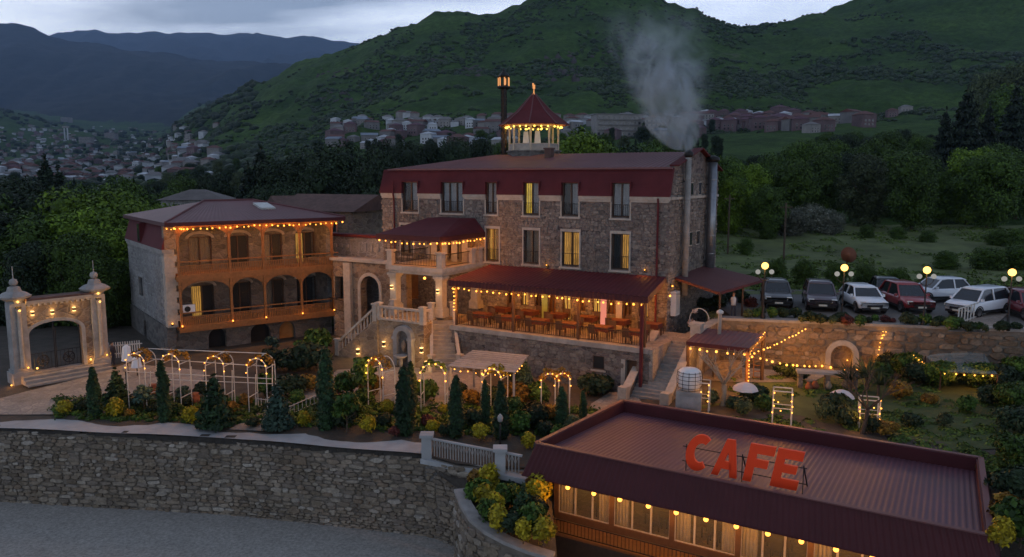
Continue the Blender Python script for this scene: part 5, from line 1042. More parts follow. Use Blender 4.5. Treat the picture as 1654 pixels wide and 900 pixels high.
for x, z in bl+[(bl[-1][0]+1.4, 0), (bl[-1][0]+2.8, 0)]: o = link('bulb', BM['big'], None, t); o.location = (x, -.15, ZFB-.18); MB().tube([(x, -.15, ZFB-.06), (x, -.15, ZFB+.02)], .03, 6).build('socket', M['iron'], t)
MB().tube([(bl[0][0]-.3, -.15, ZFB+.01), (bl[-1][0]+3.2, -.15, ZFB+.01)], .015, 5).build('cable', M['iron'], t)
# roof sign
def strokes_C():
    pts = []
    for a in np.linspace(R(52), R(308), 22): pts.append((.5+.5*math.cos(a), .5+.5*math.sin(a)))
    inn = []
    for a in np.linspace(R(300), R(60), 22): inn.append((.54+.2*math.cos(a), .5+.27*math.sin(a)))
    return [pts+inn]
LET = {'C': None, 'A': [[(0, 0), (.27, 0), (.40, .33), (.46, .68), (.5, 1), (.34, 1)], [(.34, 1), (.5, 1), (.66, 1), (1, 0), (.73, 0), (.5, .72)], [(.25, .2), (.75, .2), (.70, .4), (.31, .4)]],
       'F': [[(0, 0), (.3, 0), (.3, 1), (0, 1)], [(.3, .76), (.9, .76), (.9, 1), (.3, 1)], [(.3, .4), (.76, .4), (.76, .61), (.3, .61)]], 'E': [[(0, 0), (.3, 0), (.3, 1), (0, 1)], [(.3, .76), (.9, .76), (.9, 1), (.3, 1)], [(.3, .4), (.78, .4), (.78, .61), (.3, .61)], [(.3, 0), (.93, 0), (.93, .24), (.3, .24)]]}
sg = thing('roof_sign', 'large slanted red CAFE letters standing on the cafe roof', 'sign', C.wld(0, 0, 0), CA); yl = 1.15
lx = [C.hit(u, v, yl) for u, v in ((1106, 735), (1152, 744), (1203, 750), (1247, 760))]; z0l = C.hit(1125, 762, yl)[1]; z1l = C.hit(1135, 704, yl)[1]; hl = z1l-z0l; ends = [C.hit(u, v, yl)[0] for u, v in ((1148, 735), (1193, 744), (1248, 750), (1294, 760))]
z0l = max(z0l, 1.58)
def slant(p, x0, w): return (x0-.04*w+p[0]*w*1.0+p[1]*w*.26, z0l+p[1]*hl)
for (ch, (x0, _), xe) in zip('CAFE', lx, ends):
    wd_ = xe-x0; s = MB()
    if ch == 'C':
        n = 22; o_a = [(.5+.5*math.cos(a), .5+.5*math.sin(a)) for a in np.linspace(R(50), R(310), n)]; i_a = [(.56+.26*math.cos(a), .5+.27*math.sin(a)) for a in np.linspace(R(62), R(298), n)]
        for k in range(n-1): s.xz([slant(p, x0, wd_) for p in (o_a[k], o_a[k+1], i_a[k+1], i_a[k])], yl-.13, yl+.0)
    else:
        for k, pl_ in enumerate(LET[ch]):
            if ch == 'A' and k < 2: pl_ = [[(0, 0), (.27, 0), (.5, .66), (.5, 1), (.34, 1)], [(.5, 1), (.5, .66), (.73, 0), (1, 0), (.66, 1)]][k]
            s.xz([slant(p, x0, wd_) for p in pl_], yl-.13+(.003 if k else 0), yl-(.003 if k else 0))
    o = s.build('letter_'+ch.lower(), M['letter_red'], sg)
xa_, xb_ = lx[0][0]-.1, ends[-1]+.2
MB().bar((xa_, yl+.05, z0l+.25), (xb_, yl+.05, z0l+.25), .03).bar((xa_, yl+.05, z0l+.85), (xb_, yl+.05, z0l+.85), .03).build('carrier_rail', M['iron'], sg)
for x in (xa_+.15, (xa_+xb_)/2, xb_-.12): MB().bar((x, yl+.05, 1.4), (x, yl+.05, z0l+.95), .03).bar((x, yl+1.0, 1.38), (x, yl+.06, z0l+.9), .04).build('strut', M['iron'], sg)
# ------------------------------------------------------------------ garden wall below the car park
KA = math.atan2(-4.1, 18.0); K = Frame(12.2, 47.5, KA); KL = 30; gw = thing('garden_wall', 'tall rubble garden wall with arched niche below the car park', 'wall', (12.2, 47.5, 1.3)); 
nx0, nx1 = K.hit(1341, 580)[0], K.hit(1377, 580)[0]; nzt = K.hit(1358, 557)[1]; nzb = 1.4; ZKT = 4.15
mw = thing('tmp', 'x', 'x'); 
w = MB(); 
def kw(x, y, z): p = K.wld(x, y, z); return (p.x-12.2, p.y-47.5, p.z-1.3)
def kbox(mb, x0, x1, y0, y1, z0, z1): return mb.hull8([kw(x0, y0, z0), kw(x1, y0, z0), kw(x1, y1, z0), kw(x0, y1, z0), kw(x0, y0, z1), kw(x1, y0, z1), kw(x1, y1, z1), kw(x0, y1, z1)])
bpy.data.objects.remove(mw)
for a, b, c, d in rects(0, KL, .6, ZKT, [(nx0, nx1, nzb, nzt)]): kbox(w, a, b, 0, .6, c, d)
w.build('mortar_core', M['wall_mortar'], gw); w = MB(); kbox(w, 0, KL, -.12, .72, ZKT+.002, ZKT+.16); w.build('coping', M['coping'], gw); w = MB(); kbox(w, nx0, nx1, .5, .58, nzb, nzt); w.build('niche_back', M['warm_stone'], gw)
rN = (nx1-nx0)/2; cN = (nx0+nx1)/2; s = MB(); arch_ring(s, 0, 0, rN, .32, -.2, .1, n=13); v_ = s.v; s.v = [kw(cN+x, y, nzt-rN+z) for x, y, z in v_]; s.build('niche_arch', M['trim'], gw)
s = MB(); arch_fill(s, nx0, nx1, nzt-rN, nzt, .02, .5); s.v = [kw(*p) for p in s.v]; s.build('niche_spandrel', M['wall_mortar'], gw)
s = MB(); kbox(s, nx0-.32, nx0, -.2, .1, nzb, nzt-rN); kbox(s, nx1, nx1+.32, -.2, .1, nzb, nzt-rN); s.build('niche_jamb', M['trim'], gw)
def kskip(c, z):
    x = (Vector((c.x, c.y, 0))-K.o).dot(K.ex); return nx0-.35 < x < nx1+.35 and z < nzt+.35
rubble(gw, [(K.wld(0, 0, 0), K.wld(KL, 0, 0))], lambda c: 1.2, lambda c: ZKT-.04, 'rubble_warm', .24, .52, .3, .95, lambda c: c.x < 31, kskip, seed=21)
link('bulb', BM['tiny'], None, gw).location = kw(nx1-.2, -.02+.45, nzb+.5)
# ------------------------------------------------------------------ foliage
def tri_mesh(name, Vs, Fs, mat, smooth=False): return qmesh(name, np.concatenate(Vs), np.concatenate(Fs), mat, smooth)
def leaf_cloud(name, blobs, n, size, mat, seed=0, core=.7, up=.25, aspect=1.7, shell=(.62, 1.08)):
    g = np.random.default_rng(seed); bl = np.array(blobs, float); wgt = (bl[:, 3]*bl[:, 4]+bl[:, 4]*bl[:, 5]+bl[:, 3]*bl[:, 5]); k = g.choice(len(bl), n, p=wgt/wgt.sum())
    d = g.normal(size=(n, 3)); d /= np.linalg.norm(d, axis=1)[:, None]; d[:, 2] = np.where((d[:, 2] < -.35) & (g.random(n) < .5), -d[:, 2], d[:, 2])
    c = bl[k, :3]+d*bl[k, 3:]*g.uniform(shell[0], shell[1], n)[:, None]
    nr = d+g.normal(size=(n, 3))*.55+np.array([0, 0, up]); nr /= np.linalg.norm(nr, axis=1)[:, None]
    a = np.cross(nr, g.normal(size=(n, 3))); a /= np.linalg.norm(a, axis=1)[:, None]; b = np.cross(nr, a); s = size*g.uniform(.55, 1.35, n)[:, None]; a *= s*aspect/2; b *= s/2
    V = np.stack([c-a, c-b*1.0+nr*s*.15, c+a, c+b], 1).reshape(-1, 3); i0 = np.arange(n)*4; F = np.concatenate([np.stack([i0, i0+1, i0+2], 1), np.stack([i0, i0+2, i0+3], 1)])
    Vs, Fs = [V], [F]; off = len(V)
    if core:
        for q in bl:
            cv = ICO1[0]*q[3:]*core*(1+g.uniform(-.18, .18, (len(ICO1[0]), 1)))+q[:3]; Vs.append(cv); Fs.append(ICO1[1]+off); off += len(cv)
    return tri_mesh(name, Vs, Fs, M[mat])
def branches(base, h, seed, n=5, r0=.16, spread=.45, mat='bark', lean=(0, 0)):
    g = random.Random(seed); mb = MB(); top_ = Vector((lean[0], lean[1], h)); tr = [Vector((0, 0, -.3)), Vector((g.uniform(-.03, .03)*h, g.uniform(-.03, .03)*h, h*.3)), top_*.62, top_]
    mb.tube(tr, [r0*1.25, r0, r0*.65, r0*.2], 7)
    for i in range(n):
        f = g.uniform(.3, .8); p = tr[1].lerp(tr[3], (f-.3)/.7) if f > .3 else tr[1]; a = 2*math.pi*(i+g.random()*.6)/n; L = h*spread*(1.15-f*.6)
        q = p+Vector((math.cos(a)*L*.55, math.sin(a)*L*.55, L*.4)); e_ = q+Vector((math.cos(a+.3)*L*.4, math.sin(a+.3)*L*.4, L*.55)); mb.tube([p, q, e_], [r0*.5, r0*.33, r0*.08], 5)
    return mb
def tree_proto(name, h, w, mat, seed, n=2600, size=.42, nb=15, squat=.8, bark='bark', base=.32, core=.68):
    g = random.Random(seed); t = thing(name, 'x', 'tree'); branches((0, 0, 0), h*.8, seed, 6, h*.018, mat=bark).build('trunk', M[bark], t)
    bl = []
    for i in range(nb):
        f = (i+.5)/nb; z = base+(1-base)*f*.93; rad = w/2*math.sqrt(max(.05, 1-((z-.58)/.46)**2)); a = i*2.4+g.uniform(-.5, .5); rr_ = rad*g.uniform(.25, .8); k = w*g.uniform(.17, .27)
        bl.append((math.cos(a)*rr_, math.sin(a)*rr_, z*h*.95, k, k, k*squat))
    o = link('crown', leaf_cloud('crown', bl, n, size, mat, seed, core), None, t); return t
def conifer_proto(name, h, w, mat, seed, n=2600, size=.4, tiers=11):
    g = np.random.default_rng(seed); t = thing(name, 'x', 'tree'); MB().tube([(0, 0, -.3), (0, 0, h*.95)], [h*.016, h*.003], 7).build('trunk', M['bark'], t); bl = []
    for i in range(tiers):
        f = i/(tiers-1); z = h*(.1+.86*f); rad = w/2*(1-f)**.85+.12; m_ = max(3, int(8*(1-f)+2))
        for k in range(m_): a = 2*math.pi*(k+g.random()*.7)/m_; rr_ = rad*.55*g.uniform(.8, 1.1); bl.append((math.cos(a)*rr_, math.sin(a)*rr_, z-.05*rad, rad*.42, rad*.42, h*.028+rad*.06))
    bl.append((0, 0, h*.5, w*.13, w*.13, h*.42)); link('crown', leaf_cloud('crown', bl, n, size, mat, seed, .6, up=.1, aspect=2.4), None, t); return t
def cypress_proto(name, h, r, mat, seed, n=1900, size=.16):
    t = thing(name, 'x', 'tree'); MB().tube([(0, 0, -.2), (0, 0, h*.8)], [.07, .02], 6).build('trunk', M['bark'], t); g = random.Random(seed); bl = []
    for i in range(9): f = i/8; bl.append((g.uniform(-.06, .06), g.uniform(-.06, .06), h*(.1+.82*f), r*(.92+.2*f-.72*f**3)*g.uniform(.92, 1.08), r*(.92+.2*f-.72*f**3)*g.uniform(.92, 1.08), h*.12))
    link('crown', leaf_cloud('crown', bl, n, size, mat, seed, .85, up=.9, aspect=2.2, shell=(.85, 1.1)), None, t); return t
def shrub_proto(name, w, h, mat, seed, n=700, size=.11, nb=7, cat='shrub', core=.75):
    t = thing(name, 'x', cat); g = random.Random(seed); bl = [(0, 0, h*.5, w*.36, w*.36, h*.45)]
    for i in range(nb): a = i*2.4; rr_ = w*.28*g.random()**.5; bl.append((math.cos(a)*rr_, math.sin(a)*rr_, h*g.uniform(.35, .75), w*g.uniform(.15, .26), w*g.uniform(.15, .26), h*g.uniform(.18, .28)))
    MB().tube([(0, 0, -.1), (0, 0, h*.4)], .03, 5).build('stem', M['bark'], t); link('foliage', leaf_cloud('foliage', bl, n, size, mat, seed, core), None, t); return t
USED = {}
def place(proto, loc, label, group, s=1.0, rz=None, sz=None):
    o = proto if not USED.get(proto.name) else copy_tree(proto); USED[proto.name] = True
    o.location = loc; o.rotation_euler = (0, 0, random.uniform(0, 6.28) if rz is None else rz); q = random.uniform(.9, 1.14) if 'shrub' in proto.name else 1; o.scale = (s*q, s/q, sz or s*random.uniform(.9, 1.1) if 'shrub' in proto.name else sz or s); tag(o, label, None, group); return o
def ground(u, v, it=6):                       # where a sight line meets the garden soil
    z = .5
    for _ in range(it): p = P(u, v, z); z = gz(p.x, p.y)
    return Vector((p.x, p.y, z))
cy1, cy2, cy3 = cypress_proto('cypress', 3.4, .42, 'leaf_cypress', 1, 3400, .12), cypress_proto('cypress', 3.4, .5, 'leaf_cypress', 2, 3800, .12), cypress_proto('cypress', 3.4, .33, 'leaf_cypress', 3, 3000, .12)
sp1, sp2 = conifer_proto('spruce', 3.0, 1.9, 'leaf_blue', 4, 1500, .17, 9), conifer_proto('spruce', 3.0, 2.0, 'leaf_cypress', 5, 1500, .17, 9)
ye1, ye2, ye3 = shrub_proto('golden_shrub', 1.05, .95, 'leaf_yellow', 6, 800, .1), shrub_proto('golden_shrub', 1.0, 1.1, 'leaf_yellow', 7, 800, .1), shrub_proto('golden_shrub', 1.1, .8, 'leaf_yellow', 8, 800, .1)
LG = None
gr1, gr2, gr3 = shrub_proto('green_shrub', 1.5, 1.2, 'leaf_mid', 9, 900, .13), shrub_proto('green_shrub', 1.6, 1.0, 'leaf_dark', 10, 900, .13), shrub_proto('olive_shrub', 1.4, 1.3, 'leaf_olive', 12, 900, .12)
or1, rd1 = shrub_proto('orange_shrub', 1.4, 1.0, 'leaf_orange', 13, 900, .11), shrub_proto('red_shrub', 1.2, .9, 'leaf_red', 14, 800, .11)
st1, st2 = tree_proto('young_tree', 2.6, 1.9, 'leaf_mid', 15, 900, .17, 8, .7, base=.5), tree_proto('young_tree', 2.4, 2.0, 'leaf_blue', 16, 900, .17, 8, .55, base=.55)
# tall cypresses: (pixel column, foot row, top row)
for k, (u, v, vt, pr, wh) in enumerate(((155, 674, 590, cy1, 'leftmost dark cypress, nearest the gate portal'), (266, 681, 580, cy3, 'slim dark cypress before the first lit rose arch'), (529, 693, 560, cy1, 'tall dark cypress in front of the entrance stair'), (655, 703, 590, cy2, 'broad dark cypress in front of the stone fountain'), (665, 668, 582, cy3, 'slim cypress just behind the broad fountain cypress'), (737, 706, 603, cy1, 'dark cypress right of the fountain, by the rose arch'), (810, 709, 612, cy1, 'dark cypress before the grey pergola'), (784, 690, 612, cy3, 'thin cypress left of the pergola, set back'), (907, 692, 622, cy2, 'dark cypress right of the twin lit arch'), (941, 684, 630, cy3, 'rightmost small cypress near the cafe roof corner'))):
    p = ground(u, v); h = (v-vt)*p.y/1261; place(pr, p, wh, 'cypresses in the front garden', max(.55, min(1.05, h/3.4)), None, h/3.4)
for u, v, vt, pr, wh in ((190, 655, 588, sp2, 'soft grey-green young conifer right of the leftmost cypress'), (349, 690, 595, sp2, 'dark spruce below the third lit rose arch'), (449, 693, 608, sp1, 'blue spruce beside the garden path'), (848, 640, 575, sp1, 'small blue spruce at the pergola end')):
    p = ground(u, v); h = (v-vt)*p.y/1261; place(pr, p, wh, 'young conifers in the front garden', h/3.0)
for u, v, hpx, pr, wh in ((106, 671, 26, ye1, 'golden shrub at the left end of the bed'), (188, 674, 34, ye2, 'golden shrub between the leftmost cypress and the next'), (308, 684, 30, ye1, 'golden shrub left of the dark spruce'), (491, 690, 28, ye2, 'golden shrub left of the tall stair cypress'), (595, 699, 30, ye1, 'brightest round golden shrub left of the broad cypress'), (626, 668, 28, ye3, 'dull golden shrub behind the brightest one'), (776, 712, 30, ye1, 'golden shrub by the railing post'), (854, 726, 28, ye2, 'golden shrub at the cafe roof corner'), (716, 668, 20, ye3, 'dull golden shrub behind the fountain cypresses'), (699, 698, 24, ye3, 'low golden shrub between two cypresses')):
    p = ground(u, v); place(pr, p, wh, 'golden shrubs in the front garden', hpx*p.y/1261/.95)
k = 0
SH = [(228, 660, 26, gr2), (248, 668, 20, gr2), (285, 672, 22, gr1), (330, 640, 26, gr2), (375, 668, 22, or1), (398, 655, 24, or1), (300, 660, 24, gr2), (410, 690, 20, gr2), (470, 640, 44, gr2), (498, 632, 34, or1), (480, 655, 26, gr1), (555, 690, 40, gr2), (572, 672, 26, gr1), (560, 640, 40, gr1), (600, 640, 44, or1), (620, 690, 26, gr2), (690, 690, 26, rd1), (690, 650, 40, gr1), (765, 690, 36, gr2), (760, 655, 34, or1), (835, 655, 44, or1), (838, 700, 38, gr1), (862, 690, 44, gr2), (870, 655, 40, gr1), (880, 705, 30, gr2), (900, 712, 26, gr1), (925, 700, 30, gr3), (960, 640, 46, gr2), (975, 632, 30, gr2), (856, 600, 40, gr1), (835, 620, 36, gr2), (500, 600, 52, gr2), (515, 575, 44, gr1), (470, 600, 44, gr2), (440, 600, 40, gr2), (760, 560, 34, gr1), (640, 705, 24, rd1), (720, 704, 24, gr2), (590, 655, 30, gr1), (430, 640, 34, gr1), (540, 655, 30, rd1), (795, 655, 34, gr2), (890, 680, 36, or1), (820, 690, 30, rd1), (135, 665, 22, gr2), (210, 675, 18, or1), (740, 640, 26, gr2), (655, 640, 26, gr1), (330, 678, 18, or1), (435, 668, 20, gr2)]
near = ['left of the garden path', 'between path and fountain', 'round the fountain plaza', 'before the terrace wall']
cs = {}
for u, v, hpx, pr in sorted(SH, key=lambda t: t[0]):
    p = ground(u, v); nm = pr.name.split('.')[0].split('_')[0]; zone = near[0 if u < 420 else 1 if u < 590 else 2 if u < 780 else 3]; k += 1
    cs[(nm, zone)] = cs.get((nm, zone), -1)+1; place(pr, p, f'{"low" if hpx < 27 else "middling" if hpx < 38 else "tall"} {nm} shrub {zone}, {ORD[cs[(nm, zone)]]} {nm} one from the left', 'leafy shrubs in the front garden', hpx*p.y/1261/1.1)
for u, v, vt, pr, wh in ((233, 668, 618, st2, 'little round-headed tree with dark crown left of the first arch cypress'), (560, 700, 632, st1, 'thin young tree with pale stem left of the brightest golden shrub'), (590, 650, 575, st1, 'young tree lit from behind, left of the fountain'), (295, 655, 620, st2, 'small flat-crowned tree among the rose arches'), (830, 690, 640, st1, 'young leafy tree right of the pergola cypress'), (488, 590, 548, st1, 'small tree under the balconied house'), (440, 575, 540, st2, 'dark small tree by the cellar arches')):
    p = ground(u, v); place(pr, p, wh, 'young trees in the front garden', (v-vt)*p.y/1261/2.5)
# low ground cover in the beds: small leaves, nobody could count them
g = np.random.default_rng(5); bl = []
for i in range(950):
    u = g.uniform(90, 960); v = g.uniform(645, 690)+max(0, (u-400)*.03); p = ground(u, v)
    if p.y > yfront(p.x)+1.6+1.0*max(0, min(1, (p.x+22)/16)): bl.append((p.x, p.y, p.z+.05, g.uniform(.2, .5), g.uniform(.2, .5), g.uniform(.08, .3)))
tag(link('ground_cover', leaf_cloud('ground_cover', bl, 20000, .09, 'leaf_wood', 3, .6)), 'low mixed green ground cover in the garden beds', 'ground cover', None, 'stuff')
# planter by the cafe
for i, (u, v, hpx, pr, wh) in enumerate(((790, 800, 44, ye2, 'golden shrub at the back left of the curved planter'), (772, 815, 34, gr1, 'green shrub at the left tip of the curved planter'), (800, 835, 34, ye2, 'golden shrub midway along the curved planter'), (805, 862, 40, ye2, 'golden shrub at the front left of the curved planter'), (845, 875, 36, ye2, 'golden shrub at the front right of the curved planter'), (878, 880, 42, ye2, 'golden shrub against the cafe corner post'), (830, 800, 30, gr2, 'dark shrub under the railing in the planter'), (845, 845, 60, sp2, 'dark little spruce in the middle of the planter'), (870, 815, 44, ye2, 'golden shrub under the cafe roof corner'), (815, 788, 30, ye1, 'yellow shrub right below the railing'), (775, 795, 34, or1, 'orange-green shrub below the first railing panel'), (790, 845, 30, gr1, 'low green shrub between the golden ones on the planter edge'), (828, 862, 34, gr2, 'dark green shrub at the planter front middle'), (862, 862, 40, gr1, 'green shrub behind the right golden pair of the planter'), (785, 822, 40, ye1, 'yellow shrub left of the little planter spruce'), (822, 822, 34, gr1, 'green shrub behind the little planter spruce'), (858, 838, 36, gr2, 'dark shrub right of the little planter spruce'))):
    p = P(u, v, -.75); place(pr, p, wh, 'shrubs in the curved planter', hpx*p.y/1261/(3.0 if pr is sp2 else 1.0)*1.2)
# ------------------------------------------------------------------ lit rose arches, pergola, garden furniture
def rose_arch(label, c, rz, w, h, dep, kind='small', nb=7, roses='leaf_orange', group='lit rose arches in the garden'):
    t = thing('rose_arch', label, 'arch', c, rz, group); r = w/2; zs = h-r
    for y in (-dep/2, dep/2):
        pth = [(-r, y, 0), (-r, y, zs)]+[(r*math.cos(a), y, zs+r*math.sin(a)) for a in np.linspace(math.pi, 0, 11)[1:-1]]+[(r, y, zs), (r, y, 0)]; MB().tube(pth, .028, 6).build('hoop', M['white_metal'], t)
        for k in range(nb if y < 0 else 0):
            a = math.pi*(k+.5)/nb; b = link('bulb', BM[kind], None, t); b.location = ((r+.03)*math.cos(a), y-.06 if y < 0 else y+.06, zs+(r+.03)*math.sin(a))
    for x, z in ((-r, .9), (r, .9), (-r, zs), (r, zs), (0, h)): MB().bar((x, -dep/2, z), (x, dep/2, z), .035).build('cross_bar', M['white_metal'], t)
    for sg in (-1, 1): b = link('bulb', BM[kind], None, t); b.location = (sg*(r+.05), -dep/2-.06, zs-.25)
    bl = [(r*math.cos(a), random.uniform(-dep/2, dep/2), zs+r*math.sin(a), .16, .2, .16) for a in np.linspace(.4, 2.8, 7)]; tag(link('climbing_rose', leaf_cloud('climbing_rose', bl, 240, .1, roses, int(c[0]*10) % 97, .0), None, t), kind='stuff')
    return t
ga = R(-9)
for u, v, wh in ((233, 660, 'leftmost lit rose arch, by the court'), (288, 664, 'second lit rose arch from the left'), (358, 660, 'third lit rose arch from the left'), (425, 665, 'rightmost of the four arches on the white pipe frame')):
    p = ground(u, v); top_v = {233: 562, 288: 563, 358: 567, 425: 570}[u]; h = (v-top_v)*p.y/1261; rose_arch(wh+' before the balconied house', p, ga, 1.05, h, 1.0, 'tiny', 5)
pf = thing('pipe_trellis', 'long white pipe trellis joining the rose arches', 'trellis', ground(250, 655), 0); o_ = pf.location
for (u0, v0, u1, v1) in ((236, 563, 430, 571), (236, 579, 432, 592), (205, 600, 440, 612), (270, 613, 440, 620)):
    a, b = D(u0, v0, 41.2), D(u1, v1, 40.0); MB().tube([a-o_, b-o_], .025, 6).build('rail', M['white_metal'], pf)
for u, vt, vb in ((205, 600, 648), (243, 600, 650), (309, 592, 650), (375, 598, 655), (413, 605, 660), (440, 588, 668)):
    g_ = ground(u, vb); t_ = D(u, vt, g_.y); MB().tube([g_-o_-Vector((0, 0, .2)), t_-o_], .028, 6).build('upright', M['white_metal'], pf)
for u, v, vt, w, wh, rz, rs in ((617, 660, 572, 1.3, 'lit rose arch just left of the stone fountain', -.2, 'leaf_orange'), (702, 662, 580, 1.3, 'lit rose arch at the foot of the right stair flight', .45, 'leaf_mid'), (801, 668, 588, 1.0, 'glowing rose arch under the pergola front', .1, 'leaf_yellow'), (888, 672, 596, .9, 'left hoop of the twin lit arch before the terrace wall', .5, 'leaf_orange'), (908, 668, 596, .75, 'right hoop of the twin lit arch before the terrace wall', .5, 'leaf_orange')):
    p = ground(u, v); h = (v-vt)*p.y/1261; rose_arch(wh, p, HA+rz, w, h, .8, 'small' if u < 850 else 'tiny', 6, rs, 'lit rose arches round the plaza')
# pergola with plank roof
pa, pb_, pc, pd = P(728, 590, 3.0), P(830, 600, 3.0), P(850, 575, 3.0), P(765, 567, 3.0)
pg = thing('pergola', 'small pergola with pale grey plank roof below the terrace', 'pergola', pa, 0); o_ = pa
for i in range(9):
    f = i/8; a = pa.lerp(pd, f)-o_; b = pb_.lerp(pc, f)-o_; MB().bar(a-(b-a)*.03, b+(b-a)*.03, .3, .04).build('plank', M['grey_plank'], pg)
for a, b in ((pa, pd), (pb_, pc)): MB().bar(a-o_-Vector((0, 0, .08)), b-o_-Vector((0, 0, .08)), .1, .12).build('beam', M['grey_plank'], pg)
for p in (pa, pb_, pc, pd, pa.lerp(pb_, .5)): q = p-o_; MB().cbox(q.x, q.y, -3.0+gz(p.x, p.y)-.1, .12, .12, 3.0-gz(p.x, p.y)).build('post', M['grey_plank'], pg)
string_lights('string of small bulbs along the pergola front', [pa-Vector((0, .1, .1)), pb_-Vector((0, .1, .1))], 9, 'tiny', .05); string_lights('short string of bulbs right of the pergola', [pb_-Vector((0, .1, 0)), D(848, 578, 43)], 5, 'tiny', .1)
# little lamp posts, pots and pond things in the front garden
def lantern_post(label, p, h=1.6):
    t = thing('garden_lamp', label, 'lamp', p, 0, 'small garden lamps'); MB().lathe([(.09, 0), (.05, .1), (.035, .3), (.03, h)], 8).build('post', M['iron'], t, True); MB().lathe([(.06, h), (.12, h+.05), (.14, h+.22), (.1, h+.32), (.02, h+.4)], 8).build('lantern', M['trim_grey'], t, True); return t
lantern_post('small unlit garden lamp post behind the railing', ground(808, 718), 1.1); lantern_post('thin dark lamp post at the left pipe trellis end', ground(206, 648), 1.7)
for u, v, wh in ((316, 655, 'terracotta pot under the second rose arch'), (248, 640, 'tall terracotta urn in the first rose arch'), (545, 638, 'clay pot beside the garden path')):
    t = thing('clay_pot', wh, 'pot', ground(u, v), 0, 'clay pots in the garden'); MB().lathe([(.14, 0), (.24, .25), (.26, .5), (.18, .62), (.22, .7)], 12).build('body', M['terracotta'], t, True); MB().lathe([(.19, .66), (.17, .67)], 12).build('soil', M['soil'], t)
def scroll_fence(label, u0, v0, u1, v1, mat='white_metal', h=.55):
    a, b = ground(u0, v0), ground(u1, v1); t = thing('bed_fence', label, 'fence', a, 0, 'low metal fences of the beds'); n = max(3, int((b-a).length/.28)); MB().bar((0, 0, h), (b-a)+Vector((0, 0, h)), .03).build('top_rail', M[mat], t); MB().bar((0, 0, .12), (b-a)+Vector((0, 0, .12)), .03).build('bottom_rail', M[mat], t)
    for i in range(n+1): q = (b-a)*(i/n); MB().bar(q, q+Vector((0, 0, h+.06)), .025).build('bar', M[mat], t)
scroll_fence('low scrolled metal fence by the golden shrub at the court', 108, 668, 145, 652, 'iron'); scroll_fence('low pale metal fence along the garden path', 462, 676, 520, 650); scroll_fence('low pale metal fence below the rightmost rose arch', 415, 660, 452, 664)
# ------------------------------------------------------------------ right garden
def rg(u, v): return ground(u, v)
r4 = [P(1109, 552, 3.95), P(1210, 563, 3.95), P(1236, 540, 4.15), P(1136, 530, 4.15)]
sh_ = thing('barbecue_shelter', 'garden shelter with dark red metal roof and lit corner post', 'shelter', Vector((r4[0].x, r4[0].y, 1.45)), 0); o_ = sh_.location
s = MB(); corrug(s, r4[0]-o_, r4[1]-o_, r4[2]-o_, r4[3]-o_, .28, .025, (0, 0, 1)); s.build('roof', M['roof_top'], sh_); s = MB()
for a, b in zip(r4, r4[1:]+r4[:1]): s.bar(a-o_-Vector((0, 0, .1)), b-o_-Vector((0, 0, .1)), .05, .22)
s.build('fascia', M['cafe_fascia'], sh_)
for p, m_ in zip(r4, ('dark_wood', 'wood', 'dark_wood', 'dark_wood')): q = p.lerp((r4[0]+r4[2])/2, .04)-o_; MB().cbox(q.x, q.y, -.1, .16, .16, q.z-.05).build('post', M[m_], sh_)
q = (r4[2].lerp(r4[3], .68).lerp(r4[0].lerp(r4[1], .4), .3))-o_; MB().lathe([(.11, -.2), (.11, 1.15), (.2, 1.2), (.2, 1.32), (.04, 1.42)], 10, (q.x, q.y, q.z)).build('stove_pipe', M['white_metal'], sh_, True)
fq = (r4[2]+r4[3])/2-o_; MB().box(fq.x-1.2, fq.x+.4, fq.y-.6, fq.y-.1, -.1, 1.0).build('hearth', M['warm_stone'], sh_)
dz = Vector((0, 0, -.25)); string_lights('string of amber bulbs along the shelter front eave', [r4[0]+dz, r4[1]+dz], 7, 'std', .05); string_lights('dense string of amber bulbs up the right roof edge of the shelter', [r4[1]+dz, r4[2]+Vector((0, 0, .12))], 12, 'tiny', 0, drop=0)
kt = lambda u, v: (lambda xz: K.wld(xz[0], -.25, xz[1]))(K.hit(u, v, -.25))
string_lights('string of bulbs rising from the shelter corner to the wall top', [r4[1]+dz, kt(1304, 528)], 16, 'small', .1)
string_lights('long string of bulbs from the shelter corner past the niche', [r4[1]+dz, kt(1330, 588), kt(1418, 590)], 16, 'std', .25)
string_lights('bulbs wound round the lit shelter post', [r4[1]+Vector((0, -.1, -.35)), r4[1]+Vector((0, -.1, -2.2))], 10, 'tiny', 0, drop=0)
string_lights('steep paired string of bulbs on the wall right of the niche', [kt(1427, 533), kt(1414, 592)], 10, 'tiny', 0, drop=0); string_lights('second steep string of bulbs on the wall right of the niche', [kt(1432, 534), kt(1424, 548)], 3, 'tiny', 0, drop=0)
# clear-roofed arbour by the wall, right
c4 = [D(1520, 600, 40.5), D(1612, 605, 40.0), D(1590, 572, 43.3), D(1495, 575, 43.3)]; ab = thing('clear_arbour', 'arbour with cloudy translucent roof edged with bulbs', 'arbour', Vector((c4[0].x, c4[0].y, 1.4)), 0); o_ = ab.location
s = MB(); apx = (c4[2]+c4[3])/2-o_+Vector((0, 0, .25)); s.add([p-o_ for p in c4]+[(c4[3]-o_).lerp(apx, .45), (c4[2]-o_).lerp(apx, .45)], [(0, 1, 5, 4), (1, 2, 5), (0, 4, 3), (4, 5, 2, 3)]); s.build('roof_sheet', M['greenhouse_film'], ab)
for p in c4: q = p-o_; MB().cbox(q.x, q.y, -.2, .06, .06, q.z+.2).build('post', M['dark_wood'], ab)
string_lights('string of bulbs along the arbour front edge', [c4[0], c4[1]], 6, 'small', .04); string_lights('string of bulbs down the arbour left edge', [D(1474, 572, 43.2), c4[0]], 10, 'tiny', .1, drop=0)
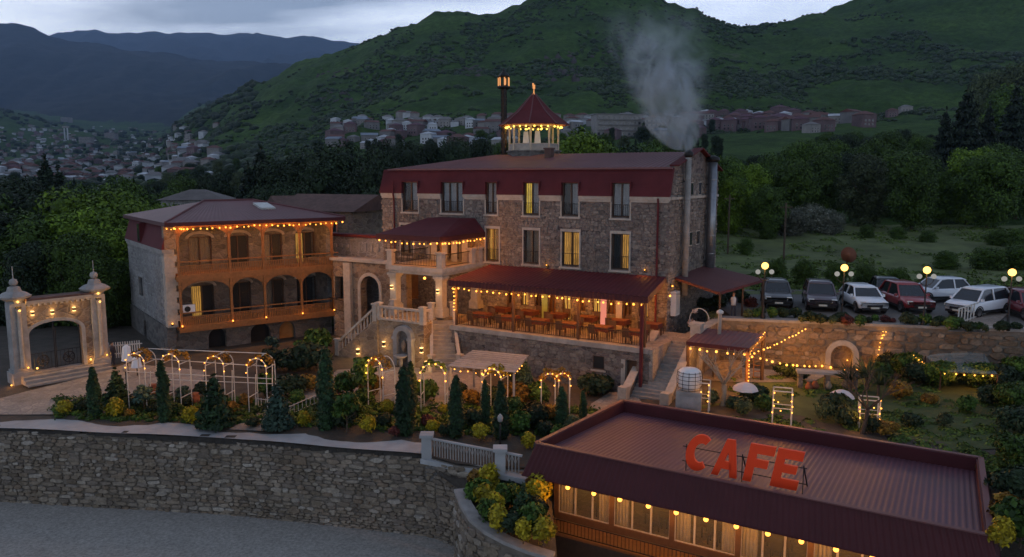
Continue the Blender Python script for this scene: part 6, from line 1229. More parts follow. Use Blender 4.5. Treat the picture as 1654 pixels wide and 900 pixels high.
# lit white frames
def lit_frame(label, u, v, vt, wpx, arch=False):
    p = rg(u, v); h = (v-vt)*p.y/1261; w = wpx*p.y/1261; t = thing('lit_frame', label, 'trellis frame', p, HA*.6, 'white lit frames in the right garden')
    for x in (-w/2, w/2):
        for y in (-.35, .35): MB().tube([(x, y, 0), (x, y, h)], .03, 6).build('upright', M['white_metal'], t)
        for z in np.linspace(.25, h-.1, 5): MB().bar((x, -.35, z), (x, .35, z), .025).build('rung', M['white_metal'], t)
    for y in (-.35, .35):
        MB().bar((-w/2, y, h), (w/2, y, h), .045).build('top_bar', M['white_metal'], t); MB().bar((-w/2, y, h*.55), (w/2, y, h*.55), .03).build('mid_bar', M['white_metal'], t)
    for z in np.linspace(h*.45, h*.98, 4):
        for x in (-w/2, w/2): b = link('bulb', BM['tiny'], None, t); b.location = (x+random.uniform(-.05, .05), -.42, z+random.uniform(-.08, .08))
    for k in range(2): b = link('bulb', BM['tiny'], None, t); b.location = (random.uniform(-.2, .2), -.42, h*.5+k*.4)
lit_frame('white lit frame beside the caged tank', 1128, 668, 612, 34); lit_frame('white lit frame on the lawn behind the CAFE sign', 1262, 690, 625, 30); lit_frame('white lit frame half hidden by a bare tree', 1402, 692, 640, 30)
# caged water tank on a stand
tp = rg(1112, 668); tk = thing('water_tank', 'rounded white water tank in a wire cage on a pale stand', 'tank', tp, HA*.5)
MB().box(-.55, .55, -.5, .5, 0, .2).box(-.62, .62, -.55, .55, .2, 1.25).build('stand', M['trim_grey'], tk); MB().box(-.4, .4, -.57, -.552, .45, 1.0).build('panel', M['grey_plank'], tk)
MB().lathe([(.3, 1.26), (.5, 1.3), (.58, 1.5), (.6, 1.9), (.56, 2.2), (.4, 2.32), (.12, 2.36)], 16).build('tank', M['white_paint'], tk, True); cg = MB()
for a in np.linspace(0, 2*math.pi, 13)[:-1]: cg.tube([(.615*math.cos(a), .615*math.sin(a), 1.3), (.625*math.cos(a), .625*math.sin(a), 1.9), (.58*math.cos(a), .58*math.sin(a), 2.24)], .012, 4)
for z in (1.42, 1.62, 1.82, 2.02, 2.18): cg.tube([((.62 if z < 2.1 else .6)*math.cos(a), (.62 if z < 2.1 else .6)*math.sin(a), z) for a in np.linspace(0, 2*math.pi, 17)], .012, 4, False)
cg.build('wire_cage', M['iron'], tk)
# parasols on the lawn
def parasol(label, u, v, wpx):
    vb = v+32; p = rg(u, vb); h = (vb-v)*p.y/1261+.15; r = wpx/2*p.y/1261; t = thing('parasol', label, 'parasol', p, .2, 'parasols on the lawn'); MB().tube([(0, 0, 0), (0, 0, h)], .03, 6).build('pole', M['grey_plank'], t); MB().lathe([(.22, 0), (.2, .08), (.05, .1)], 10).build('base', M['concrete'], t)
    c = MB(); n = 8; rg_ = [(1, -.32), (.9, -.2), (.6, -.05), (.25, .03), (.03, .06)]
    for i in range(n):
        a0, a1 = 2*math.pi*i/n, 2*math.pi*(i+1)/n
        for (r0, z0), (r1, z1) in zip(rg_, rg_[1:]): c.add([(r*r0*math.cos(a0), r*r0*math.sin(a0), h+z0), (r*r0*math.cos(a1), r*r0*math.sin(a1), h+z0), (r*r1*math.cos(a1), r*r1*math.sin(a1), h+z1), (r*r1*math.cos(a0), r*r1*math.sin(a0), h+z1)], [(0, 1, 2, 3)])
    c.build('canopy', M['pale_cloth'], t)
    for i in range(n): a = 2*math.pi*i/n; MB().bar((0, 0, h-.02), (r*.95*math.cos(a), r*.95*math.sin(a), h-.3), .02).build('rib', M['grey_plank'], t)
parasol('low pale pink parasol right of the bare lit tree', 1203, 622, 44); parasol('low pale pink parasol left of the spiky plants', 1358, 634, 42)
# stone table with jars against the wall
tp = rg(1335, 628); tb = thing('stone_table', 'long stone slab table with legs before the garden wall', 'table', tp, KA); MB().box(-1.6, 1.6, -.35, .35, .85, .98).build('slab', M['trim_grey'], tb)
for x in (-1.4, 0, 1.4): MB().box(x-.12, x+.12, -.3, .3, -.05, .85).build('leg', M['base_stone'], tb)
for u, v, k, wh in ((1306, 632, .2, 'clay jar left below the stone table'), (1316, 630, .22, 'dark clay jar in the middle below the stone table'), (1338, 630, .18, 'small pale jar below the stone table'), (1365, 628, .22, 'pale jar at the right end of the stone table')):
    t = thing('clay_jar', wh, 'jar', rg(u, v), 0, 'jars by the stone table'); MB().lathe([(k*.45, 0), (k, .2), (k*1.02, .28), (k*.5, .44), (k*.6, .5)], 12).build('body', M['pale_bark' if u in (1338, 1365) else 'terracotta'], t, True); MB().lathe([(k*.5, .47), (k*.45, .48)], 12).build('mouth', M['soil'], t)
ld = thing('ladder', 'wooden ladder leaning at the shelter back', 'ladder', rg(1222, 612), KA)
for x in (-.2, .2): MB().bar((x, -.3, 0), (x, .3, 2.3), .06).build('rail', M['wood'], ld)
for k in range(7): f = (k+.5)/7; MB().bar((-.2, -.3+.6*f, 2.3*f), (.2, -.3+.6*f, 2.3*f), .05).build('rung', M['wood'], ld)
def bare_tree(label, p, h, seed, mat='pale_bark', sp=.8, r0=.13, lean=(0, 0), levels=3):
    t = thing('bare_tree', label, 'tree', p, 0); g = random.Random(seed); tw = []
    tr = MB(); fork = Vector((lean[0]*.4, lean[1]*.4, h*.38)); tr.tube([(0, 0, -.2), fork*.5+Vector((.05, 0, 0)), fork], [r0*1.3, r0, r0*.95], 8); tr.build('trunk', M[mat], t)
    for i in range(6):
        mb = MB()
        def grow(p, d, L, r, lv):
            q = p+d*L; m_ = p+d*L*.5+Vector((g.uniform(-.06, .06), g.uniform(-.06, .06), .03)); mb.tube([p, m_, q], [r, r*.75, r*.5], 5, False)
            if lv:
                for _ in range(3): grow(q, (d+Vector((g.uniform(-.7, .7), g.uniform(-.7, .7), g.uniform(-.1, .5)))).normalized(), L*g.uniform(.5, .75), r*.5, lv-1)
        a = 2*math.pi*i/6+g.uniform(-.3, .3); grow(fork, Vector((math.cos(a)*sp, math.sin(a)*sp, 1)).normalized(), h*.34, r0*.55, levels-1); mb.build('limb', M[mat], t)
    return t
bt = bare_tree('pale bare tree lit amber under the shelter front', rg(1168, 655), 2.9, 3); bare_tree('dark leafless tree leaning right behind the cafe roof', rg(1392, 700), 2.9, 8, 'bark', 1.0, .1, (.5, 0), 4)
# rough grass of the right slope and lawn
g9 = np.random.default_rng(19); bl = []
for i in range(900):
    p = ground(g9.uniform(1180, 1654), g9.uniform(610, 780))
    if p.y > yfront(p.x)+.5 and p.x > 9.5 and fbm(p.x, p.y, .5, 3) > g9.uniform(-.4, .25): bl.append((p.x, p.y, p.z+.02, g9.uniform(.15, .5), g9.uniform(.15, .5), g9.uniform(.04, .16)))
tag(link('slope_grass', leaf_cloud('slope_grass', bl, 16000, .08, 'leaf_grass', 8, 0, up=.7, aspect=2.6)), 'rough grass on the slope and lawn of the right garden', 'grass', None, 'stuff')
# people
def person(label, p, h, rz, top_mat, leg_mat, pose=0):
    t = thing('person', label, 'person', p, rz); k = h/1.75
    me = bpy.data.meshes.new('body'); J = [(0, 0, .95), (0, 0, 1.15), (0, 0, 1.42), (0, .01, 1.5), (-.17, 0, 1.42), (-.22, -.02, 1.15), (-.2, -.12, .93), (.17, 0, 1.42), (.23, -.02, 1.15), (.22, -.1, .92), (-.09, 0, .9), (-.1, -.02, .5), (-.1, .02, .08), (-.1, -.13, .04), (.09, 0, .9), (.11, -.03, .5), (.12, .05, .08), (.12, -.1, .04)]
    E_ = [(0, 1), (1, 2), (2, 3), (2, 4), (4, 5), (5, 6), (2, 7), (7, 8), (8, 9), (0, 10), (10, 11), (11, 12), (12, 13), (0, 14), (14, 15), (15, 16), (16, 17)]; rad = [.14, .13, .13, .06, .075, .05, .04, .075, .05, .04, .1, .07, .05, .04, .1, .07, .05, .04]
    me.from_pydata([tuple(c*k for c in j) for j in J], E_, []); o = link('body', me, M[leg_mat], t); sk = o.modifiers.new('skin', 'SKIN'); o.modifiers.new('sub', 'SUBSURF').render_levels = 1
    for i, v in enumerate(me.skin_vertices[0].data): v.radius = (rad[i]*k, rad[i]*k*.8); v.use_root = i == 0
    MB().lathe([(.16, .93), (.15, 1.1), (.19, 1.35), (.17, 1.44), (.08, 1.5)], 12).build('shirt', M[top_mat], t, True).scale = (k*1.05, k*.8, k)
    MB().lathe([(.05, 1.5), (.075, 1.56), (.095, 1.66), (.09, 1.74), (.05, 1.79), (.01, 1.8)], 12).build('head', M['skin'], t, True).scale = (k*.95, k*1.1, k); MB().lathe([(.1, 1.68), (.105, 1.74), (.06, 1.805), (.01, 1.815)], 12, (0, .015, 0)).build('hair', M['hair'], t, True).scale = (k*.98, k*1.12, k); return t
person('person in a white top standing under the right-hand awning', H.wld(HW+3.1, 3.6, 4.0), 1.7, HA, 'shirt_white', 'trousers')
person('person in dark clothes sitting height at the court wall by the house', Vector((ground(183, 590).x, ground(183, 590).y, ground(183, 590).z)), 1.5, 1.2, 'shirt_dark', 'trousers')
# white draped stands in the court, wedding arch on the landing
for u, v, hpx, wh in ((207, 604, 50, 'tall white cloth-draped stand at the court edge'), (222, 608, 34, 'shorter white cloth-draped stand beside the first rose arch')):
    p = ground(u, v); h = hpx*p.y/1261; t = thing('draped_stand', wh, 'stand', p, .3, 'white draped stands'); MB().tube([(0, 0, 0), (0, 0, h*.95)], .03, 6).build('pole', M['iron'], t); n = 14; c = MB(); pr_ = [(.05, h), (.2, h*.9), (.22, h*.7), (.28, h*.45)]
    for (r0, z0), (r1, z1) in zip(pr_, pr_[1:]):
        for i in range(n):
            q = lambda i, r, z: (r*(1+.22*(i % 2))*math.cos(2*math.pi*i/n), r*(1+.22*(i % 2))*math.sin(2*math.pi*i/n)*.7, z)
            c.add([q(i, r0, z0), q(i+1, r0, z0), q(i+1, r1, z1), q(i, r1, z1)], [(0, 1, 2, 3)])
    c.build('cloth', M['white_cloth'], t)
p = H.wld(HW+1.55, 1.6, TZF); t = thing('wedding_arch', 'round pale flower arch standing on the landing by the gable', 'arch', p, HA); MB().tube([(.62*math.cos(a), 0, .62+.72*math.sin(a)) for a in np.linspace(-.6, math.pi+.6, 18)], .035, 6).build('ring', M['white_metal'], t); MB().box(-.5, .5, -.15, .15, 0, .06).build('foot', M['white_metal'], t)
link('flowers', leaf_cloud('flowers', [(-.5, 0, .35, .22, .16, .26), (.45, 0, .25, .2, .16, .2), (-.3, 0, 1.15, .16, .1, .12)], 260, .1, 'petal', 4, .5), None, t)
ac = thing('wall_cabinet', 'white metal cabinet on the hotel gable corner', 'cabinet', H.wld(HW+.02, .9, TZF+.9), HA); MB().box(0, .35, -.4, .4, 0, 1.5).build('case', M['white_paint'], ac); MB().box(.351, .37, -.35, .35, .1, 1.4).build('door', M['white_metal'], ac)
# awning at the gable
aw = [H.wld(HW+.02, 1.3, H.hitx(1094, 457, HW)[1]+.1), P(1150, 466, 5.9), P(1206, 444, 6.5), P(1153, 438, 6.5)]; za_ = 6.05
A0, A1, A2, A3 = H.wld(HW+.02, 1.2, 6.75), H.wld(HW+3.0, .6, 6.1), H.wld(HW+4.2, 7.0, 6.25), H.wld(HW+.02, 7.6, 6.9)
at_ = thing('awning', 'dark red metal awning on posts at the hotel gable', 'awning', Vector((A1.x, A1.y, 4)), 0); o_ = at_.location; s = MB(); corrug(s, A0-o_, A3-o_, A2-o_, A1-o_, .3, .02, (0, 0, 1)); s.build('roof', M['awning_red'], at_); MB().bar(A1-o_-Vector((0, 0, .08)), A2-o_-Vector((0, 0, .08)), .06, .16).build('edge_beam', M['cafe_fascia'], at_); MB().bar(A0-o_-Vector((0, 0, .08)), A1-o_-Vector((0, 0, .08)), .06, .16).build('side_beam', M['cafe_fascia'], at_)
for f in (.03, .5, .95): q = A1.lerp(A2, f)-o_; MB().cbox(q.x, q.y, -.4, .1, .1, q.z+.35).build('post', M['dark_wood'], at_)
t = thing('wall_lantern', 'small bright wall lamp at the hotel gable above the landing', 'wall light', H.wld(HW+.02, .35, 6.3), HA); MB().box(0, .12, -.08, .08, -.1, .12).build('body', M['iron'], t); link('bulb', BM['small'], None, t).location = (.18, 0, 0)
for u in (885, 1043):
    x, z = H.hit(u, 430 if u == 885 else 438); t = thing('wall_lantern', 'small warm wall lamp above the terrace roof, left' if u == 885 else 'small warm wall lamp above the terrace roof near the drainpipe', 'wall light', H.wld(x, -.05, z), HA, 'wall lamps above the terrace roof'); MB().box(-.06, .06, -.1, .05, -.08, .08).build('body', M['iron'], t); link('bulb', BM['tiny'], None, t).location = (0, -.15, .1)
# ------------------------------------------------------------------ car park: lamps, cars, fence
def street_lamp(label, u, v):
    p = P(u, v, 4.2); h = 3.15; t = thing('street_lamp', label, 'street lamp', p, 0, 'lamps along the car park edge'); MB().lathe([(.16, 0), (.16, .25), (.09, .4), (.07, .9), (.045, 1.0), (.04, h)], 10).build('post', M['iron'], t, True)
    gm = bpy.data.meshes.get('lit_globe') or qmesh('lit_globe', ICO3[0]*.21, ICO3[1], M['street_lit'], True); g2 = bpy.data.meshes.get('dim_globe') or qmesh('dim_globe', ICO3[0]*.15, ICO3[1], M['street_dim'], True)
    link('lit_globe', gm, None, t).location = (0, 0, h+.22)
    for s_ in (-1, 1): MB().tube([(0, 0, h-.7), (s_*.25, 0, h-.62), (s_*.42, 0, h-.42), (s_*.42, 0, h-.3)], .025, 6).build('arm', M['iron'], t); link('side_globe', g2, None, t).location = (s_*.42, 0, h-.15)
for k, (u, v) in enumerate(((1232, 517), (1359, 522), (1491, 528), (1627, 534))): street_lamp(['leftmost triple-globe street lamp by the awning', 'second triple-globe street lamp, before the white hatchback', 'third triple-globe street lamp, beside the red car', 'rightmost triple-globe street lamp by the ramp'][k], u, v)
def loft(mb, secs):
    b0 = len(mb.v); n = len(secs[0])
    for s in secs: mb.v += [tuple(p) for p in s]
    for i in range(len(secs)-1):
        for k in range(n): k2 = (k+1) % n; mb.f.append((b0+i*n+k, b0+i*n+k2, b0+(i+1)*n+k2, b0+(i+1)*n+k))
    mb.f.append(tuple(b0+k for k in range(n-1, -1, -1))); mb.f.append(tuple(b0+(len(secs)-1)*n+k for k in range(n))); return mb
def car(label, p, rz, paint, van=False, L=4.5, W=1.86, Hh=1.7, name='parked_car', cat='car'):
    t = thing(name, label, cat, p, rz, 'cars parked behind the garden wall'); w = W/2; zb_ = 1.0 if not van else 1.05
    ys = [(-L/2, .62, .74, .86), (-L/2+.12, .42, .84, .95), (-L/2+.9, .3, .97, 1.0), (-L/2+1.25, .3, zb_+.02, 1.0), (L/2-.9, .3, zb_+.04, 1.0), (L/2-.12, .36, zb_, .97), (L/2, .55, .92, .9)]
    if van: ys[1] = (-L/2+.1, .42, .9, .95); ys[2] = (-L/2+.55, .3, 1.0, 1.0); ys[3] = (-L/2+.75, .3, 1.05, 1.0)
    sec = lambda y, zl, zt, k: [(-w*k*.94, y, zl), (-w*k, y, zl+.2), (-w*k, y, zt-.16), (-w*k*.9, y, zt), (w*k*.9, y, zt), (w*k, y, zt-.16), (w*k, y, zl+.2), (w*k*.94, y, zl)]
    body = loft(MB(), [sec(*q) for q in ys]).build('body', M[paint], t, True)
    y0 = -L/2+(1.2 if not van else .7); g0 = [(y0, zb_-.04, .9), (y0+.75, Hh-.1, .74), (y0+1.2, Hh-.04, .73), (L/2-.75, Hh-.06, .73), (L/2-.12, zb_, .84)]
    gs = lambda y, zt, k: [(-w*.93, y, zb_-.06), (-w*.92, y, min(zb_, zt)), (-w*k, y, zt-.02), (-w*k*.9, y, zt), (w*k*.9, y, zt), (w*k, y, zt-.02), (w*.92, y, min(zb_, zt)), (w*.93, y, zb_-.06)]
    loft(MB(), [gs(*q) for q in g0]).build('glasshouse', M['car_glass'], t, False)
    rf_ = lambda y, zt, k: [(-w*k*.98, y, zt-.06), (-w*k, y, zt), (-w*k*.7, y, zt+.05), (w*k*.7, y, zt+.05), (w*k, y, zt), (w*k*.98, y, zt-.06)]
    loft(MB(), [rf_(y0+.72, Hh-.09, .76), rf_(y0+1.2, Hh-.02, .77), rf_(L/2-.75, Hh-.04, .77), rf_(L/2-.5, Hh-.12, .77)]).build('roof', M[paint], t, True)
    for s_ in (-1, 1):
        for ya, za2, yb2, zb2 in ((y0+.02, zb_-.02, y0+.76, Hh-.1), (y0+1.75, zb_-.04, y0+1.7, Hh-.05), (L/2-.14, zb_-.02, L/2-.74, Hh-.06)): MB().bar((s_*w*.93, ya, za2), (s_*w*.755, yb2, zb2), .09, .07).build('roof_pillar', M[paint], t)
        MB().box(min(s_*w*1.0, s_*w*1.16), max(s_*w*1.0, s_*w*1.16), y0+.18, y0+.34, zb_+.0, zb_+.16).build('mirror', M[paint], t)
        MB().hull8([(s_*w*.72-.17, -L/2-.01, .68), (s_*w*.72+.17, -L/2+.03, .68), (s_*w*.72+.17, -L/2+.2, .68), (s_*w*.72-.17, -L/2+.2, .68), (s_*w*.72-.17, -L/2+.02, .84), (s_*w*.72+.17, -L/2+.1, .84), (s_*w*.72+.17, -L/2+.25, .86), (s_*w*.72-.17, -L/2+.25, .86)]).build('headlight', M['lamp_clear'], t)
        MB().cbox(s_*w*.8, L/2-.03, .75, .22, .1, .25).build('tail_light', M['letter_red'], t)
        MB().box(min(s_*w*.985, s_*w*1.012), max(s_*w*.985, s_*w*1.012), -L/2+.3, L/2-.3, .3, .46).build('sill_trim', M['rubber'], t)
        for yy in (-L/2+.85, L/2-.85):
            wh = MB().lathe([(.22, -.11), (.34, -.1), (.35, 0), (.34, .1), (.22, .11)], 18); o = wh.build('wheel', M['rubber'], t, True); o.location = (s_*(w-.1), yy, .35); o.rotation_euler = (0, math.pi/2, 0); MB().lathe([(.2, -.125), (.21, .125)], 14).build('rim', M['chrome'], o)
            a_ = MB(); 
            arch_ring(a_, 0, 0, .36, .07, -.02, .02, n=12); ar = a_.build('wheel_arch', M['rubber'], t); ar.location = (s_*(w+.0), yy, .36); ar.rotation_euler = (0, 0, math.pi/2)
    MB().box(-w*.5, w*.5, -L/2-.03, -L/2+.1, .5, .66).build('grille', M['rubber'], t); MB().box(-w*.8, w*.8, -L/2-.02, -L/2+.2, .32, .46).build('lower_bumper', M['rubber'], t); MB().box(-.26, .26, -L/2-.05, -L/2-.035, .42, .53).build('number_plate', M['plate'], t); return t
def cp_(u, v): return P(u, v, 4.205)
car('dark grey car, leftmost in the car park', cp_(1253, 492), R(-14), 'paint_graphite'); car('plum-grey car, second from the left', cp_(1323, 496), R(-16), 'paint_plum', W=1.95, Hh=1.75); car('white hatchback facing the wall, behind the second lamp', cp_(1393, 500), R(-6), 'paint_white', Hh=1.62)
car('bright red car facing the wall beside the third lamp', cp_(1462, 499), R(-2), 'paint_red', W=1.95, Hh=1.78); car('white car parked sideways behind the red car', cp_(1512, 486), R(-82), 'paint_white', L=4.4); car('white minivan parked sideways behind the white fence', cp_(1580, 508), R(-62), 'paint_white', True, 4.6, 1.85, 1.8); car('dark cherry car at the right edge of the photo', cp_(1660, 512), R(-8), 'paint_cherry'); car('black car half hidden behind the red one', cp_(1432, 488), R(-14), 'paint_black', L=4.2)
wf = thing('white_fence', 'short white slatted fence beside the minivan', 'fence', cp_(1547, 526), 0); o_ = wf.location; e_ = cp_(1604, 505)-o_
for i in range(13): q = e_*(i/12); MB().cbox(q.x, q.y, 0, .07, .04, 1.05).build('slat', M['white_metal'], wf)
MB().bar((0, 0, 1.0), e_+Vector((0, 0, 1.0)), .06, .05).build('top_rail', M['white_metal'], wf); MB().bar((0, 0, .15), e_+Vector((0, 0, .15)), .06, .05).build('bottom_rail', M['white_metal'], wf)
s = MB(); q0, q1, q2, q3 = cp_(1530, 536), cp_(1592, 538), cp_(1640, 500), cp_(1604, 500); s.add([q0+Vector((0, 0, .03)), q1+Vector((0, 0, .03)), q2+Vector((0, 0, .12)), q3+Vector((0, 0, .12))], [(0, 1, 2, 3)]); tag(s.build('ramp', M['paving']), kind='structure')
dp_ = D(1370, 412, 62); ds = thing('round_dish', 'rusty brown round dish on a post behind the car park', 'dish', (dp_.x, dp_.y, TZ(dp_.x, dp_.y)), 0); hh_ = dp_.z-ds.location.z; MB().tube([(0, .15, 0), (0, .15, hh_)], .05, 6).build('post', M['iron'], ds); o = MB().lathe([(.62, .12), (.45, .05), (.2, .01), (.02, 0), (.02, -.02), (.2, -.01), (.46, .03), (.64, .1)], 20).build('dish', M['terracotta'], ds, True); o.location = (0, 0, hh_); o.rotation_euler = (R(75), 0, 0)
# planting of the right garden and along the wall top
yu = thing('spiky_plant', 'x', 'plant'); s = MB(); g = random.Random(4)
for i in range(46): a = g.uniform(0, 6.28); e2 = g.uniform(.25, 1.35); L = g.uniform(.6, 1.0); d = Vector((math.cos(a)*math.cos(e2), math.sin(a)*math.cos(e2), math.sin(e2))); sd_ = Vector((-math.sin(a), math.cos(a), 0))*.035; b_ = Vector((0, 0, .55)); s.add([b_-sd_, b_+sd_, b_+d*L*.6+sd_*.8, b_+d*L-Vector((0, 0, .1)), b_+d*L*.6-sd_*.8], [(0, 1, 2, 3, 4)])
s.build('leaves', M['leaf_olive'], yu); MB().tube([(0, 0, -.1), (0, 0, .6)], .07, 7).build('stem', M['bark'], yu)
for u, v, sc_, wh in ((1372, 635, 1.3, 'left spiky yucca by the wall niche'), (1400, 632, 1.5, 'tall spiky yucca right of the niche'), (1418, 640, 1.1, 'right spiky yucca beside the bushes')): place(yu, rg(u, v), wh, 'spiky plants in the right garden', sc_)
bg1_, bg2_ = shrub_proto('green_shrub', 2.6, 1.9, 'leaf_wood', 51, 3200, .13, 14, core=.7), shrub_proto('dark_shrub', 2.8, 1.7, 'leaf_dark', 52, 3200, .13, 14, core=.7)
RS = [(1150, 655, .7, gr3), (1185, 662, .7, gr2), (1218, 652, 1.0, gr2), (1235, 665, .8, gr1), (1200, 672, .7, gr3), (1290, 616, .8, gr2), (1270, 610, .9, gr2), (1350, 672, 1.1, gr2), (1365, 688, 1.0, gr2), (1330, 680, .8, gr3), (1440, 606, 1.3, gr2), (1462, 612, 1.4, gr1), (1488, 622, 1.4, gr2), (1452, 645, 1.1, or1), (1515, 628, 1.3, gr1), (1545, 622, 1.4, gr2), (1580, 628, 1.4, gr1), (1615, 630, 1.5, gr2), (1648, 625, 1.5, gr1), (1632, 668, 1.4, gr1), (1600, 655, 1.0, gr2), (1650, 700, 1.4, gr2), (1430, 705, .8, or1), (1470, 690, .7, gr2), (1560, 668, .8, gr1), (1640, 760, 1.3, gr1), (1630, 850, 1.1, or1), (1648, 880, 1.2, gr1), (1635, 805, 1.1, gr2), (1425, 622, 1.0, gr1), (1410, 700, .8, gr2), (1617, 885, 1.0, ye2), (1500, 655, .7, or1), (1525, 690, .6, gr3)]
cr_ = {}
for i, (u, v, s_, pr) in enumerate(sorted(RS, key=lambda t: t[0])):
    if s_ >= 1.3 and pr in (gr1, gr2): pr = bg1_ if pr is gr1 else bg2_; s_ *= .6
    z_ = 'on the shelter lawn' if u < 1250 else 'before the niche wall' if u < 1420 else 'on the bushy slope by the arbour' if v < 660 else 'on the slope right of the cafe roof'
    nm = pr.name.split('_')[0]; cr_[(nm, z_)] = cr_.get((nm, z_), -1)+1; place(pr, rg(u, v), f'{nm} bush {z_}, {ORD[cr_[(nm, z_)]]} {nm} one from the left', 'bushes of the right garden', s_)
for i, u in enumerate(range(1205, 1654, 15)):
    p = P(u+random.uniform(-5, 5), 512+(u-1205)*.055+random.uniform(-3, 6), 4.21); s_ = random.uniform(.4, .75); pr = random.choice((gr1, gr2, gr2, gr1, gr3, gr2, rd1, gr3)); place(pr, p, f'{pr.name.split("_")[0]} low plant on the garden wall top, {ORD[i] if i < 20 else ORD[i-20]} from the {"awning" if i < 20 else "third lamp"}', 'low plants along the wall top', s_)
for i, (u, v, s_, pr) in enumerate(((1160, 500, 1.1, gr2), (1190, 492, 1.2, gr2), (1213, 500, .9, rd1), (1170, 478, 1.3, gr2), (1135, 500, .8, gr2), (1150, 520, .6, gr3))): place(pr, P(u, v, 4.0), f'dark potted bush under the hotel awning, {ORD[i]} of its row', 'bushes under the awning', s_)
# ------------------------------------------------------------------ trees behind the hotel
TENS = {2: 'twent', 3: 'thirt', 4: 'fort', 5: 'fift', 6: 'sixt', 7: 'sevent', 8: 'eight', 9: 'ninet'}
def ordn(i):                                  # 0 -> first
    n = i+1
    if n <= 20: return ORD[i]
    if n >= 100: return 'hundred-and-'+ordn(n-101) if n > 100 else 'hundredth'
    t, r = divmod(n, 10); return TENS[t]+'ieth' if r == 0 else TENS[t]+'y-'+ORD[r-1]
TK = dict(base=.12, core=.5)
tA = tree_proto('leafy_tree', 10, 8, 'leaf_wood', 31, 15000, .2, 26, .8, **TK); tB = tree_proto('leafy_tree', 10, 9, 'leaf_wood', 32, 15000, .2, 28, .7, **TK); tC = tree_proto('leafy_tree', 10, 7, 'leaf_dark', 33, 14000, .2, 24, .9, **TK)
tD = tree_proto('light_tree', 10, 7.5, 'leaf_light', 34, 15000, .19, 28, .85, **TK); tE = tree_proto('light_tree', 10, 6.5, 'leaf_light', 35, 14000, .19, 26, 1.0, **TK); tF = tree_proto('olive_tree', 10, 8.5, 'leaf_olive', 36, 14000, .2, 24, .8, **TK)
tG = conifer_proto('cedar', 12, 8.0, 'leaf_conifer', 37, 14000, .24, 12); tH = conifer_proto('fir', 12, 5.0, 'leaf_conifer', 38, 12000, .22, 14); tI = tree_proto('dark_tree', 10, 9.5, 'leaf_dark', 39, 15000, .2, 26, .75, **TK)
tJ = tree_proto('scrub_tree', 5, 6.5, 'leaf_wood', 40, 9000, .16, 18, .7, base=.06, core=.5); tK = tree_proto('blossom_shrub', 4, 7.5, 'leaf_pale', 41, 9000, .14, 18, .55, base=.06, core=.5)
PH = {tA: 10, tB: 10, tC: 10, tD: 10, tE: 10, tF: 10, tG: 12, tH: 12, tI: 10, tJ: 5, tK: 4}
todo = []
def tree_at(u, vt, d, pr, zone, ws=1.0):
    p = D(u, vt, d); z0 = TZ(p.x, p.y) if d > 56 else gz(p.x, p.y); h = p.z-z0
    if h < 1.5: return
    todo.append((zone, u, pr, (p.x, p.y, z0-.15), h/PH[pr], ws))
for u, vt, d, pr, ws in ((150, 300, 76, tD, 1.05), (205, 318, 72, tE, 1.0), (110, 335, 70, tE, 1.05), (65, 352, 68, tA, 1.0), (20, 345, 70, tA, 1.1), (-30, 340, 68, tC, 1.1), (240, 335, 80, tA, .9), (180, 360, 66, tD, .9), (255, 325, 84, tD, .8), (45, 310, 84, tC, 1.0), (0, 300, 88, tI, 1.0), (95, 300, 90, tC, .9), (190, 292, 92, tA, .8), (275, 310, 95, tA, .8), (-70, 300, 80, tA, 1.1), (120, 380, 63, tA, .9), (40, 390, 62, tC, .9), (70, 243, 118, tH, 1.1), (92, 262, 112, tH, 1.0), (45, 285, 108, tC, 1.0), (120, 300, 105, tB, .8), (225, 300, 110, tC, .8), (150, 410, 61, tA, .8), (205, 420, 64, tA, .8)): tree_at(u, vt, d, pr, 'in the left wood', ws)
for u, vt, d, pr, ws in ((420, 228, 112, tG, 1.0), (400, 255, 105, tG, .9), (450, 262, 108, tI, .8), (540, 236, 108, tI, .9), (560, 228, 118, tG, .8), (515, 262, 96, tC, .8), (585, 262, 92, tC, .8), (605, 245, 110, tI, .7), (350, 280, 120, tC, .8), (300, 285, 125, tB, .8), (480, 250, 130, tC, .8), (620, 225, 135, tC, .8), (650, 232, 130, tI, .7), (690, 228, 140, tC, .7), (730, 225, 140, tI, .7), (770, 222, 150, tC, .7), (935, 208, 85, tE, .9), (915, 222, 90, tD, .8), (975, 232, 95, tA, .8), (1010, 236, 95, tC, .8), (1045, 232, 100, tB, .8), (1075, 228, 105, tA, .8), (470, 300, 84, tC, .8), (600, 305, 84, tI, .7), (440, 300, 92, tI, .7), (1120, 236, 100, tC, .8)): tree_at(u, vt, d, pr, 'behind the hotel roofs', ws)
g = random.Random(77)
def env(u): return float(np.interp(u, [1150, 1200, 1280, 1330, 1400, 1460, 1520, 1580, 1660], [250, 245, 236, 214, 212, 205, 215, 222, 225]))
for i in range(64):
    f = (i/64); d = 104+(f**1.1)*190; u = 1158+((i*0.618034) % 1)*520; lo = 285-(TZ((u-827)/1261*d, d)-13)*1261/d; h = g.uniform(6.5, 10)+d*.008; vt = max(lo-h*1261/d, env(u)+g.uniform(0, 12)); pr = g.choice((tA, tB, tC, tA, tB, tF, tI, tD if u < 1300 or u > 1480 else tB)); tree_at(u, vt, d, pr, 'in the wood behind the cars', g.uniform(.85, 1.1))
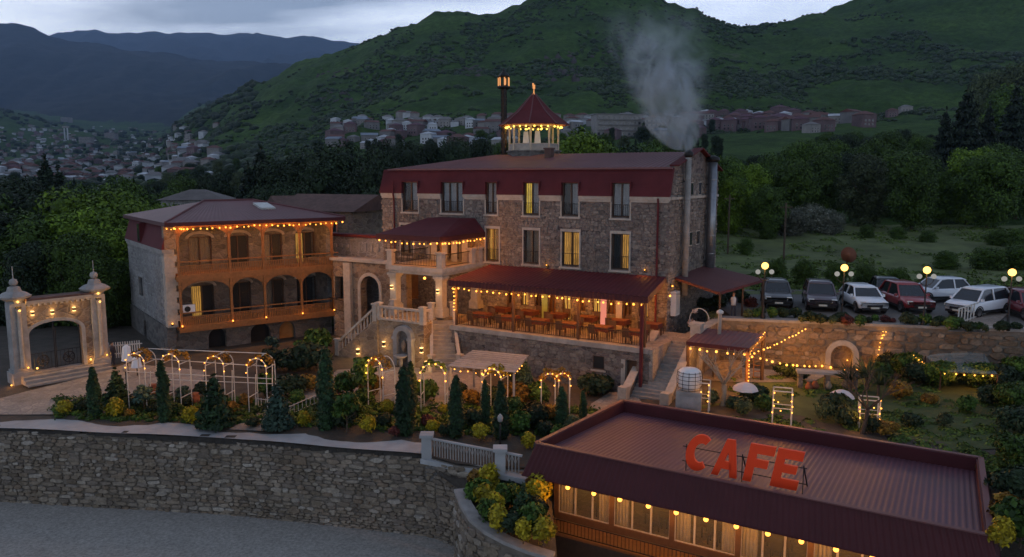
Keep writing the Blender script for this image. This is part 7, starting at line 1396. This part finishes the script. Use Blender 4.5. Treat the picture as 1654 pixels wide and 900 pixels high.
for u, vt, d, pr, ws in ((1565, 132, 150, tG, .85), (1530, 168, 155, tG, .7), (1600, 160, 158, tG, .7), (1645, 125, 165, tG, .8), (1600, 118, 330, tF, .9), (1650, 105, 320, tF, .9), (1625, 140, 280, tB, .9), (1570, 235, 118, tD, .9), (1210, 262, 108, tD, .9), (1180, 285, 100, tE, .9), (1245, 300, 98, tA, .9)): tree_at(u, vt, d, pr, 'in the wood behind the cars', ws)
for u, vt, d, pr, ws in ((1310, 332, 104, tK, 1.0), (1345, 345, 102, tK, .8), (1275, 340, 100, tK, .8), (1400, 362, 98, tJ, 1.0), (1450, 366, 97, tJ, 1.0), (1500, 372, 95, tJ, 1.1), (1560, 375, 94, tJ, 1.2), (1610, 372, 92, tJ, 1.2), (1650, 370, 90, tJ, 1.2), (1240, 360, 97, tJ, .8), (1205, 385, 84, tJ, .7), (1300, 420, 62, tJ, .7), (1350, 425, 61, tJ, .7), (1400, 428, 60.5, tJ, .8), (1450, 432, 60, tJ, .8), (1500, 436, 60, tJ, .8), (1550, 440, 60, tJ, .9), (1600, 444, 59, tJ, .9), (1650, 446, 58.5, tJ, 1.0), (1255, 418, 62, tJ, .6), (1530, 405, 75, tJ, 1.2), (1600, 400, 74, tJ, 1.3), (1650, 395, 74, tJ, 1.3), (1480, 410, 76, tJ, 1.0)): tree_at(u, vt, d, pr, 'round the meadow', ws)
for i in range(86):
    d = 150+(i/86)**1.3*330; u = 270+((i*0.618034+.3) % 1)*900; x = (u-827)/1261*d; z0 = TZ(x, d); h = g.uniform(6, 10); vt = 285-(z0+h-13)*1261/d; tree_at(u, vt, d, g.choice((tA, tC, tB, tI, tC, tH, tF)), 'at the hill foot', g.uniform(.8, 1.0))
for i in range(70):
    d = 140+(i/70)**1.4*600; u = -20+((i*0.618034+.7) % 1)*330; x = (u-827)/1261*d; z0 = TZ(x, d); h = g.uniform(6, 10); vt = 285-(z0+h-13)*1261/d; tree_at(u, vt, d, g.choice((tA, tC, tB, tI, tH)), 'on the valley floor', g.uniform(.8, 1.0))
ADJ = {'leafy_tree': 'green leafy tree', 'light_tree': 'bright yellow-green tree', 'olive_tree': 'olive green tree', 'cedar': 'broad dark cedar', 'fir': 'slim dark fir', 'dark_tree': 'dark spreading tree', 'scrub_tree': 'low scrubby tree', 'blossom_shrub': 'pale sprawling bush'}
cnt = {}
for zone, u, pr, loc, s, ws in sorted(todo, key=lambda t: t[1]):
    nm = pr.name.split('.')[0]; k = (zone, nm); cnt[k] = cnt.get(k, -1)+1; place(pr, loc, f'{ADJ[nm]} {zone}, {ordn(cnt[k])} of its kind from the left', 'trees '+zone, s*ws, None, s)
# scrub and bushes on the hillside (one mass)
g = np.random.default_rng(9); Vs, Fs, off = [], [], 0; N = 0
for i in range(42000):
    u = g.uniform(270, 1680); d = math.exp(g.uniform(math.log(420), math.log(1120))); x = (u-827)/1261*d
    m_ = fbm(x+50, d, .011, 4)+(.3 if 640 < d < 880 and u > 430 else 0)+(.2 if d < 580 else 0)+(.25 if d > 960 and u > 1090 else 0)-.12*(u > 1250)
    if m_ < g.uniform(.12, .55): continue
    r = g.uniform(.7, 1.9)*(1.3 if d > 640 else .9)*(1.6 if g.random() < .1 else 1); c = np.array([x, d, TZ(x, d)+r*.25]); k = ICO1[0]*np.array([r*g.uniform(.8, 1.5), r*g.uniform(.8, 1.3), r*g.uniform(.6, 1.05)])*g.uniform(.7, 1.15, (len(ICO1[0]), 1))+c
    Vs.append(k); Fs.append(ICO1[1]+off); off += len(k)
tag(link('hillside_scrub', tri_mesh('hillside_scrub', Vs, Fs, M['leaf_scrub'])), 'dark bushes scattered over the green hillside', 'scrub', None, 'stuff')
# woods and hedges between the valley houses (one far mass)
Vs, Fs, off = [], [], 0
for i in range(5200):
    u = g.uniform(-60, 420); d = math.exp(g.uniform(math.log(450), math.log(3300))); x = (u-827)/1261*d
    if fbm(x+900, d, .005, 4) < g.uniform(-.35, .3): continue
    r = g.uniform(2.2, 5.5)*(.7+d/2500); c = np.array([x, d, TZ(x, d)+r*.3]); k = ICO1[0]*np.array([r*g.uniform(.8, 1.6), r*g.uniform(.8, 1.3), r*g.uniform(.6, 1.1)])*g.uniform(.7, 1.15, (len(ICO1[0]), 1))+c
    Vs.append(k); Fs.append(ICO1[1]+off); off += len(k)
tag(link('valley_woods', tri_mesh('valley_woods', Vs, Fs, M['leaf_scrub'])), 'dark woods and hedges between the far valley houses', 'woods', None, 'stuff')
# rough grass of the meadow behind the cars
bl = []
for i in range(1500):
    d = math.exp(g.uniform(math.log(60), math.log(112))); u = g.uniform(1150, 1700); x = (u-827)/1261*d
    if fbm(x+9, d, .12, 3) < g.uniform(-.3, .35): continue
    bl.append((x, d, TZ(x, d)+.05, g.uniform(.4, 1.3), g.uniform(.4, 1.3), g.uniform(.12, .5)))
tag(link('meadow_grass', leaf_cloud('meadow_grass', bl, 26000, .16, 'leaf_grass', 6, .0, up=.6, aspect=2.4)), 'rough tall grass and weeds of the meadow behind the car park', 'grass', None, 'stuff')
# rock outcrops of the hill
plain('cliff', (.055, .048, .05), .95, var=.45, scale=.12, bump=.8, bscale=.8, world=True)
for k, (u, v, w, h, wh) in enumerate(((560, 117, 46, 9, 'long grey rock band high on the left hill shoulder'), (555, 158, 50, 10, 'grey rock patch below the left shoulder band'), (690, 103, 40, 12, 'pale rock outcrop above the village'), (905, 113, 30, 24, 'steep purple-grey cliff right behind the belvedere'), (980, 95, 24, 14, 'brownish cliff left of the smoke'), (760, 112, 20, 12, 'small rock outcrop left of the lantern mast'))):
    p = terrain_hit(u, v); t = thing('rock_outcrop', wh, 'rock', p, 0, 'rock outcrops on the hill'); 
    for j in range(34):
        q = terrain_hit(u+g.uniform(-w, w), v+g.uniform(-h, h))
        if q is None: continue
        s_ = np.array([g.uniform(1.5, 4.5), g.uniform(1.2, 2.5), g.uniform(1, 2.6)*(2.2 if h > 20 else 1)]); me = qmesh('rock', ICO2[0]*s_*(1+.28*g.normal(size=(len(ICO2[0]), 3))), ICO2[1], M['cliff']); o = link('rock', me, None, t); o.location = q-p-Vector((0, 0, .5))
# ------------------------------------------------------------------ town houses
for nm, c in (('town_pale', (.2, .19, .185)), ('town_pink', (.11, .075, .08)), ('town_grey', (.14, .135, .137)), ('town_white', (.36, .38, .41)), ('town_rust', (.10, .045, .04)), ('town_blue', (.16, .19, .235)), ('town_plum', (.085, .04, .055))): plain(nm, c, .85, var=.25, scale=.3, stain=.3)
HP = []
for i, (w, d, h, rh, wl_, rf_, hip) in enumerate(((10, 8, 5.5, 2, 'town_pale', 'town_grey', True), (9, 8, 6, 2, 'town_pink', 'town_rust', True), (11, 8, 5, 1.8, 'town_grey', 'town_blue', False), (8, 8, 6, 1.6, 'town_white', 'town_white', True), (10, 9, 6.5, 2, 'town_pink', 'town_plum', True), (12, 9, 6, 2, 'town_grey', 'town_rust', False), (9, 7, 4.5, 1.6, 'town_pale', 'town_white', False))):
    t = gable_house('village_house', 'x', (0, 0, -500), 0, w, d, h, rh, wl_, rf_, hip, 3)
    for x in np.linspace(-w/2, w/2, 5)[1:-1]: o = MB().box(x-.5, x+.5, -d/2-.05, -d/2+.02, h*.35-1.9, h*.35-.7).build('window', M['glass_dark'], t)
    HP.append(t)
# the hundreds of smaller houses of the far town (one mass)
def far_mass(name, mat_w, mat_r, seed, lab):
    r = random.Random(seed); w_, f_ = MB(), MB()
    for i in range(210):
        u = r.triangular(-30, 370, 70) if i < 165 else r.uniform(560, 1340); v = r.uniform(205, 298) if i < 165 else r.uniform(190, 207); p = terrain_hit(u, v, 250)
        if p is None or p.y > 3600: continue
        s = r.uniform(.7, 1.1)*(1 if i < 165 else .75); a, b, h = 5*s, 4*s, 5*s; c, n = math.cos(r.uniform(-.7, .7)), 0; sn = math.sqrt(max(0, 1-c*c))*r.choice((-1, 1)); q = lambda x, y, z: (p.x+x*c-y*sn, p.y+x*sn+y*c, p.z+z)
        w_.hull8([q(-a, -b, -3), q(a, -b, -3), q(a, b, -3), q(-a, b, -3), q(-a, -b, h), q(a, -b, h), q(a, b, h), q(-a, b, h)]); e = .5; f_.add([q(-a-e, -b-e, h), q(a+e, -b-e, h), q(a+e, b+e, h), q(-a-e, b+e, h), q(-a*.4, 0, h+2*s), q(a*.4, 0, h+2*s)], [(0, 1, 5, 4), (1, 2, 5), (2, 3, 4, 5), (3, 0, 4)])
    t = thing(name, lab, 'houses'); t['kind'] = 'stuff'; tag(w_.build('walls', M[mat_w], t), kind='stuff'); tag(f_.build('roofs', M[mat_r], t), kind='stuff')
far_mass('far_town', 'town_pale', 'town_rust', 3, 'mass of small rust-roofed houses of the far town'); far_mass('far_town', 'town_white', 'town_grey', 4, 'mass of small white grey-roofed houses of the far town')
blk = thing('apartment_block', 'x', 'apartment block'); MB().box(-14, 14, -6, 6, -4, 13).build('wall', M['town_pale'], blk); MB().box(-14.4, 14.4, -6.4, 6.4, 13.01, 13.5).build('roof', M['town_grey'], blk)
for z in (1, 4.2, 7.4, 10.4):
    for x in np.linspace(-12.5, 12.5, 9): o = MB().box(x-.7, x+.7, -6.1, -5.98, z, z+1.5).build('window', M['glass_dark'], blk)
    MB().box(-13, 13, -6.9, -6.01, z-.5, z-.35).build('balcony', M['town_grey'], blk)
HCOL = ['pale grey-roofed', 'pink rust-roofed', 'grey blue-roofed', 'white', 'pink plum-roofed', 'grey rust-roofed', 'pale white-roofed']
hl = []
g = random.Random(5)
for i in range(54): hl.append((g.uniform(540, 830), g.uniform(200, 242), 'on the hill foot left of the belvedere'))
for i in range(16): hl.append((g.uniform(905, 1130), g.uniform(196, 226), 'on the hill foot behind the smoke'))
for i in range(46): hl.append((g.uniform(1130, 1335), g.uniform(189, 214), 'in the plum-coloured row right of the smoke'))
for u, v in ((1440, 190), (1462, 184), (1395, 205), (1375, 198), (1350, 200), (1615, 195), (1600, 215), (1310, 215)): hl.append((u, v, 'among the trees at upper right'))
for u, v in ((205, 262), (300, 250), (275, 272), (335, 290), (255, 290), (130, 296), (215, 290), (235, 295), (285, 288), (345, 262), (180, 300), (310, 265)): hl.append((u, v, 'at the near edge of the valley town'))
for i in range(150):
    u = g.triangular(-20, 360, 60); hl.append((u, g.uniform(215+max(0, (u-250)*.1), 300) if u < 280 else g.uniform(225, 275), 'in the valley town at far left'))
placed = []; cnt = {}
for u, v, zone in sorted(hl):
    p = terrain_hit(u, v)
    if p is None or p.y > 3600: continue
    k = g.randrange(7) if 'plum' not in zone else g.choice((1, 4, 4, 4, 1, 3, 5)); pr = HP[k]; s = g.uniform(.75, 1.15)*(.85 if p.y < 700 else 1.0); kk = (zone, k); cnt[kk] = cnt.get(kk, -1)+1
    place(pr, p+Vector((0, 0, .3)), f'{HCOL[k]} house {zone}, {ordn(cnt[kk])} such from left', 'houses '+zone, s, g.uniform(-.7, .7))
for u, v, s, wh in ((995, 222, .95, 'long pale apartment block behind the roof, left of the smoke'), (1075, 222, .8, 'apartment block half veiled by the smoke'), (1130, 205, .6, 'small apartment block right of the smoke'), (140, 232, 1.2, 'white apartment block in the middle of the valley town'), (180, 225, 1.2, 'white apartment block right of the valley centre'), (108, 198, 1.6, 'high pale block at the top of the valley town')):
    p = terrain_hit(u, v)
    if p: place(blk, p, wh, 'apartment blocks of the town', s, g.uniform(-.3, .3))
bt_ = D(1510, 230, 175); place(blk, Vector((bt_.x+9, bt_.y+8, TZ(bt_.x, bt_.y)-1)), 'dark apartment block behind the cedars at upper right', 'apartment blocks of the town', .62, 1.05)
tw = terrain_hit(108, 232); t = thing('twin_tower', 'pale twin-stemmed concrete tower in the valley town', 'tower', tw)
for x in (-4, 4): MB().cbox(x, 0, -2, 2.5, 3, 42).build('stem', M['town_white'], t)
MB().box(-8, 8, -3, 3, 40.1, 45).build('head', M['town_pale'], t)
# poles and wires on the meadow
for u, d, wh in ((1272, 74, 'wooden pole on the meadow left of the pale bush'), (1180, 84, 'short wooden pole at the gable edge')): 
    x = (u-827)/1261*d; t = thing('utility_pole', wh, 'pole', (x, d, TZ(x, d)), 0, 'wooden poles on the meadow'); MB().tube([(0, 0, -.3), (0, 0, 6.5)], [.11, .08], 7).build('post', M['bark'], t); MB().bar((-.6, 0, 6.1), (.6, 0, 6.1), .09).build('cross_arm', M['bark'], t)
# ------------------------------------------------------------------ smoke from the flue
sm0 = H.wld(HW+.35, fy1, H.hitx(1108, 254, HW+.35)[1]+.4); SHT = 9.0
def sax(f): return Vector((-2.2*f**.4+.3*math.sin(f*5), 0.8*f, SHT*f)); 
def srad(f): return .25+3.9*f**.48
V, Fq = [], []; n = 20; m_ = 16
for i in range(m_+1):
    f = i/m_; c = sax(f); r = srad(f)*(1.05 if i < m_ else .5)
    V += [(c.x+r*math.cos(a), c.y+r*.8*math.sin(a), c.z-.2) for a in np.linspace(0, 2*math.pi, n+1)[:-1]]
for i in range(m_):
    for k in range(n): Fq.append((i*n+k, i*n+(k+1) % n, (i+1)*n+(k+1) % n, (i+1)*n+k))
me = bpy.data.meshes.new('smoke'); me.from_pydata(V, [], Fq+[tuple(range(n-1, -1, -1)), tuple(m_*n+k for k in range(n))]); me.update()
m = bpy.data.materials.new('smoke'); m.use_nodes = True; nt = m.node_tree; nt.nodes.clear(); M['smoke'] = m
out = nt.nodes.new('ShaderNodeOutputMaterial'); pv = nt.nodes.new('ShaderNodeVolumePrincipled'); nt.links.new(pv.outputs[0], out.inputs['Volume']); pv.inputs['Color'].default_value = (.68, .84, 1.0, 1); pv.inputs['Anisotropy'].default_value = .1
t = nd(nt, 'ShaderNodeTexCoord').outputs['Object']; sx = nd(nt, 'ShaderNodeSeparateXYZ', {0: t})
def mt(op, a, b=None, c=None):
    ins = {0: a}
    if b is not None: ins[1] = b
    if c is not None: ins[2] = c
    return nd(nt, 'ShaderNodeMath', ins, operation=op).outputs[0]
f = mt('MAXIMUM', mt('DIVIDE', sx.outputs[2], SHT), .001)
cx = mt('ADD', mt('MULTIPLY', mt('POWER', f, .4), -2.2), mt('MULTIPLY', mt('SINE', mt('MULTIPLY', f, 5.0)), .3)); cyy = mt('MULTIPLY', f, .8); rad = mt('MULTIPLY_ADD', mt('POWER', f, .48), 3.9, .25)
ddx = mt('DIVIDE', mt('SUBTRACT', sx.outputs[0], cx), rad); ddy = mt('DIVIDE', mt('SUBTRACT', sx.outputs[1], cyy), rad)
r2 = mt('ADD', mt('MULTIPLY', ddx, ddx), mt('MULTIPLY', mt('MULTIPLY', ddy, ddy), 1.5)); fall = mt('POWER', mt('MAXIMUM', mt('SUBTRACT', 1.0, r2), 0.0), 1.5)
mpn = nd(nt, 'ShaderNodeMapping', {'Vector': t, 'Scale': (.6, .6, .42)}).outputs[0]; ns = nd(nt, 'ShaderNodeTexNoise', {'Vector': mpn, 'Scale': 1.0, 'Detail': 5.0, 'Distortion': 1.6})
nz = nd(nt, 'ShaderNodeMapRange', {0: ns.outputs[0], 1: .42, 2: .66, 3: .03, 4: 1.7}).outputs[0]
fade = mt('POWER', mt('MAXIMUM', mt('SUBTRACT', 1.0, f), 0.0), 1.5); dens = mt('DIVIDE', mt('MULTIPLY', mt('MULTIPLY', fall, nz), fade), mt('MULTIPLY_ADD', rad, .55, .25))
nt.links.new(mt('MULTIPLY', dens, 3.8), pv.inputs['Density'])
me.materials.append(m); so = bpy.data.objects.new('smoke', me); col.objects.link(so); so.location = sm0; tag(so, 'pale blue-grey smoke plume rising from the slim flue', 'smoke', None, 'stuff')
# ------------------------------------------------------------------ haze
hz = MB().box(-12000, 12000, -1500, 14500, -12, 2300); ho = hz.build('haze'); m = bpy.data.materials.new('haze'); m.use_nodes = True; nt = m.node_tree; nt.nodes.clear(); out = nt.nodes.new('ShaderNodeOutputMaterial'); pv = nt.nodes.new('ShaderNodeVolumePrincipled'); nt.links.new(pv.outputs[0], out.inputs['Volume'])
pv.inputs['Color'].default_value = (.36, .56, .95, 1); pv.inputs['Density'].default_value = 5.2e-5; pv.inputs['Anisotropy'].default_value = .0
ho.data.materials.append(m); tag(ho, 'thin blue evening haze over valley and mountains', 'haze', None, 'stuff'); ho.display_type = 'WIRE'
